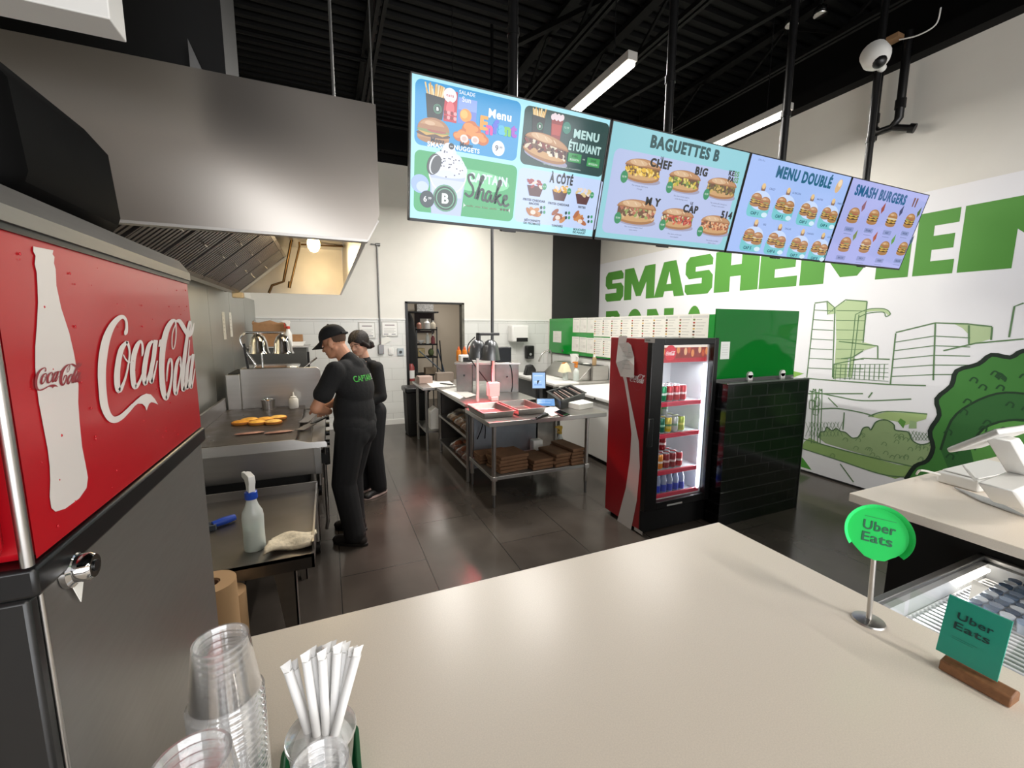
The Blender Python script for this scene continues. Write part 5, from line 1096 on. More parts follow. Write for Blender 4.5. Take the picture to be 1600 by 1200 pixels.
def sub(A, x, y, s, rot, fill, L=3):
    ca, sa = math.cos(R(rot)), math.sin(R(rot)); random.seed(int(x*900+y*300))
    def T(u, v): return x+(u*ca-v*sa)*s, y+(u*sa+v*ca)*s
    def E(u, v, a, b, c, l, a2=0, **k): p = T(u, v); A.ell(p[0], p[1], a*s, b*s, c, l, rot+a2, **k)
    E(.05, -.19, .50, .09, '#9d9bb4', L); E(0, -.12, .5, .13, '#a4744a', L+1); E(-.02, -.10, .47, .10, '#c99e6c', L+2)
    A.poly([T(-.47, -.08), T(.48, -.10), T(.47, .06), T(-.47, .08)], '#6b4a34', L+3)
    for i in range(70): E(random.uniform(-.46, .46), random.uniform(-.11, .06), random.uniform(.025, .06), random.uniform(.015, .035), random.choice(fill), L+4, random.uniform(-70, 70))
    E(0, .05, .50, .17, '#9d6b45', L+5, a0=2, a1=178); E(-.01, .065, .47, .145, '#b98a60', L+6, a0=6, a1=174); E(-.14, .13, .24, .06, '#d4b08a', L+7)
    for u in (-.25, -.05, .15): E(u, .14, .05, .012, '#e2c6a4', L+8, -35)
def scr1(A, C):
    A.rect(.004, .014, SW-.004, SH_-.006, '#a9e6f2', 0)
    c = lambda x, y: C(620+x/4.138, 90+y/4.138)
    def panel(p0, p1, col, L=1): a, b = c(*p0), c(*p1); A.rrect(min(a[0], b[0]), min(a[1], b[1]), max(a[0], b[0]), max(a[1], b[1]), .03, col, L); return a, b
    panel((120, 128), (772, 672), '#1597d4'); panel((115, 590), (748, 1062), '#35a866'); panel((830, 303), (1325, 775), '#12403f'); panel((790, 705), (1290, 1118), '#c2d4f6')
    x, y = c(120, 592); A.ell(x+.30, y-.10, .2, .05, '#7fd49c', 2)
    # children menu
    x, y = c(248, 300); fries(A, x, y, .10)
    a, b = c(308, 205), c(385, 425); A.rect(a[0], b[1], b[0], a[1], '#c3283c', 3); x, y = c(345, 245); A.ell(x, y, .032, .03, '#f4f4f6', 4).text('nana', x, y-.006, .014, '#c3283c', 5, bold=.02); x, y = c(345, 330); A.ell(x, y, .02, .03, '#e76a72', 4)
    x, y = c(345, 375); 
    for i in range(8): A.ell(x-.024+.016*(i % 4), y-.01+.02*(i//4), .008, .008, '#f0a0a4' if i % 2 else '#8e1626', 5)
    a, b = c(400, 255), c(510, 445); A.rect(a[0], b[1], b[0], a[1], '#6d86d6', 3); A.rect(a[0], a[1]-.05, b[0], a[1], '#8aa6ee', 4); x, y = c(445, 375); A.ell(x, y, .03, .028, '#ee9a3a', 5).ell(x-.008, y+.004, .018, .018, '#f7bd62', 6); x, y = c(450, 290); A.text('Sun', x, y, .022, '#eef2ff', 5, bold=.02)
    x, y = c(455, 245); A.text('SALADE', x, y, .016, '#f2f6ff', 5, bold=.02)
    x, y = c(238, 455); burger(A, x, y, .155, 6)
    random.seed(2)
    for (px, py), r in (((425, 500), .03), ((470, 455), .034), ((510, 515), .03), ((395, 510), .022), ((560, 540), .024), ((480, 490), .03), ((505, 470), .026), ((440, 540), .02), ((540, 515), .026)):
        x, y = c(px, py); A.ell(x, y, r*1.2, r*.85, '#c96a26', 8, random.uniform(-30, 30)); A.ell(x-.004, y+.004, r*.8, r*.5, '#e69143', 9)
    for px, py in ((435, 525), (505, 535)): x, y = c(px, py); A.ell(x, y, .021, .018, '#e9ddd8', 10).ell(x, y, .012, .010, '#d9b9b0', 11)
    x, y = c(665, 400); A.text('Menu', x, y, .038, '#f3f7fa', 12, bold=.04)
    for ch, px, py, col in (('E', 560, 465, '#f2a02c'), ('n', 595, 495, '#e2379c'), ('f', 635, 490, '#4f64d8'), ('a', 675, 495, '#46b7e8'), ('n', 712, 505, '#6cc14c'), ('t', 752, 512, '#a042c4')): x, y = c(px, py); A.text(ch, x, y, .058 if ch in 'Eft' else .055, col, 12, bold=.08)
    x, y = c(262, 550); A.text('Menu', x, y, .020, '#16263a', 12, bold=.04); x, y = c(258, 582); A.text('SMASH', x, y, .021, '#eef6fa', 12, bold=.04)
    x, y = c(352, 574); A.ell(x, y, .014, .014, '#12222c', 12).text('ou', x, y-.004, .010, '#ffffff', 13)
    x, y = c(448, 580); A.text('Menu', x, y, .020, '#16263a', 12, bold=.04); x, y = c(452, 608); A.text('NUGGETS', x, y, .020, '#eef6fa', 12, bold=.04)
    x, y = c(655, 588); A.ell(x, y, .035, .035, '#e4ecfa', 12).text('9', x-.009, y-.012, .026, '#2c3346', 13, bold=.03).text('.99', x+.012, y, .011, '#2c3346', 13, bold=.02)
    # student menu
    x, y = c(915, 420); fries(A, x, y, .085); x, y = c(1030, 475)
    A.poly([(x-.035, y+.055), (x+.035, y+.055), (x+.024, y-.085), (x-.024, y-.085)], '#8e2a2a', 3); A.poly([(x-.03, y+.03), (x+.03, y+.03), (x+.024, y-.02), (x-.024, y-.02)], '#b5443c', 4)
    for i in range(6): A.ell(x-.028+.011*i, y+.06+.006*(i % 2), .012, .014, '#e6d4da', 5)
    x, y = c(1098, 455); A.ell(x, y, .026, .028, '#2f7f6c', 5).text('13.99', x, y-.004, .010, '#bfe0d4', 6)
    x, y = c(965, 595); sub(A, x, y+.01, .27, -8, ['#5b1e1c', '#d9cdb2', '#7d2a24', '#e5ddc8', '#3f1614'], 7)
    x, y = c(1222, 535); A.text('MENU', x, y+.002, .040, '#b9dcd8', 12, bold=.06, rot=0); x, y = c(1215, 585); A.text('ÉTUDIANT', x, y-.022, .040, '#b9dcd8', 12, bold=.06, fit=.205)
    for px, s_ in ((1148, 'AVEC'), (1268, 'SANS')): x, y = c(px, 650 if px < 1200 else 680); A.rect(x-.042, y-.022, x+.042, y+.022, '#3c9a56', 12).text(s_, x, y+.003, .011, '#14342c', 13, bold=.03).text('BOISSON', x, y-.014, .010, '#d9efe0', 13, bold=.02)
    x, y = c(1207, 660); A.text('ou', x, y-.003, .010, '#e6f2ee', 13)
    x, y = c(1065, 712); A.text('*Offre valide uniquement sur présentation de la carte étudiante', x, y, .007, '#cfe0dc', 12, fit=.24)
    # shake
    x, y = c(150, 815); A.ell(x-.0, y, .045, .042, '#9db8f0', 4).ell(x+.012, y-.012, .03, .025, '#c4d4fa', 5)
    x, y = c(325, 860); A.poly([(x-.092, y+.08), (x+.092, y+.08), (x+.078, y-.115), (x-.078, y-.115)], '#b9c6ee', 5); A.poly([(x-.085, y+.05), (x+.085, y+.05), (x+.075, y-.03), (x-.075, y-.03)], '#cfd8f6', 6)
    A.ell(x, y+.08, .098, .022, '#dbe4fb', 6).ring(x, y+.08, .098, .006, '#f4f7ff', 7, rx=1)
    for (dx, dy, r) in ((-.05, .10, .05), (0, .11, .055), (.05, .10, .05), (-.03, .14, .045), (.03, .14, .042), (0, .17, .04), (0, .195, .026)): A.ell(x+dx, y+dy, r, r*.75, '#d9dff8', 8).ell(x+dx-.006, y+dy+.006, r*.7, r*.45, '#eef1fd', 9)
    random.seed(4)
    for i in range(34): A.ell(x+random.gauss(0, .04), y+.13+random.gauss(0, .035), .004, .003, '#4a4a60', 10)
    x2, y2 = c(238, 690); A.ell(x2, y2, .032, .05, '#3c3f42', 10, -18).ell(x2+.006, y2, .026, .045, '#dfe6ee', 11, -18).ell(x2+.012, y2, .024, .044, '#474b50', 12, -18)
    x, y = c(312, 910); logo_b(A, x, y, .064, 12)
    x, y = c(195, 915); A.ell(x, y, .037, .04, '#12303a', 12).text('6', x-.010, y-.012, .026, '#f4f8fa', 13, bold=.03).text('.99', x+.012, y, .011, '#f4f8fa', 13, bold=.02)
    x, y = c(590, 800); A.text('CAPTAIN', x, y-.012, .042, '#d8e8f4', 12, bold=.06, fit=.21)
    # brush script word, drawn as strokes
    S_ = {'S': [(.13, .86), (.08, 1), (.0, .93), (.02, .72), (.11, .5), (.12, .25), (.04, .1), (-.06, .2)], 'h': [(.18, .05), (.24, .5), (.34, .98), (.29, .98), (.25, .4), (.23, .05), (.29, .45), (.36, .48), (.35, .1), (.42, .1)], 'a': [(.55, .45), (.47, .48), (.42, .2), (.48, .06), (.55, .38), (.55, .12), (.61, .1)], 'k': [(.61, .1), (.67, .5), (.76, .98), (.71, .98), (.67, .4), (.66, .05), (.69, .3), (.78, .48), (.70, .28), (.78, .05), (.84, .1)], 'e': [(.84, .1), (.86, .25), (.93, .36), (.92, .48), (.86, .4), (.86, .14), (.92, .04), (1.0, .16)]}
    a, b = c(455, 905), c(738, 800); W2 = b[0]-a[0]; H2 = .115
    for g in S_.values():
        q = smooth([(a[0]+u*W2, a[1]-.004+v*H2-.02*u) for u, v in g], 5); A.stroke(q, .012, '#0e2f2c', 13)
    p0, p1 = c(430, 935), c(728, 1005); A.rrect(p0[0], p1[1]+.012, p1[0], p0[1]-.014, .016, '#dce9e4', 12)
    x, y = (p0[0]+p1[0])/2-.03, (p0[1]+p1[1])/2-.005; A.text('vanille  oreo  fraise  nutella', x, y, .010, '#7d3a44', 13, fit=.17)
    for i in range(3): A.ell(p1[0]-.05+.018*i, y+.005, .007, .006, '#4a3a30', 13)
    # sides
    x, y = c(1062, 805); A.text('À CÔTÉ', x, y-.008, .044, '#15191d', 12, bold=.06, fit=.145)
    for i, (px, py, lb, col) in enumerate(((893, 845, 'FRITES CHEDDAR BACON', '#a5464a'), (1052, 875, 'FRITES CHEDDAR', '#d9a22a'), (1200, 900, 'FRITES', '#dcc48e'))):
        x, y = c(px, py); A.poly([(x-.05, y+.012), (x+.05, y+.012), (x+.034, y-.04), (x-.03, y-.04)], '#5a3538', 12); random.seed(i+3)
        for k in range(14): A.ell(x+random.uniform(-.042, .042), y+.012+random.uniform(-.006, .026), .014, .007, col if k % 3 else '#e8d6c8', 13, random.uniform(-50, 50))
        x2, y2 = c(px+60, py-10); A.ell(x2, y2, .013, .017, '#3a9a68', 14).text('5.99', x2, y2-.003, .007, '#eaf6ee', 15)
        x2, y2 = c(px-5, py+75-i*5)
        for k, s_ in enumerate(['FRITES CHEDDAR', 'BACON'] if i == 0 else [lb]): A.text(s_, x2, y2-.008-.017*k, .0115, '#22262e', 14, bold=.04)
    for i, (px, py, lb, col) in enumerate(((880, 985, 'BÂTONNETS|DE FROMAGE', '#b5713c'), (1040, 1020, 'TENDERS', '#a05a3a'), (1185, 1045, 'BOUCHÉES|DE POULET', '#b06a44'))):
        x, y = c(px, py); random.seed(i+9)
        for k in range(6): A.ell(x+random.uniform(-.035, .035), y+random.uniform(-.022, .024), .026, .012, col if k % 2 else '#c98850', 13, random.uniform(-60, 60))
        A.ell(x, y-.012, .016, .012, '#e8d8cc', 14)
        for k in range(4): x2, y2 = c(px+52+20*(k % 2), py-15+30*(k//2)); A.ell(x2, y2, .0075, .009, '#173f38' if k % 2 == 0 else '#3a9a68', 14)
        x2, y2 = c(px-5, py+68)
        for k, s_ in enumerate(lb.split('|')): A.text(s_, x2, y2-.006-.016*k, .0115, '#22262e', 14, bold=.04)
screen(0, 'leftmost menu screen, with a blue children menu, green shake and dark student panels', scr1)
def scr2(A, C):
    c = lambda x, y: C(930+x/5.456, 180+y/5.456)
    A.rect(.004, .014, SW-.004, SH_-.006, '#8fcbd6', 0)
    a, b = c(105, 300), c(1225, 1130); A.rrect(.045, .045, SW-.05, SH_-.13, .04, '#b3bfe4', 1)
    x, y = c(775, 300); A.text('BAGUETTES B', x, y-.022, .062, '#1c4a50', 8, bold=.07, fit=.545)
    for (px, py), (tx, ty), nm, s, fill, sub1, sub2 in (
        ((405, 470), (560, 415), 'CHEF', .268, ['#e2b53a', '#caa02a', '#f0d27a', '#7a5a2a'], 'Pain ciabatta, bœuf haché', 'fromage'),
        ((760, 560), (905, 480), 'B!G', .262, ['#7d9440', '#c9b23c', '#4c5a30', '#e0cd72'], 'Pain, bœuf émincé, oignons', 'salade, fromage, sauce'),
        ((1075, 620), (1190, 0), '', .265, ['#8a7a3c', '#4c4a2c', '#c9a85c', '#6a5a34'], 'Pain, poulet grillé, champignons', 'fromage et sauce maison'),
        ((350, 820), (492, 738), 'M Y', .300, ['#6a4434', '#b06a54', '#8fa05c', '#d2b28a'], 'Pain, saucisse merguez, bœuf', 'sauce maison'),
        ((700, 880), (812, 800), 'CAP', .270, ['#b03a34', '#d06a4c', '#d9cfae', '#7d9440'], 'Pain, bacon, poulet pané', 'sauce piquante'),
        ((1020, 935), (1118, 850), '514', .268, ['#c77a4a', '#e0a878', '#a0583a', '#d9b48e'], 'Pain, poulet croustillant', 'salade et sauce')):
        x, y = c(px, py); sub(A, x, y, s, 0, fill, 3)
        if nm: x2, y2 = c(tx, ty); A.text(nm, x2, y2-.022, .044, '#101418', 12, bold=.07)
        if nm in ('CHEF', 'CAP'): x2, y2 = c(tx+10, ty-50); A.text('LE', x2, y2-.008, .015, '#101418', 12, bold=.05)
        x2, y2 = c(px-160 if px < 600 else px-130, py+55); A.ell(x2, y2, .026, .033, '#2f8a5c', 12).text('10.99', x2, y2-.004, .011, '#e6f2ea', 13)
        x2, y2 = c(px-25, py+135); A.text(sub1, x2, y2-.004, .0085, '#5b627a', 12).text(sub2, x2, y2-.020, .0085, '#5b627a', 12)
    x, y = c(1180, 508); A.text('KE', x-.022, y-.008, .030, '#15191d', 12, bold=.06).text('SS', x+.024, y-.008, .030, '#5f9a6c', 12, bold=.06)
    x, y = c(1175, 555); A.text('PA', x-.022, y-.012, .030, '#15191d', 12, bold=.06).text('SS', x+.024, y-.012, .030, '#5f9a6c', 12, bold=.06)
screen(1, 'second menu screen from the left, listing six baguette sandwiches', scr2)
def scr3(A, C):
    c = lambda x, y: C(1140+x/4.848, 230+y/4.848)
    A.rect(.004, .014, SW-.004, SH_-.006, '#a3bdf2', 0)
    x, y = c(570, 240); A.text('MENU DOUBLÉ', x, y-.025, .070, '#1f5f80', 8, bold=.07, fit=.60)
    x, y = c(825, 295); A.ell(x, y, .03, .05, '#d9b48a', 8, -20).ell(x+.005, y+.02, .022, .024, '#efd6b4', 9)
    x, y = c(240, 105); A.text('Offre Pro', x, y, .012, '#6a7ca8', 8)
    k = 0
    for r in range(2):
        for j in range(4):
            px, py = (((230, 415), (425, 445), (612, 490), (775, 520)), ((175, 680), (362, 710), (540, 745), (700, 770)))[r][j]; x, y = c(px, py)
            x -= .012*j; A.rrect(x-.108, y-.100, x+.108, y+.01, .035, '#74c4cc', 3); A.ell(x, y+.01, .10, .062, '#c6d8f8', 4)
            burger(A, x-.045, y+.012, .105, 5, True, k); burger(A, x+.045, y-.004, .105, 12, True, k+1)
            A.rrect(x-.03, y+.07, x+.012, y+.105, .008, '#8a6a5a', 20); A.ell(x-.01, y+.1, .018, .018, '#e2c08a', 21)
            A.text(('CRAZY', 'LE BACON', 'MASTER', 'FAMOUS', 'BIG', 'DALLAS', 'CHICKEN', 'LE BLEU')[k], x+.08, y+.085, .013, '#5a6f9c', 20, bold=.03)
            A.text('CAP %d' % (k+1), x-.03, y-.085, .020, '#1d5a68', 20, bold=.05); A.ell(x+.07, y-.078, .03, .016, '#cfe8f4', 20); k += 1
screen(2, 'third menu screen from the left, with eight double burger combos on teal plates', scr3)
def scr4(A, C):
    c = lambda x, y: C(1140+x/4.848, 230+y/4.848)
    A.rect(.004, .014, SW-.004, SH_-.006, '#a9aee6', 0)
    x, y = c(1150, 370); A.text('SMASH BURGERS', x, y-.028, .072, '#1f5a8a', 8, bold=.07, fit=.70)
    for d in (-.02, .02): x, y = c(1405, 415); A.poly([(x+d-.012, y+.03), (x+d+.012, y+.03), (x+d+.008, y-.04), (x+d-.008, y-.04)], '#7a4a44', 8)
    k = 0
    for r in range(2):
        for j in range(4):
            px, py = (((950, 515), (1105, 530), (1250, 550), (1390, 560)), ((885, 735), (1045, 745), (1190, 765), (1335, 770)))[r][j]; x, y = c(px, py)
            x -= .02+.012*j; burger(A, x, y, .14, 3, True, k); A.poly([(x+.06, y+.07), (x+.095, y+.12), (x+.105, y+.06), (x+.08, y+.03)], ('#8a5a6a', '#9a4a44', '#4a4a74', '#5a6a44', '#7d8a54', '#a8502f', '#6a9a54', '#4a5a7a')[k], 14)
            A.rrect(x-.06, y-.125, x+.06, y-.09, .008, '#8f97c8', 14).text(('CLASSIC', 'DOUBLE', 'BLEU', 'VEGGIE', 'BACON', 'SPICY', 'GREEN', 'DELUXE')[k], x, y-.114, .014, '#2c3a6a', 15, bold=.03); A.rect(x-.05, y-.145, x+.05, y-.14, '#8a90c0', 14); k += 1
screen(3, 'rightmost menu screen, titled smash burgers with eight single burgers', scr4)

# ================================================================== papers and board on the half wall
BX = HX-.006
g0, g1 = at_x(856, 497, BX), at_x(856, 550, BX)
one('green_board', M().box(BX-.006, 2.95, 1.235, HX-.001, YB-.06, 1.895), GRNB, 'long green acrylic board on the half wall, carrying rows of papers', 'board', (HX, 5, 1.235))
one('board_rail', M().box(BX-.016, 2.95, 1.215, HX-.001, YB-.06, 1.234), BLK, 'black rail under the green board on the half wall', 'rail', (HX, 5, 1.215))
for (x, y), lb in (((855, 507), 'upper clip at the far end of the green board'), ((879, 548), 'lower clip under the far end of the green board')):
    p = at_x(x, y, BX-.01); one('board_clip', M().cyl((BX-.006, p.y, p.z), (BX-.02, p.y, p.z), .025, n=14), ALU, lb, 'clip', (BX, p.y, p.z))
PXX = BX-.0075
def menu_art(k):
    def f(A):
        A.rect(.05, .86, .95, .95, '#cfcfca', 2); cs = ['#6f8a4a', '#b0483a', '#7a5a3a', '#c9a24a', '#38382f', '#8a5a44']
        for j in range(7):
            A.ell(.14, .80-j*.11, .075, .035, cs[(j+k) % 6], 3); A.rect(.28, .79-j*.11, .62+.28*((j*3+k) % 4)/4, .805-j*.11, '#9d9d98', 3)
    return f
def plain_art(k):
    def f(A):
        A.rect(.1, .88, .9, .93, '#b9b9b5', 2)
        for j in range(9): A.rect(.1, .80-j*.08, .45+.4*((j*5+k) % 6)/6, .812-j*.08, '#b4b4af', 3)
        A.rect(.55, .3, .85, .5, '#d3cfc8', 2); A.rect(0, .0, 1, .035, '#5da04a', 2)
    return f
def cp(x, y): return at_x(850+x/5.926, 470+y/5.926, PXX)
top = [(270, 330, 160, 310), (336, 396, 158, 308), (402, 462, 157, 306), (466, 535, 155, 342), (541, 617, 152, 345), (620, 705, 150, 330), (708, 802, 146, 328), (808, 900, 142, 328), (906, 1002, 140, 328), (1008, 1118, 136, 328), (1124, 1240, 132, 328), (1250, 1368, 128, 328), (1375, 1518, 124, 328)]
bot = [(262, 325, 322, 468), (331, 393, 325, 478), (399, 458, 328, 488), (462, 540, 345, 510), (546, 622, 348, 520)]
for i, (xa, xb, ya, yb) in enumerate(top):
    a, b_ = cp(xa, ya), cp(xb, yb); zt = max(a.z, b_.z)
    z0 = zt-(.262 if i < 3 else .33 if i > 4 else .31)
    sheet_x('menu_sheet', PXX-.0006*(i % 2), a.y, b_.y, z0, min(zt, 1.925), '%s paper sheet from the far end in the top row on the green board' % ORD[i], art=menu_art(i) if i > 2 else plain_art(i), group='paper sheets on the green board')
for i, (xa, xb, ya, yb) in enumerate(bot):
    a, b_ = cp(xa, ya), cp(xb, yb); za = (cp(xa, ya).z+cp(xb, ya).z)/2
    z0 = cp(xa, yb).z; sheet_x('menu_sheet', PXX-.0016, a.y, b_.y, z0, z0+(.27 if i < 3 else .31), '%s paper sheet from the far end in the bottom row on the green board' % ORD[i], art=plain_art(i) if i < 3 else menu_art(i), group='paper sheets on the green board')
a, b_ = cp(86, 280), cp(160, 388); sheet_x('drawing_sheet', PXX, a.y, b_.y, b_.z, a.z, 'single white sheet with a sketch on the bare green end of the board', lines=5)
# green screen on top of the black tiled partition
SY = 2.70
a, b_ = at_y(1110, 482, SY), at_y(1245, 590, SY)
t = th('green_screen', 'upright green acrylic screen standing on the black tiled partition', 'screen', (3.55, SY, PZ))
zt = at_y(1177, 484, SY).z; xr = at_y(1243, 540, SY).x
obj('panel', M().box(3.08, SY-.006, PZ+.022, xr, SY+.006, zt), mat('green_acrylic_sheet', '#077a28', .06, coat=.3, trans=.25, ior=1.3), t)
for x, y in ((1172, 588), (1223, 584)):
    p = at_y(x, y, SY-.02); obj('clip', M().cyl((p.x, SY-.025, PZ+.045), (p.x, SY-.006, PZ+.045), .032, n=20).box(p.x-.03, SY-.025, PZ+.0, p.x+.03, SY+.02, PZ+.045), WHP, t)
obj('foot_rail', M().box(3.08, SY-.01, PZ, xr, SY+.01, PZ+.022), ALU, t)
a, b_ = at_y(1127, 534, SY-.008), at_y(1139, 561, SY-.008)
A = Art(lambda u, v, h: (a.x+(b_.x-a.x)*u, SY-.0075-h, b_.z+(a.z-b_.z)*v), .0003); A.rect(0, 0, 1, 1, '#e3e5e1', 0)
for j in range(5): A.rect(.15, .8-j*.14, .8, .82-j*.14, '#b5b8b3', 2)
one('notice_sheet', A.b, PRINT, 'white notice on the green screen right of the cooler', 'paper', (a.x, SY-.01, b_.z), smooth=0)

# ================================================================== red drinks cooler
CX0, CX1, CY0, CY1, CZ = 2.338, 3.060, 2.627, 3.165, 1.654
t = th('drinks_cooler', 'tall red glass-door drinks cooler beside the black tiled partition', 'cooler', (2.7, 2.9, 0))
RC = mat('cooler_red', '#97101c', .35, coat=.2)
obj('side_panel', M().box(CX0, CY0+.055, .04, CX0+.03, CY1, CZ-.0), RC, t, bevel=.004)
obj('side_panel', M().box(CX1-.03, CY0+.055, .04, CX1, CY1, CZ), BLK, t, bevel=.004)
LIN = mat('white_liner', '#d6dade', .4)
obj('back_panel', M().box(CX0+.03, CY1-.05, .04, CX1-.03, CY1, CZ), LIN, t)
obj('roof_panel', M().box(CX0+.03, CY0+.055, CZ-.03, CX1-.03, CY1-.05, CZ), BLK, t); obj('floor_panel', M().box(CX0+.03, CY0+.055, .04, CX1-.03, CY1-.05, .27), BLK, t)
obj('liner', M().box(CX0+.03, CY0+.06, .27, CX0+.05, CY1-.05, 1.60).box(CX1-.05, CY0+.06, .27, CX1-.03, CY1-.05, 1.60).box(CX0+.05, CY0+.06, .27, CX1-.05, CY1-.05, .285).box(CX0+.05, CY0+.06, 1.60, CX1-.05, CY1-.05, 1.62), LIN, t)
GL0, GL1, GB, GT = 2.462, 3.008, .285, 1.605
dr = obj('door', M().box(CX0-.002, CY0, .22, GL0, CY0+.052, CZ+.004).box(GL1, CY0, .22, CX1, CY0+.052, CZ+.004).box(GL0, CY0, .22, GL1, CY0+.052, GB).box(GL0, CY0, GT, GL1, CY0+.052, CZ+.004), mat('cooler_black', '#0b0b0c', .3), t, bevel=.005)
obj('glass_pane', M().box(GL0, CY0+.022, GB, GL1, CY0+.028, GT), GLASS, dr)
obj('door_handle', M().box(CX0-.012, CY0-.014, .78, CX0+.04, CY0, 1.02), BLK, dr, bevel=.008)
obj('door_plate', M().box(2.58, CY0-.002, .235, 2.75, CY0, .25), LGREY, dr)
obj('kick_plate', M().box(CX0, CY0+.04, .02, CX1, CY0+.06, .215), BLK, t, bevel=.003)
for x, y in ((CX0+.06, CY0+.1), (CX1-.06, CY0+.1), (CX0+.06, CY1-.06), (CX1-.06, CY1-.06)): obj('foot', M().cyl((x, y, 0), (x, y, .045), .03, n=12), BLK, t)
A = Art(lambda u, v, h: (u, CY0+.075-h, v), .0004)               # lit header behind the glass
A.rect(GL0, 1.455, GL1, GT, '#8c2a22', 0)
for i in range(14): A.ell(GL0+.02+.04*i, 1.53+.015*(i % 3), .017, .032, ('#c2542f', '#dd8a4c', '#7a1c16', '#e7b184')[i % 4], 2)
A.rect(GL0, GT-.025, GL1, GT, '#f4e8da', 3); A.rect(GL0, 1.455, GL1, 1.49, '#b5172a', 3)
A.ell(GL0+.135, 1.535, .062, .066, '#d31f35', 4); logo(A, GL0+.088, 1.515, .094, .036, '#f6ecec', 5)
obj('lit_header', A.b, DISP, t, smooth=0)
ls = obj('light_strip', M().box(GL1-.035, CY0+.06, GB+.03, GL1-.012, CY0+.075, 1.44), mat('cool_led', '#f2f6ff', .5, em=2.6, emc='#eaf2ff'), t)
obj('light_strip', M().box(GL0+.004, CY0+.06, GB+.03, GL0+.014, CY0+.07, 1.44), mat('cool_led_dim', '#eef4ff', .5, em=1.1, emc='#eaf2ff'), t)
area('cooler_light', (GL1-.04, CY0+.09, .87), 1.1, .03, 1.5, (0, R(90), R(-20)), (.93, .97, 1)); area('cooler_top_light', (2.72, CY0+.13, 1.44), .45, .08, 1.1, (R(-15), 0, 0), (.93, .97, 1))
SHZ = (1.118, .845, .522, .287)
for i, z in enumerate(SHZ[:3]):
    obj('shelf', M().box(CX0+.052, CY0+.09, z-.012, CX1-.052, CY1-.06, z-.004), mat('white_wire', '#d0d4d8', .4), t)
    obj('price_rail', M().box(GL0+.002, CY0+.066, z-.034, GL1-.04, CY0+.088, z+.004), REDL, t, bevel=.003)
obj('price_rail', M().box(GL0+.002, CY0+.062, SHZ[3], GL1-.01, CY0+.080, SHZ[3]+.035), REDL, t, bevel=.003)
a, b_ = at_y(1088, 570, CY1-.06), at_y(1100, 582, CY1-.06); obj('inner_notice', M().box(a.x, CY1-.056, b_.z, b_.x, CY1-.052, a.z), LGREY, t)
# side artwork (faces the kitchen): white ribbon, ring and script logo
def CS(x, y): p = at_x(850+x/5.926, 470+y/5.926, CX0); return p.y, p.z
def CF(x, y): p = at_x(840+x/3.077, 470+y/3.077, CX0); return p.y, p.z
A = Art(lambda u, v, h: (CX0-.0012-h, u, v), .0004)
rb = [(392, 168), (385, 230), (400, 330), (418, 390), (440, 520), (452, 640), (445, 760), (425, 900), (382, 1062), (450, 1100), (478, 960), (492, 800), (488, 680), (470, 590), (445, 470), (425, 350), (420, 240), (432, 170)]
A.poly([CF(*p) for p in rb], '#cfc9c6', 2)
x, y = CS(872, 690); A.ring(x, y, .125, .004, '#a8505a', 1, rx=.62)
p0, p1 = CS(800, 735), CS(935, 655); logo(A, p0[0], p0[1]-.01, p1[0]-p0[0], .075, '#e6dcdc', 3)
for q in ((935, 340, 1028, 390),): a, b_ = CS(q[0], q[1]), CS(q[2], q[3]); A.rect(a[0], b_[1], b_[0], a[1], '#bdb9b5', 3); A.rect(a[0]-.01, b_[1]+.01, b_[0]+.05, a[1]-.012, '#8d8a88', 4)
a, b_ = CF(466, 1085), CF(508, 1135); A.rect(a[0], b_[1]+.01, b_[0]+.01, a[1], '#b5b0ad', 3)
obj('side_print', A.b, PRINTG, t, smooth=0)
pts = [(690, 395), (795, 385), (815, 410), (838, 520), (850, 600), (843, 712), (712, 700), (682, 570)]
q = [CS(*p) for p in pts]
b = M(); cen = [sum(p[i] for p in q)/len(q) for i in (0, 1)]
vs = [(CX0-.004-.014*((i*5) % 3)/2, p[0], p[1]) for i, p in enumerate(q)]+[(CX0-.005, *cen)]
b.add(vs, [(i, (i+1) % 8, 8) for i in range(8)], 0, hx('#c9c7c2'))
A = Art(lambda u, v, h: (CX0-.0085-h, u, v), .0004)
for j in range(6): A.rect(cen[0]-.05, cen[1]+.09-j*.035, cen[0]+.06, cen[1]+.093-j*.035, '#8d8d8a', 1)
b.add(A.b.v, A.b.f, 0, hx('#9a9a97'))
one('taped_sheet', b, PRINT, 'creased white sheet taped to the red side of the cooler', 'paper', (CX0, cen[0], cen[1]), smooth=0, thick=.0006)
# cans and bottles
def can(col, top='#b9bdc2', mark='#e8eef0'):
    t = bpy.data.objects.new('soda_can', None); b = M()
    b.lathe([(.001, .004), (.020, .002), (.024, .0), (.027, .006), (.0325, .016), (.0325, .050), (.0325, .066), (.0325, .104), (.0290, .116), (.0265, .119), (.0245, .1165), (.001, .115)], (0, 0, 0), 18, 0, [hx(top)]*3+[hx(col), hx(col), hx(mark), hx(col), hx(col)]+[hx(top)]*3)
    return b
KIND = {'green': ('#1f8a5a', '#e2f0e8'), 'red': ('#b01828', '#efd8da'), 'dark green': ('#15604a', '#8fc4a8'), 'yellow': ('#c8b41c', '#3a7a3a'), 'silver': ('#aab0ae', '#5f8f6a'), 'lime': ('#9ab02a', '#e6e46a'), 'orange': ('#d98a3a', '#f4efe6'), 'white and orange': ('#e4dcd0', '#c98a4a'), 'wine red': ('#8c1a24', '#e0c8c8')}
mesh_ = {}
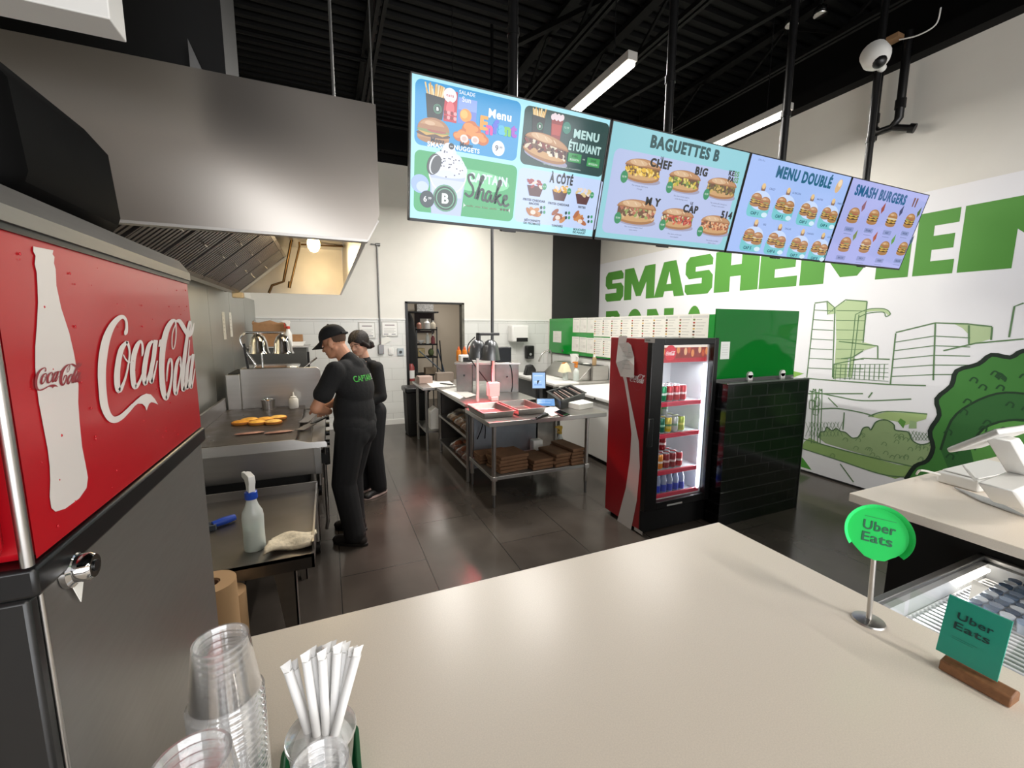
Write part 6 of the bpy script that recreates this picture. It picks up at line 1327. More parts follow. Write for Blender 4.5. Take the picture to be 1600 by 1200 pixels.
def place(kind, x, y, z, label):
    if kind not in mesh_:
        o = obj('soda_can', can(KIND[kind][0], mark=KIND[kind][1]), CANM); mesh_[kind] = o
    else: o = mesh_[kind].copy(); COL.objects.link(o)
    o.location = (x, y, z); o.scale = (1.08, 1.08, 1.14); tag(o, label, 'soda can', 'soda cans in the cooler')
rows = [(SHZ[0], ['green', 'green', 'red', 'red', 'red'], 0, 'top shelf'), (SHZ[1], ['dark green', 'dark green', 'yellow', 'silver', 'lime'], 3, 'second shelf'), (SHZ[2], ['white and orange', 'orange', 'wine red', 'wine red', 'red'], 3, 'third shelf')]
for z, ks, st_, nm in rows:
    for r in range(3):
        for i, k in enumerate(ks):
            place(k, GL0+.055+.0735*i, CY0+.135+.075*r, z, '%s can, %s from left in %s row on cooler %s' % (k, ORD[i], ('front', 'middle', 'back')[r], nm))
    for i in range(st_):
        k = (['dark green', 'lime', 'silver'] if nm[0] == 's' else ['red', 'red', 'wine red'])[i]
        place(k, GL0+.055+.0735*i+.02, CY0+.21, z+.1365, '%s can stacked atop the %s middle row, %s from left' % (k, nm, ORD[i]))
bt = None
for r in range(2):
    for i in range(6):
        x, y = GL0+.05+.068*i, CY0+.13+.075*r; lb = 'blue-labelled water bottle, %s from left in %s row on cooler floor' % (ORD[i], ('front', 'back')[r])
        if bt is None:
            bt = th('water_bottle', lb, 'water bottle', (x, y, SHZ[3]+.001), 'water bottles in the cooler'); z = SHZ[3]+.001
            obj('bottle_body', M().lathe([(.001, .004), (.024, 0), (.030, .008), (.030, .085), (.027, .10), (.030, .115), (.028, .14), (.014, .18), (.013, .195)], (x, y, z), 16), clear('bottle_plastic', '#dfe8f6', .3, .06, .12, '#b9c6e0', .45), bt)
            obj('label', M().lathe([(.0305, .03), (.0305, .09)], (x, y, z), 16), mat('blue_label', '#2a3fae', .35), bt); obj('cap', M().lathe([(.0145, .19), (.0145, .208), (.001, .208)], (x, y, z), 12), WHP, bt)
        else: dup(bt, (x, y, SHZ[3]+.001), None, lb)
# ================================================================== foreground on the service counter
CT = 1.0005
CUPP = [(.0465, 0), (.0485, .001), (.0485, .004), (.0455, .006), (.0445, .012), (.0415, .04), (.0348, .092), (.0345, .0955), (.0315, .0955), (.029, .088), (.001, .088)]
cupm = M().lathe([(r, z) for r, z in CUPP], (0, 0, 0), 40); cupm.mi = [1 if i//40 < 4 or i//40 in (7, 8) else 0 for i in range(len(cupm.f))]
cup0 = None
def stackc(x, y, n, name, lean=(0, 0)):
    global cup0
    for i in range(n):
        pos = 'topmost' if i == n-1 else '%s from the top' % ORD[n-1-i] if n-1-i < 20 else 'bottom'
        lb = 'upturned clear plastic cup, %s of %s' % (pos, name)
        if cup0 is None: cup0 = obj('plastic_cup', cupm, [CLEAR, CRIM], smooth=60); o = cup0
        else: o = cup0.copy(); COL.objects.link(o)
        o.location = (x+lean[0]*i, y+lean[1]*i, CT+i*.0112); o.rotation_euler = (0, 0, i*.7); tag(o, lb, 'cup', 'clear cups stacked upside down')
def fd(x, y, d): return EYEV+ray(x, y)*d
def stack_at(px, py, d, name, lean=(0, 0)):
    p = fd(px, py, d); n = max(1, min(21, round((p.z-CT-.0955)/.0112)+1)); stackc(p.x, p.y, n, name, lean); return p, n
stack_at(345, 1004, .60, 'the tall stack by the dispenser')
stack_at(291, 1120, .415, 'the stack nearest the camera')
stack_at(500, 1197, .53, 'the stack in front of the straws')
# green tray with the straw cup
p = fd(502, 1142, .62); sx_, sy_ = p.x, p.y
TX0_, TX1_, TY0_, TY1_ = -.107, .050, .30, sy_+.085
a = at_z(560, 1124, 1.035)
TX1_ = a.x; TY1_ = a.y; 
TY0_ = .52
t = th('straw_tray', 'green plastic tray holding the cup of straws on the counter', 'tray', ((TX0_+TX1_)/2, (TY0_+TY1_)/2, CT))
def rr(x0, y0, x1, y1, r, z, n=5):
    o = []
    for cx, cy, a0 in ((x1-r, y0+r, -90), (x1-r, y1-r, 0), (x0+r, y1-r, 90), (x0+r, y0+r, 180)):
        for i in range(n+1): q = R(a0+i*90/n); o.append((cx+r*math.cos(q), cy+r*math.sin(q), z))
    return o
L_ = [rr(TX0_+.012, TY0_+.012, TX1_-.012, TY1_-.012, .018, CT), rr(TX0_, TY0_, TX1_, TY1_, .022, CT+.036), rr(TX0_+.008, TY0_+.008, TX1_-.008, TY1_-.008, .018, CT+.036), rr(TX0_+.018, TY0_+.018, TX1_-.018, TY1_-.018, .014, CT+.006)]
k = len(L_[0]); b = M(); b.add([p_ for l in L_ for p_ in l], [(j*k+i, j*k+(i+1) % k, (j+1)*k+(i+1) % k, (j+1)*k+i) for j in range(3) for i in range(k)]+[tuple(range(k))[::-1], tuple(3*k+i for i in range(k))])
obj('tray_shell', b, GREENP, t, bevel=.002)
ch = p.z-(CT+.007); cz0 = CT+.0075
t = th('straw_cup', 'upright clear plastic cup full of wrapped straws in the green tray', 'cup', (sx_, sy_, cz0))
obj('cup_wall', M().lathe([(.001, 0), (.030, 0), (.0315, .002), (.0455, ch-.005)], (sx_, sy_, cz0), 40), CLEAR, t, smooth=60)
obj('rolled_rim', M().lathe([(.0455, ch-.006), (.0478, ch-.005), (.0485, ch-.002), (.0478, ch), (.046, ch-.001)], (sx_, sy_, cz0), 40), CRIM, t, smooth=60)
TOPS = [(446, 1036, .605), (457, 1033, .62), (477, 1019, .60), (487, 1012, .615), (496, 1011, .63), (503, 1016, .60), (511, 1005, .615), (519, 1002, .63), (528, 1006, .605), (534, 1003, .635), (541, 1004, .62), (552, 1011, .61), (561, 1010, .60), (515, 1010, .645), (545, 1012, .645)]
WR = mat('white_straw_wrapper', '#e9e8e6', .7)
for i, (x, y, d) in enumerate(TOPS):
    tp = fd(x, y, d); an = i*2.4; rr_ = .006+.016*((i*5) % 7)/7
    bt_ = Vector((sx_-(tp.x-sx_)*.25+rr_*math.cos(an)*.6, sy_-(tp.y-sy_)*.25+rr_*math.sin(an)*.6, cz0+.006)); dv = (tp-bt_).normalized()
    t = th('wrapped_straw', 'white paper-wrapped straw, %s from left at its tip, in the clear cup' % ORD[i] if i < 13 else 'white paper-wrapped straw at the rear of the cup, %s' % ('left of its middle' if i == 13 else 'right of its middle'), 'straw', bt_, 'wrapped straws in the cup')
    obj('wrapper', M().tube([bt_, tp-dv*.012], .0062, 12), WR, t)
    s_ = dv.cross(Vector((.4, -.8, 0))).normalized()
    q = tp-dv*.012; b = M(); b.add([q-s_*.0062, q+s_*.0062, tp+s_*.0075, tp-s_*.0075, q+dv.cross(s_)*.006, q-dv.cross(s_)*.006], [(0, 1, 2, 3), (4, 2, 3), (5, 3, 2), (0, 4, 3), (1, 2, 4), (0, 3, 5), (1, 5, 2)])
    obj('crimped_end', b, WR, t, smooth=0)
# round green sign on a steel pole
bp_ = at_z(1357, 970, CT); t = th('pole_sign', 'round bright green sign on a thin steel pole standing on the counter', 'sign', bp_)
obj('base', M().lathe([(.001, .008), (.010, .008), (.034, .004), (.036, 0), (.001, 0)][::-1], bp_, 32), STEEL, t)
dcx = fd(1371, 833, (bp_-EYEV).dot(_fw)-.01); nrm = (EYEV-dcx).normalized(); nrm = Matrix.Rotation(R(17), 3, 'Z') @ nrm
du = nrm.cross(Vector((0, 0, 1))).normalized()*-1; dv = nrm.cross(du)
if dv.z < 0: dv = -dv
if du.dot(_rt) < 0: du = -du
tl = R(-6); du, dv = du*math.cos(tl)+dv*math.sin(tl), dv*math.cos(tl)-du*math.sin(tl)
foot = dcx-dv*.062
obj('pole', M().cyl(bp_+Vector((0, 0, .006)), foot+dv*.01-nrm*.004, .006, n=14), STEEL, t)
GS = mat('bright_green_plastic', '#12c95a', .55, 0, .3, sss=.2); GS2 = mat('light_green_plastic', '#3ae07a', .45, 0, .3, sss=.2)
def D(u, v, w_=0): return dcx+du*u+dv*v+nrm*w_
r_ = .062; outline = [(r_*math.cos(R(a)), r_*math.sin(R(a))) for a in range(-58, 239, 9)]+[(-.020, -.064), (0, -.068), (.020, -.064)]
obj('disc', M().prism([D(u, v, -.002) for u, v in outline], nrm*.004), GS, t)
b = M(); an = [R(a) for a in range(-42, 223, 7)]
for i in range(len(an)-1):
    q = [(r_*math.cos(x), r_*math.sin(x), w_) if j == 0 else ((r_+.009)*math.cos(x), (r_+.009)*math.sin(x), w_) for x in (an[i], an[i+1]) for j, w_ in ((0, .002), (1, .013), (1, .009), (0, -.002))]
    b.add([D(*p_) for p_ in q], [(0, 1, 5, 4), (1, 2, 6, 5), (2, 3, 7, 6), (3, 0, 4, 7)])
obj('rim', b, GS2, t)
A = Art(lambda u, v, h: D(u, v, .0023+h), .0004)
A.text('Uber', .002, .004, .024, '#0c5a3c', 2, bold=.025, fit=.066); A.text('Eats', .0, -.026, .024, '#0c5a3c', 2, bold=.025, fit=.062); A.rect(-.03, .036, .034, .0375, '#0b8a48', 1)
obj('lettering', A.b, PRINT, t, smooth=0)
# teal card in a wooden stand
wx = 1.232; b0, b1 = at_z(1466, 1046, CT), at_z(1572, 1106, CT)
t = th('card_stand', 'small oak block stand holding the teal card on the counter', 'stand', (wx, (b0.y+b1.y)/2, CT))
ya, yb = b0.y+.002, b1.y-.004
obj('block', M().prism([(wx-.024, ya, CT), (wx+.020, ya, CT), (wx+.020, ya, CT+.020), (wx+.006, ya, CT+.028), (wx-.020, ya, CT+.022)], (0, yb-ya, 0)), WOOD, t, bevel=.003)
c = [at_x(1482, 932, wx+.018), at_x(1582, 970, wx+.018)]; zb = CT+.0295; tilt = .20
yl, yr, zt = c[0].y+.0, c[1].y, (c[0].z+c[1].z)/2
def K(u, v, h=0): return (wx-.004+v*(zt-zb)*tilt-h, yl+(yr-yl)*u, zb+v*(zt-zb))
t = th('order_card', 'teal card with two dark words standing in the oak block', 'card', (wx, (yl+yr)/2, zb))
obj('panel', M().prism([K(0, 0), K(1, 0), K(1, 1), K(0, 1)], (.004, 0, 0)), mat('teal_acrylic', '#1aa08a', .25, coat=.3), t)
A = Art(lambda u, v, h: K(u, v, .0006+h), .0004); cw = abs(yr-yl); chh = zt-zb
def ctext(s_, u, v, hh, fit): 
    A2 = Art(lambda a_, b__, h: K(a_/cw, b__/chh, .0006+h), .0004); A2.text(s_, u*cw, v*chh, hh*chh, '#0d3b3a', 2, bold=.025, fit=fit*cw); A.b.add(A2.b.v, A2.b.f, 0, hx('#0d3b3a'))
ctext('Uber', .50, .67, .12, .58); ctext('Eats', .48, .50, .12, .58)
A.rect(.2, .36, .62, .364, '#0e5a52', 2); A.rect(.2, .33, .55, .334, '#0e5a52', 2)
obj('lettering', A.b, PRINTG, t, smooth=0)
# kraft paper rolls standing on the floor behind the counter
def roll(x, y, r, h, label):
    t = th('paper_roll', label, 'paper roll', (x, y, 0)); obj('paper', M().lathe([(r*.38, .002), (r, .002), (r, h), (r*.38, h), (r*.38, .002)], (x, y, 0), 36), ROLLP, t)
    obj('core', M().lathe([(r*.30, .001), (r*.37, .001), (r*.37, h-.004), (r*.30, h-.004), (r*.30, .001)], (x, y, 0), 28), KRAFTD, t)
pt = at_y(371, 895, 2.03); roll(pt.x-.092, 2.0, .092, pt.z-.004, 'tall tan paper roll standing beside the drinks dispenser')
pt = at_y(381, 930, 2.12); roll(pt.x-.07, 2.11, .07, pt.z-.01, 'shorter tan paper roll standing behind the tall roll') if False else roll(pt.x-.075, 2.175, .075, pt.z, 'shorter tan paper roll peeking out behind the tall roll')
# low table things
p = at_z(397, 862, LZ); spray(p.x, p.y+.04, LZ+.0005, .385, 'clear spray bottle of pale liquid with blue neck and white sprayer on the low table', MILKY, BLUE, WHP, LIQ, rz=R(115), fat=.95)
def towel(u, v):
    w_ = .012*math.sin(u*8+v*5)+.008*math.sin(v*14-u*3); return (-.345+.215*u+.02*v, 2.285+.15*v+.04*u+.02*math.sin(u*5), LZ+.023+w_*.5+.012*math.sin(v*math.pi))
one('folded_towel', M().sheet(towel, 24, 14), mat('cream_towel', '#d8cbb2', .95, noise=(60, .85, 1.1), bump=.4), 'crumpled cream towel at the front edge of the low table', 'towel', (-.24, 2.36, LZ), thick=.022, smooth=180)
p0, p1 = at_z(332, 820, LZ+.025), at_z(367, 808, LZ+.025)
t = th('scrub_brush', 'blue-handled brush lying on the low table by the wall side', 'brush', p0)
obj('handle', M().tube([p0, p0.lerp(p1, .5), p1], [.018, .023, .019], 12), BLUE, t); obj('bristles', M().box(p0.x-.06, p0.y-.03, LZ+.001, p0.x+.02, p0.y+.03, LZ+.03), mat('grey_bristle', '#3b4148', .9), t)
# payment terminal on the checkout counter
def PP(cx, cy, Y): return at_y(1400+cx/5, 620+cy/5, Y)
t = th('payment_terminal', 'white point of sale terminal with a tilted screen on the far counter', 'payment terminal', (2.7, .8, 1.0))
A0, B0 = at_z(1462, 752, 1.001), at_z(1528, 770, 1.001); hb = .055
v0 = Vector((A0.x, A0.y, 1.001)); v1 = Vector((B0.x, B0.y, 1.001)); ex_ = Vector((.36, -.06, 0))
obj('printer_box', M().prism([v0, v1, v1+ex_, v0+ex_], (0, 0, hb)), WHP, t, bevel=.008); obj('printer_lid', M().prism([v0+Vector((.02, -.01, hb+.002)), v1+Vector((.02, .01, hb+.002)), v1+ex_*.9+Vector((0, 0, hb+.03)), v0+ex_*.9+Vector((0, 0, hb+.03))], (0, 0, .006)), WHP, t, bevel=.004)
w0, w1 = at_z(1530, 783, 1.003), at_z(1610, 812, 1.003)
obj('foot_plate', M().prism([w0, w1, w1+Vector((.12, .14, 0)), w0+Vector((.10, .12, 0))], (0, 0, .008)), LGREY, t, bevel=.002)
Ya = .70
wd = [PP(620, 665, Ya), PP(850, 582, Ya), PP(1010, 700, Ya), PP(1060, 870, Ya), PP(735, 815, Ya)]
for q in wd: q.z = max(q.z, 1.012)
obj('stand_foot', M().prism(wd, (0, -.10, -.0)), WHP, t, bevel=.01)
obj('arm', M().prism([PP(685, 312, Ya), PP(755, 288, Ya), PP(948, 556, Ya), PP(1005, 690, Ya), PP(900, 640, Ya), PP(852, 582, Ya)], (0, -.07, 0)), mat('glossy_white', '#ecebe8', .2), t, bevel=.006)
N_, L__, R_ = PP(775, 250, .64), PP(390, 402, .86), PP(1090, 205, .60)
nn = (L__-N_).cross(R_-N_).normalized(); nn = nn if nn.z > 0 else -nn
obj('screen_panel', M().prism([N_, R_, R_+L__-N_, L__], -nn*.02), WHP, t, bevel=.006)
obj('display_glass', M().prism([N_+nn*.001+(L__-N_)*.05+(R_-N_)*.05, N_+nn*.001+(L__-N_)*.05+(R_-N_)*.95, N_+nn*.001+(L__-N_)*.95+(R_-N_)*.95, N_+nn*.001+(L__-N_)*.95+(R_-N_)*.05], nn*.001), mat('grey_screen_glass', '#9aa0a4', .1), t)
obj('cable', M().tube(smooth([tuple(v0+Vector((.02, -.01, hb*.6))), tuple(PP(200, 575, 1.0)), tuple(at_z(1432, 741, 1.006))], 6), .005, 8), WHP, t); obj('lead', M().tube(smooth([tuple(PP(525, 530, .80)), tuple(PP(570, 590, .78)), tuple(PP(625, 660, .74))], 6), .005, 8), WHP, t)
# glass-topped ice cream chest between the two counters
FX0, FX1, FY0, FY1, FZ = 1.372, 2.385, -.55, .725, .85
t = th('display_freezer', 'glass-topped ice cream freezer between the two beige counters', 'freezer', (1.75, .05, 0))
b = M()
for a in ((FX0, FY0, .05, FX0+.04, FY1, FZ-.02), (FX1-.04, FY0, .05, FX1, FY1, FZ-.02), (FX0, FY0, .05, FX1, FY0+.04, FZ-.02), (FX0, FY1-.04, .05, FX1, FY1, FZ-.02), (FX0, FY0, .05, FX1, FY1, .5)): b.box(*a)
obj('cabinet', b, mat('freezer_grey_white', '#b9bcbe', .35), t)
b = M()
for a in ((FX0, FY0, FZ-.02, FX0+.022, FY1, FZ), (FX1-.022, FY0, FZ-.02, FX1, FY1, FZ), (FX0, FY1-.022, FZ-.02, FX1, FY1, FZ), (FX0, FY0, FZ-.02, FX1, FY0+.022, FZ)): b.box(*a)
obj('top_frame', b, ALU, t, bevel=.003); obj('glass_lid', M().box(FX0+.02, FY0+.02, FZ-.012, FX1-.02, FY1-.02, FZ-.006), GLASS, t)
obj('light_tube', M().box(FX1-.30, FY1-.055, FZ-.04, FX1-.06, FY1-.042, FZ-.03), LEDM, t)
area('freezer_light', ((FX0+FX1)/2, FY1-.07, FZ-.06), .6, .04, 0.5, (R(-60), 0, 0))
c = [at_z(1396, 950, .80), at_z(1496, 900, .80), at_z(1524, 910, .80), at_z(1478, 992, .80)]
rx0, rx1, ry0, ry1 = FX0+.07, FX1-.06, .0, FY1-.045
t = th('wire_shelf', 'white wire shelf inside the ice cream freezer', 'wire shelf', ((rx0+rx1)/2, (ry0+ry1)/2, .775))
b = M()
for i in range(36): x = rx0+(rx1-rx0)*i/35; b.cyl((x, ry0, .775), (x, ry1, .775), .0032, n=6)
for y in (ry0, ry0+.2, ry0+.4, ry1): b.cyl((rx0, y, .771), (rx1, y, .771), .0045, n=6)
obj('wires', b, mat('white_coated_wire', '#eef0f2', .3), t)
for x, y in ((rx0, ry0), (rx1, ry0), (rx0, ry1), (rx1, ry1)): obj('leg', M().cyl((x, y, .50), (x, y, .775), .004, n=6), LGREY, t)
cm = {}
CB = ['#3d5673', '#8fa3bd', '#c9d2dc', '#5c7693']
for i in range(9):
    for j in range(11):
        k = (i*2+j*3) % 4; x, y = rx1-.015-.038*i, FY1-.125-.038*j
        if k not in cm: o = obj('ice_cream_cup', M().lathe([(.001, 0), (.014, 0), (.0165, .032), (.0178, .034), (.0178, .04), (.001, .04)], (0, 0, 0), 16, 0, [hx('#b5bfcb')]*2+[hx(CB[k])]*4), PRINTG); cm[k] = o
        else: o = cm[k].copy(); COL.objects.link(o)
        o.location = (x, y, .7785); tag(o, 'blue-toned freezer cup, %s row from far end, %s from its right side' % (ORD[j], ORD[i]), 'ice cream cup', 'lidded cups in the ice cream freezer')
p = at_z(1522, 915, FZ+.001); q = [at_z(1520, 905, FZ+.001), at_z(1545, 919, FZ+.001), at_z(1513, 938, FZ+.001)]
one('paper_notice', M().prism([tuple(v) for v in q], (0, 0, .001)), PAPER, 'white three-cornered notice lying on the freezer glass', 'paper', p)
# ================================================================== the two cooks
def fuse(b, voxel, it=4, cut=None):
    """melt overlapping closed shapes into one continuous surface; returns a mesh builder"""
    me = bpy.data.meshes.new('tmp'); me.from_pydata(b.v, [], b.f); o = bpy.data.objects.new('tmp', me); COL.objects.link(o)
    r = o.modifiers.new('r', 'REMESH'); r.mode = 'VOXEL'; r.voxel_size = voxel
    s_ = o.modifiers.new('s', 'SMOOTH'); s_.factor = .5; s_.iterations = it
    dg = bpy.context.evaluated_depsgraph_get(); dg.update(); m2 = bpy.data.meshes.new_from_object(o.evaluated_get(dg))
    out = M(); out.v = [tuple(v.co) for v in m2.vertices]; out.f = [tuple(p.vertices) for p in m2.polygons]
    bpy.data.objects.remove(o); bpy.data.meshes.remove(me); bpy.data.meshes.remove(m2)
    if cut: out.f = [f for f in out.f if cut([sum(out.v[i][k] for i in f)/len(f) for k in range(3)])]
    out.mi = [0]*len(out.f); out.c = [None]*len(out.f); return out
class Fig:
    def __init__(s, x, y, fx, fy):
        l = math.hypot(fx, fy); s.F = Vector((fx/l, fy/l, 0)); s.L = Vector((-fy/l, fx/l, 0)); s.o = Vector((x, y, 0))
    def p(s, f, l, z): return s.o+s.F*f+s.L*l+Vector((0, 0, z))
    def rot(s, pitch=0, yaw=0, roll=0):                          # local axes: x forward, y left, z up
        m = Matrix((s.F, s.L, (0, 0, 1))).transposed(); return m @ Euler((roll, pitch, yaw)).to_matrix()
def hand(b, fig, wrist, to, side, curl=.6):
    """palm, four unequal bent fingers and a thumb leaving the side of the palm"""
    wrist, to = Vector(wrist), Vector(to); d = (to-wrist).normalized(); up = Vector((0, 0, 1)); s_ = d.cross(up).normalized()*side; n_ = s_.cross(d).normalized()
    if n_.z > 0: n_ = -n_                                         # the palm looks down
    pc = wrist+d*.045; q = Matrix((d, s_, n_)).transposed(); b.ell(pc, (.050, .040, .017), 14, 10, q)
    b.cap(wrist-d*.02, wrist+d*.02, .026, .026)
    for i, (off, ln) in enumerate(((.030, .070), (.010, .078), (-.011, .072), (-.030, .056))):
        k0 = wrist+d*.085+s_*off; k1 = k0+d*ln*.42+n_*ln*.18*curl; k2 = k1+d*ln*.22+n_*ln*.36*curl; k3 = k2-d*ln*.02+n_*ln*.28*curl
        b.cap(k0-d*.02, k1, .0098, .009, 10); b.cap(k1, k2, .009, .0082, 10); b.cap(k2, k3, .0082, .0072, 10)
    t0 = wrist+d*.03+s_*.034; t1 = t0+d*.035+s_*.022+n_*.012; t2 = t1+d*.03-s_*.004+n_*.02
    b.cap(wrist+d*.02+s_*.018, t0, .014, .012, 10); b.cap(t0, t1, .0115, .010, 10); b.cap(t1, t2, .010, .008, 10)
def head(b, fig, c, pitch, yaw=0, fem=False):
    """skull, jaw, nose, brow, lips, ears; returns a function from head axes (forward, left, up) to the room"""
    q = fig.rot(pitch, yaw); c = Vector(c)
    def H(f, l, u): return c+q @ Vector((f, l, u))
    b.ell(H(-.012, 0, .035), (.098, .075, .085), 20, 14, q); b.ell(H(.018, 0, -.035), (.072, .062, .078), 18, 12, q)
    b.ell(H(.050, 0, -.082), (.036, .036, .026), 14, 10, q)       # chin
    for s_ in (-1, 1):
        b.cap(H(-.02, .052*s_, -.045), H(.045, .022*s_, -.085), .022, .02); b.ell(H(.058, .034*s_, -.020), (.022, .022, .018), 12, 8, q)   # jaw, cheek
        b.ell(H(-.012, .078*s_, -.004), (.020, .010, .034), 12, 10, q @ Euler((0, -.2, .35*s_)).to_matrix()); b.ell(H(-.008, .076*s_, -.030), (.009, .007, .010), 10, 8, q)
    b.cap(H(.082, 0, .008), H(.102, 0, -.026), .010, .0125); b.ell(H(.092, .010, -.031), (.009, .007, .006), 10, 8, q); b.ell(H(.092, -.010, -.031), (.009, .007, .006), 10, 8, q)
    b.cap(H(.078, .030, .020), H(.084, -.030, .020), .010, .010)    # brow
    b.cap(H(.076, .018, -.056), H(.076, -.018, -.056), .0085, .0085); b.cap(H(.074, .014, -.067), H(.074, -.014, -.067), .009, .009)
    return H
def face_parts(H, q, t, fem):
    for s_ in (-1, 1):
        c = H(.079, .030*s_, .0035); e = obj('eye', M().ell(c, (.0095, .0125, .0075), 12, 8, q), mat('eye_white', '#a89c92', .4), t)
        obj('iris', M().ell(H(.0865, .030*s_, .001), (.0026, .0052, .0052), 10, 8, q), mat('dark_iris', '#1b120c', .1), e)
        obj('eyelid', M().ell(H(.0795, .030*s_, .006), (.0110, .0145, .0072), 12, 8, q), SKIN if not fem else SKINW, e)
        obj('eyebrow', M().cap(H(.087, .014*s_, .024), H(.080, .046*s_, .026), .0042, .003, 8), HAIR, t)
    obj('lips', M().cap(H(.083, .017, -.0615), H(.083, -.017, -.0615), .005, .005, 8), mat('lip_tone', '#a8685a' if fem else '#9c6450', .45), t)

# ---- man in cap and T-shirt, seen from behind his left side, bent over the griddle edge
g = Fig(.155, 3.60, -.86, .51)
t = th('person', 'cook in black cap and T-shirt with green back print leaning over the griddle', 'person', (g.o.x, g.o.y, 0))
hc = g.p(.125, .015, 1.605); PIT_ = .36
b = M(); H = head(b, g, hc, PIT_, .05)
b.cap(g.p(.005, 0, 1.43), g.p(.085, .01, 1.575), .064, .056)                                   # neck
b.ell(g.p(.0, 0, 1.30), (.115, .175, .19), 20, 12, g.rot(.12)); b.ell(g.p(-.02, 0, 1.06), (.105, .15, .20), 20, 12, g.rot())
LSH, LEL, LWR = g.p(.02, .195, 1.405), g.p(.135, .285, 1.135), g.p(.185, .045, 1.06)
RSH, REL, RWR = g.p(.04, -.185, 1.405), g.p(.17, -.265, 1.15), g.p(.31, -.13, 1.06)
for a, e, w_ in ((LSH, LEL, LWR), (RSH, REL, RWR)): b.cap(a, e, .052, .042); b.cap(e, w_, .044, .028); b.ell(e, .043)
LHT, RHT = LWR+g.F*.09+g.L*-.07+Vector((0, 0, -.02)), RWR+g.F*.12+g.L*.05+Vector((0, 0, -.02))
hand(b, g, LWR, LHT, -1); hand(b, g, RWR, RHT, 1)
LHP, LKN, LAN = g.p(-.03, .095, .93), g.p(.035, .125, .50), g.p(-.055, .155, .085)
RHP, RKN, RAN = g.p(-.02, -.095, .93), g.p(.09, -.095, .50), g.p(.07, -.085, .085)
for hp_, kn, an in ((LHP, LKN, LAN), (RHP, RKN, RAN)): b.cap(hp_, kn, .085, .058); b.cap(kn, an, .056, .038); b.cap(an, an+g.F*.10+Vector((0, 0, -.045)), .036, .03)
obj('body', fuse(b, .006, 4), SKIN, t, smooth=180)
face_parts(H, g.rot(PIT_, .05), t, False)
# shirt
b = M(); b.ell(g.p(-.012, 0, 1.305), (.132, .20, .175), 24, 14, g.rot(.16)); b.ell(g.p(-.015, 0, 1.08), (.150, .188, .22), 24, 14, g.rot(.05)); b.ell(g.p(-.05, 0, 1.25), (.115, .175, .16), 20, 12, g.rot(.1))
b.cap(g.p(-.005, .13, 1.425), g.p(-.005, -.13, 1.425), .060, .060); b.cap(g.p(-.02, 0, 1.42), g.p(.02, 0, 1.475), .088, .070)
for a, e in ((LSH, LEL), (RSH, REL)): b.cap(a, a.lerp(e, .52), .075, .067); b.cap(a.lerp(e, .4), a.lerp(e, .62), .068, .072)
b.cap(g.p(-.02, .07, .97), g.p(-.02, -.07, .97), .135, .135)
shirt = fuse(b, .009, 5, lambda c: c[2] > .885)
sh_o = obj('t_shirt', shirt, CLOTH, t, smooth=180, thick=.004)
# green back print follows the cloth
bv = BVHTree.FromPolygons([Vector(v) for v in shirt.v], shirt.f)
v, f, xa, xb = textmesh('CAPTAIN', .012); v2, f2, xc, xd = textmesh('B', .012); pr = M()
def backp(u, z):                                                   # u metres to his right across the back
    o_ = g.p(-.6, -u, z); h_ = bv.ray_cast(o_, g.F); return (h_[0]-g.F*.004) if h_[0] else None
for vs, fs, x0, x1, c0_, wd_, cc in ((v, f, xa, xb, -.052, .19, '#3fae3c'), (v2, f2, xc, xd, .078, .030, '#c9c9c9')):
    P_ = [backp(c0_+(p_[0]-(x0+x1)/2)/(x1-x0)*wd_, 1.318+p_[1]*.066) for p_ in vs]
    if all(P_): pr.add(P_, fs, 0, hx(cc))
if pr.f: obj('back_print', pr, PRINT, t, smooth=0)
# trousers and shoes
b = M(); b.ell(g.p(-.03, 0, .93), (.142, .185, .13), 24, 12, g.rot()); b.ell(g.p(-.075, .065, .88), (.085, .09, .10), 16, 10, g.rot()); b.ell(g.p(-.075, -.065, .88), (.085, .09, .10), 16, 10, g.rot())
for hp_, kn, an in ((LHP, LKN, LAN), (RHP, RKN, RAN)):
    b.cap(hp_, kn, .120, .096); b.cap(kn, an+Vector((0, 0, .0)), .096, .080); b.cap(an.lerp(kn, .25), an+Vector((0, 0, .01)), .080, .086)
obj('trousers', fuse(b, .010, 5, lambda c: c[2] > .045), CLOTH2, t, smooth=180)
def shoe(an, fig, m, m2=None):
    b = M(); a = Vector((an.x, an.y, 0)); F_, L2 = fig.F, fig.L; Z = Vector((0, 0, 1))
    b.cap(a-F_*.055+Z*.045, a+F_*.13+Z*.040, .042, .038); b.cap(a-F_*.05+Z*.09, a+F_*.02+Z*.075, .040, .042); b.ell(a+F_*.14+Z*.035, (.055, .044, .034), 16, 10, fig.rot()); b.ell(a-F_*.06+Z*.04, (.04, .038, .04), 14, 8, fig.rot())
    o = obj('shoe', fuse(b, .007, 4, lambda c: c[2] > .008), m, t, smooth=180)
    s2 = M(); n = 22; pts = [a+F_*(.042+.150*math.cos(2*math.pi*i/n))+L2*(.044*math.sin(2*math.pi*i/n)) for i in range(n)]
    s2.prism([(q.x, q.y, .001) for q in pts], (0, 0, .022)); obj('sole', s2, m2 or m, o, bevel=.004)
SHOE = mat('worn_dark_shoe', '#1b1715', .6)
for an in (LAN, RAN): shoe(an, g, SHOE)
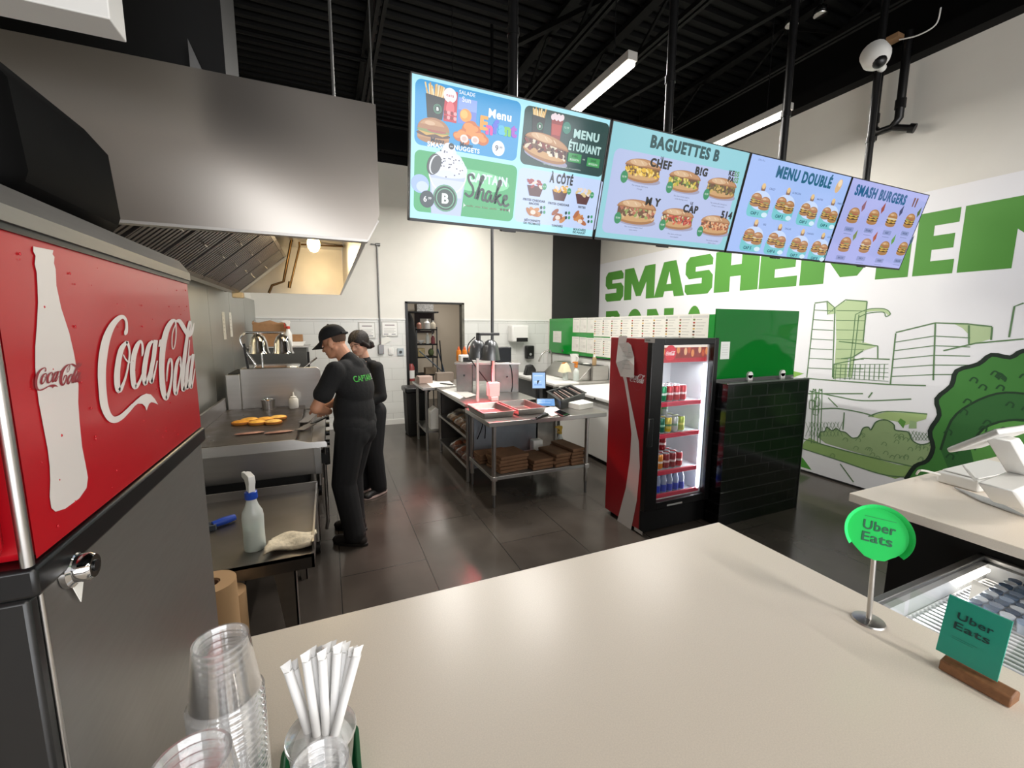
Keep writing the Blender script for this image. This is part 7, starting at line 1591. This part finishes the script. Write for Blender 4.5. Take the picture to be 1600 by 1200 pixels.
# cap and cropped hair
q = g.rot(PIT_, .05)
b = M(); b.ell(H(-.016, 0, .040), (.0975, .0765, .084), 24, 14, q); hair = fuse(b, .006, 2)
ql = q.transposed()
def loc(c): return ql @ (Vector(c)-hc)
hair.f = [f_ for f_ in hair.f if (lambda w_: w_.x < -.036 and w_.z > -.05+.0*w_.x)(loc([sum(hair.v[i][k] for i in f_)/len(f_) for k in range(3)]))]; hair.mi = [0]*len(hair.f); hair.c = [None]*len(hair.f)
obj('short_hair', hair, mat('cropped_hair', '#4f3b2e', .9), t, smooth=180, thick=.001)
b = M(); n = 28; rows_ = []
for j in range(9):
    ph = R(90*j/8); rows_.append([H(-.014+(.110*math.cos(ph))*math.cos(a)-.0, (.086*math.cos(ph)**.85)*math.sin(a), .040+.108*math.sin(ph)**.92) for a in [2*math.pi*i/n for i in range(n)]])
b.add([p_ for r_2 in rows_ for p_ in r_2], [(j*n+i, j*n+(i+1) % n, (j+1)*n+(i+1) % n, (j+1)*n+i) for j in range(8) for i in range(n)])
cp_ = obj('cap', b, CLOTH, t, smooth=180, thick=.005)
def brim(u, v): a = R(-62+124*u); e = .108+.088*v*math.cos(a*.85)**.6; return H(-.014+e*math.cos(a)*(1+.0*v), (.086+.010*v)*math.sin(a), .044-.030*v-.035*(math.sin(a)**2)*v)
obj('brim', M().sheet(brim, 20, 8), CLOTH, cp_, smooth=180, thick=.006)
obj('top_button', M().ell(H(-.014, 0, .150), .009), CLOTH, cp_); obj('back_strap', M().tube([H(-.115, .05, .048), H(-.128, 0, .046), H(-.115, -.05, .048)], .009, 8), CLOTH, cp_)

# ---- woman behind him, hair in a low bun, black long-sleeved top
g = Fig(.335, 4.50, -.80, -.58)
t = th('person', 'cook with dark hair in a bun and black top standing behind the capped man', 'person', (g.o.x, g.o.y, 0))
hc = g.p(.075, 0, 1.565); PIT_ = .28; YW = .32
b = M(); H = head(b, g, hc, PIT_, YW, True)
b.cap(g.p(-.005, 0, 1.37), g.p(.045, 0, 1.53), .054, .048); b.ell(g.p(0, 0, 1.25), (.10, .15, .17), 20, 12, g.rot(.1)); b.ell(g.p(-.01, 0, 1.02), (.095, .135, .18), 20, 12, g.rot())
LSH, LEL, LWR = g.p(0, .165, 1.335), g.p(.0, .205, 1.05), g.p(.18, .13, .98)
RSH, REL, RWR = g.p(.0, -.165, 1.335), g.p(.02, -.235, 1.07), g.p(.21, -.12, .99)
for a, e, w_ in ((LSH, LEL, LWR), (RSH, REL, RWR)): b.cap(a, e, .044, .036); b.cap(e, w_, .038, .025)
hand(b, g, LWR, LWR+g.F*.1-g.L*.05, -1); hand(b, g, RWR, RWR+g.F*.1+g.L*.05, 1)
LHP, LKN, LAN = g.p(-.02, .085, .88), g.p(.02, .095, .47), g.p(-.02, .10, .08)
RHP, RKN, RAN = g.p(-.02, -.085, .88), g.p(.03, -.09, .47), g.p(.0, -.095, .08)
for hp_, kn, an in ((LHP, LKN, LAN), (RHP, RKN, RAN)): b.cap(hp_, kn, .085, .054); b.cap(kn, an, .052, .036); b.cap(an, an+g.F*.09+Vector((0, 0, -.045)), .034, .028)
obj('body', fuse(b, .006, 4), SKINW, t, smooth=180)
face_parts(H, g.rot(PIT_, YW), t, True)
b = M(); b.ell(g.p(-.005, 0, 1.25), (.118, .168, .16), 24, 14, g.rot(.12)); b.ell(g.p(-.012, 0, 1.02), (.118, .158, .22), 24, 14, g.rot()); b.cap(g.p(0, .11, 1.355), g.p(0, -.11, 1.355), .052, .052); b.cap(g.p(-.01, 0, 1.35), g.p(.01, 0, 1.40), .074, .060); b.ell(g.p(.07, 0, 1.20), (.07, .13, .08), 18, 10, g.rot())
for a, e, w_ in ((LSH, LEL, LWR), (RSH, REL, RWR)): b.cap(a, e, .060, .056); b.cap(e, e.lerp(w_, .9), .058, .042); b.ell(e, .060)
obj('long_sleeved_top', fuse(b, .009, 5, lambda c: c[2] > .80), CLOTH, t, smooth=180, thick=.004)
b = M(); b.ell(g.p(-.03, 0, .88), (.125, .165, .13), 24, 12, g.rot())
for hp_, kn, an in ((LHP, LKN, LAN), (RHP, RKN, RAN)): b.cap(hp_, kn, .118, .092); b.cap(kn, an+Vector((0, 0, .02)), .092, .084)
obj('trousers', fuse(b, .010, 5, lambda c: c[2] > .04), CLOTH2, t, smooth=180)
SH2 = mat('black_shoe', '#151314', .5); PSOLE = mat('pale_sole', '#c4aca4', .6)
for an in (LAN, RAN): shoe(an, g, SH2, PSOLE)
# hair: parted shell and bun
q = g.rot(PIT_, YW); ql = q.transposed()
b = M(); b.ell(H(-.020, 0, .040), (.106, .085, .092), 24, 14, q); b.ell(H(-.05, 0, -.01), (.075, .078, .08), 18, 12, q); b.ell(H(-.150, .02, -.055), (.044, .050, .046), 16, 12, q); b.cap(H(-.07, .0, -.03), H(-.13, .015, -.05), .04, .036)
for s_ in (-1, 1): b.cap(H(.035, .066*s_, .035), H(-.03, .078*s_, -.03), .020, .022)
hair = fuse(b, .006, 3)
def keep(c): w_ = loc(c); return not (w_.x > .030 and w_.z < .062-.10*max(0, w_.x-.03) and abs(w_.y) < .050+.25*max(0, .0-w_.z)) and not (w_.z < -.09)
hair.f = [f_ for f_ in hair.f if keep([sum(hair.v[i][k] for i in f_)/len(f_) for k in range(3)])]; hair.mi = [0]*len(hair.f); hair.c = [None]*len(hair.f)
def onhead(d, k=.985): l_ = math.sqrt((d[0]/.106)**2+(d[1]/.085)**2+(d[2]/.095)**2); return H(-.018+d[0]/l_*k, d[1]/l_*k, .036+d[2]/l_*k)
for s_ in (-1, 1):
    for j in range(15):
        a = R(12+j*7.5); d0 = (math.cos(a), .03*s_, math.sin(a)); d2 = (-1, .12*s_, -.62)
        dm = (.62*math.cos(a)-.18+.10*(14-j)/14, .82*s_, .42*math.sin(a)-.18)
        q1 = [tuple(onhead(tuple((1-u)**2*d0[i]+2*u*(1-u)*dm[i]*1.25+u*u*d2[i] for i in range(3)))) for u in [i_/9 for i_ in range(10)]]
        hair.tube(q1, [.004, .008, .009, .009, .009, .009, .008, .008, .007, .005], 8)
for j in range(6):
    a = R(j*60); c_ = H(-.150, .02, -.055); hair.tube([tuple(c_+q @ Vector((.040*math.cos(a+u*1.9)*(1-.5*u)-.012*u, .038*math.sin(a+u*1.9)*(1-.5*u), .028*math.sin(2*a)*(1-u)))) for u in [i_/6 for i_ in range(7)]], .013, 8)
obj('bun_hair', hair, HAIR, t, smooth=180, thick=.004)
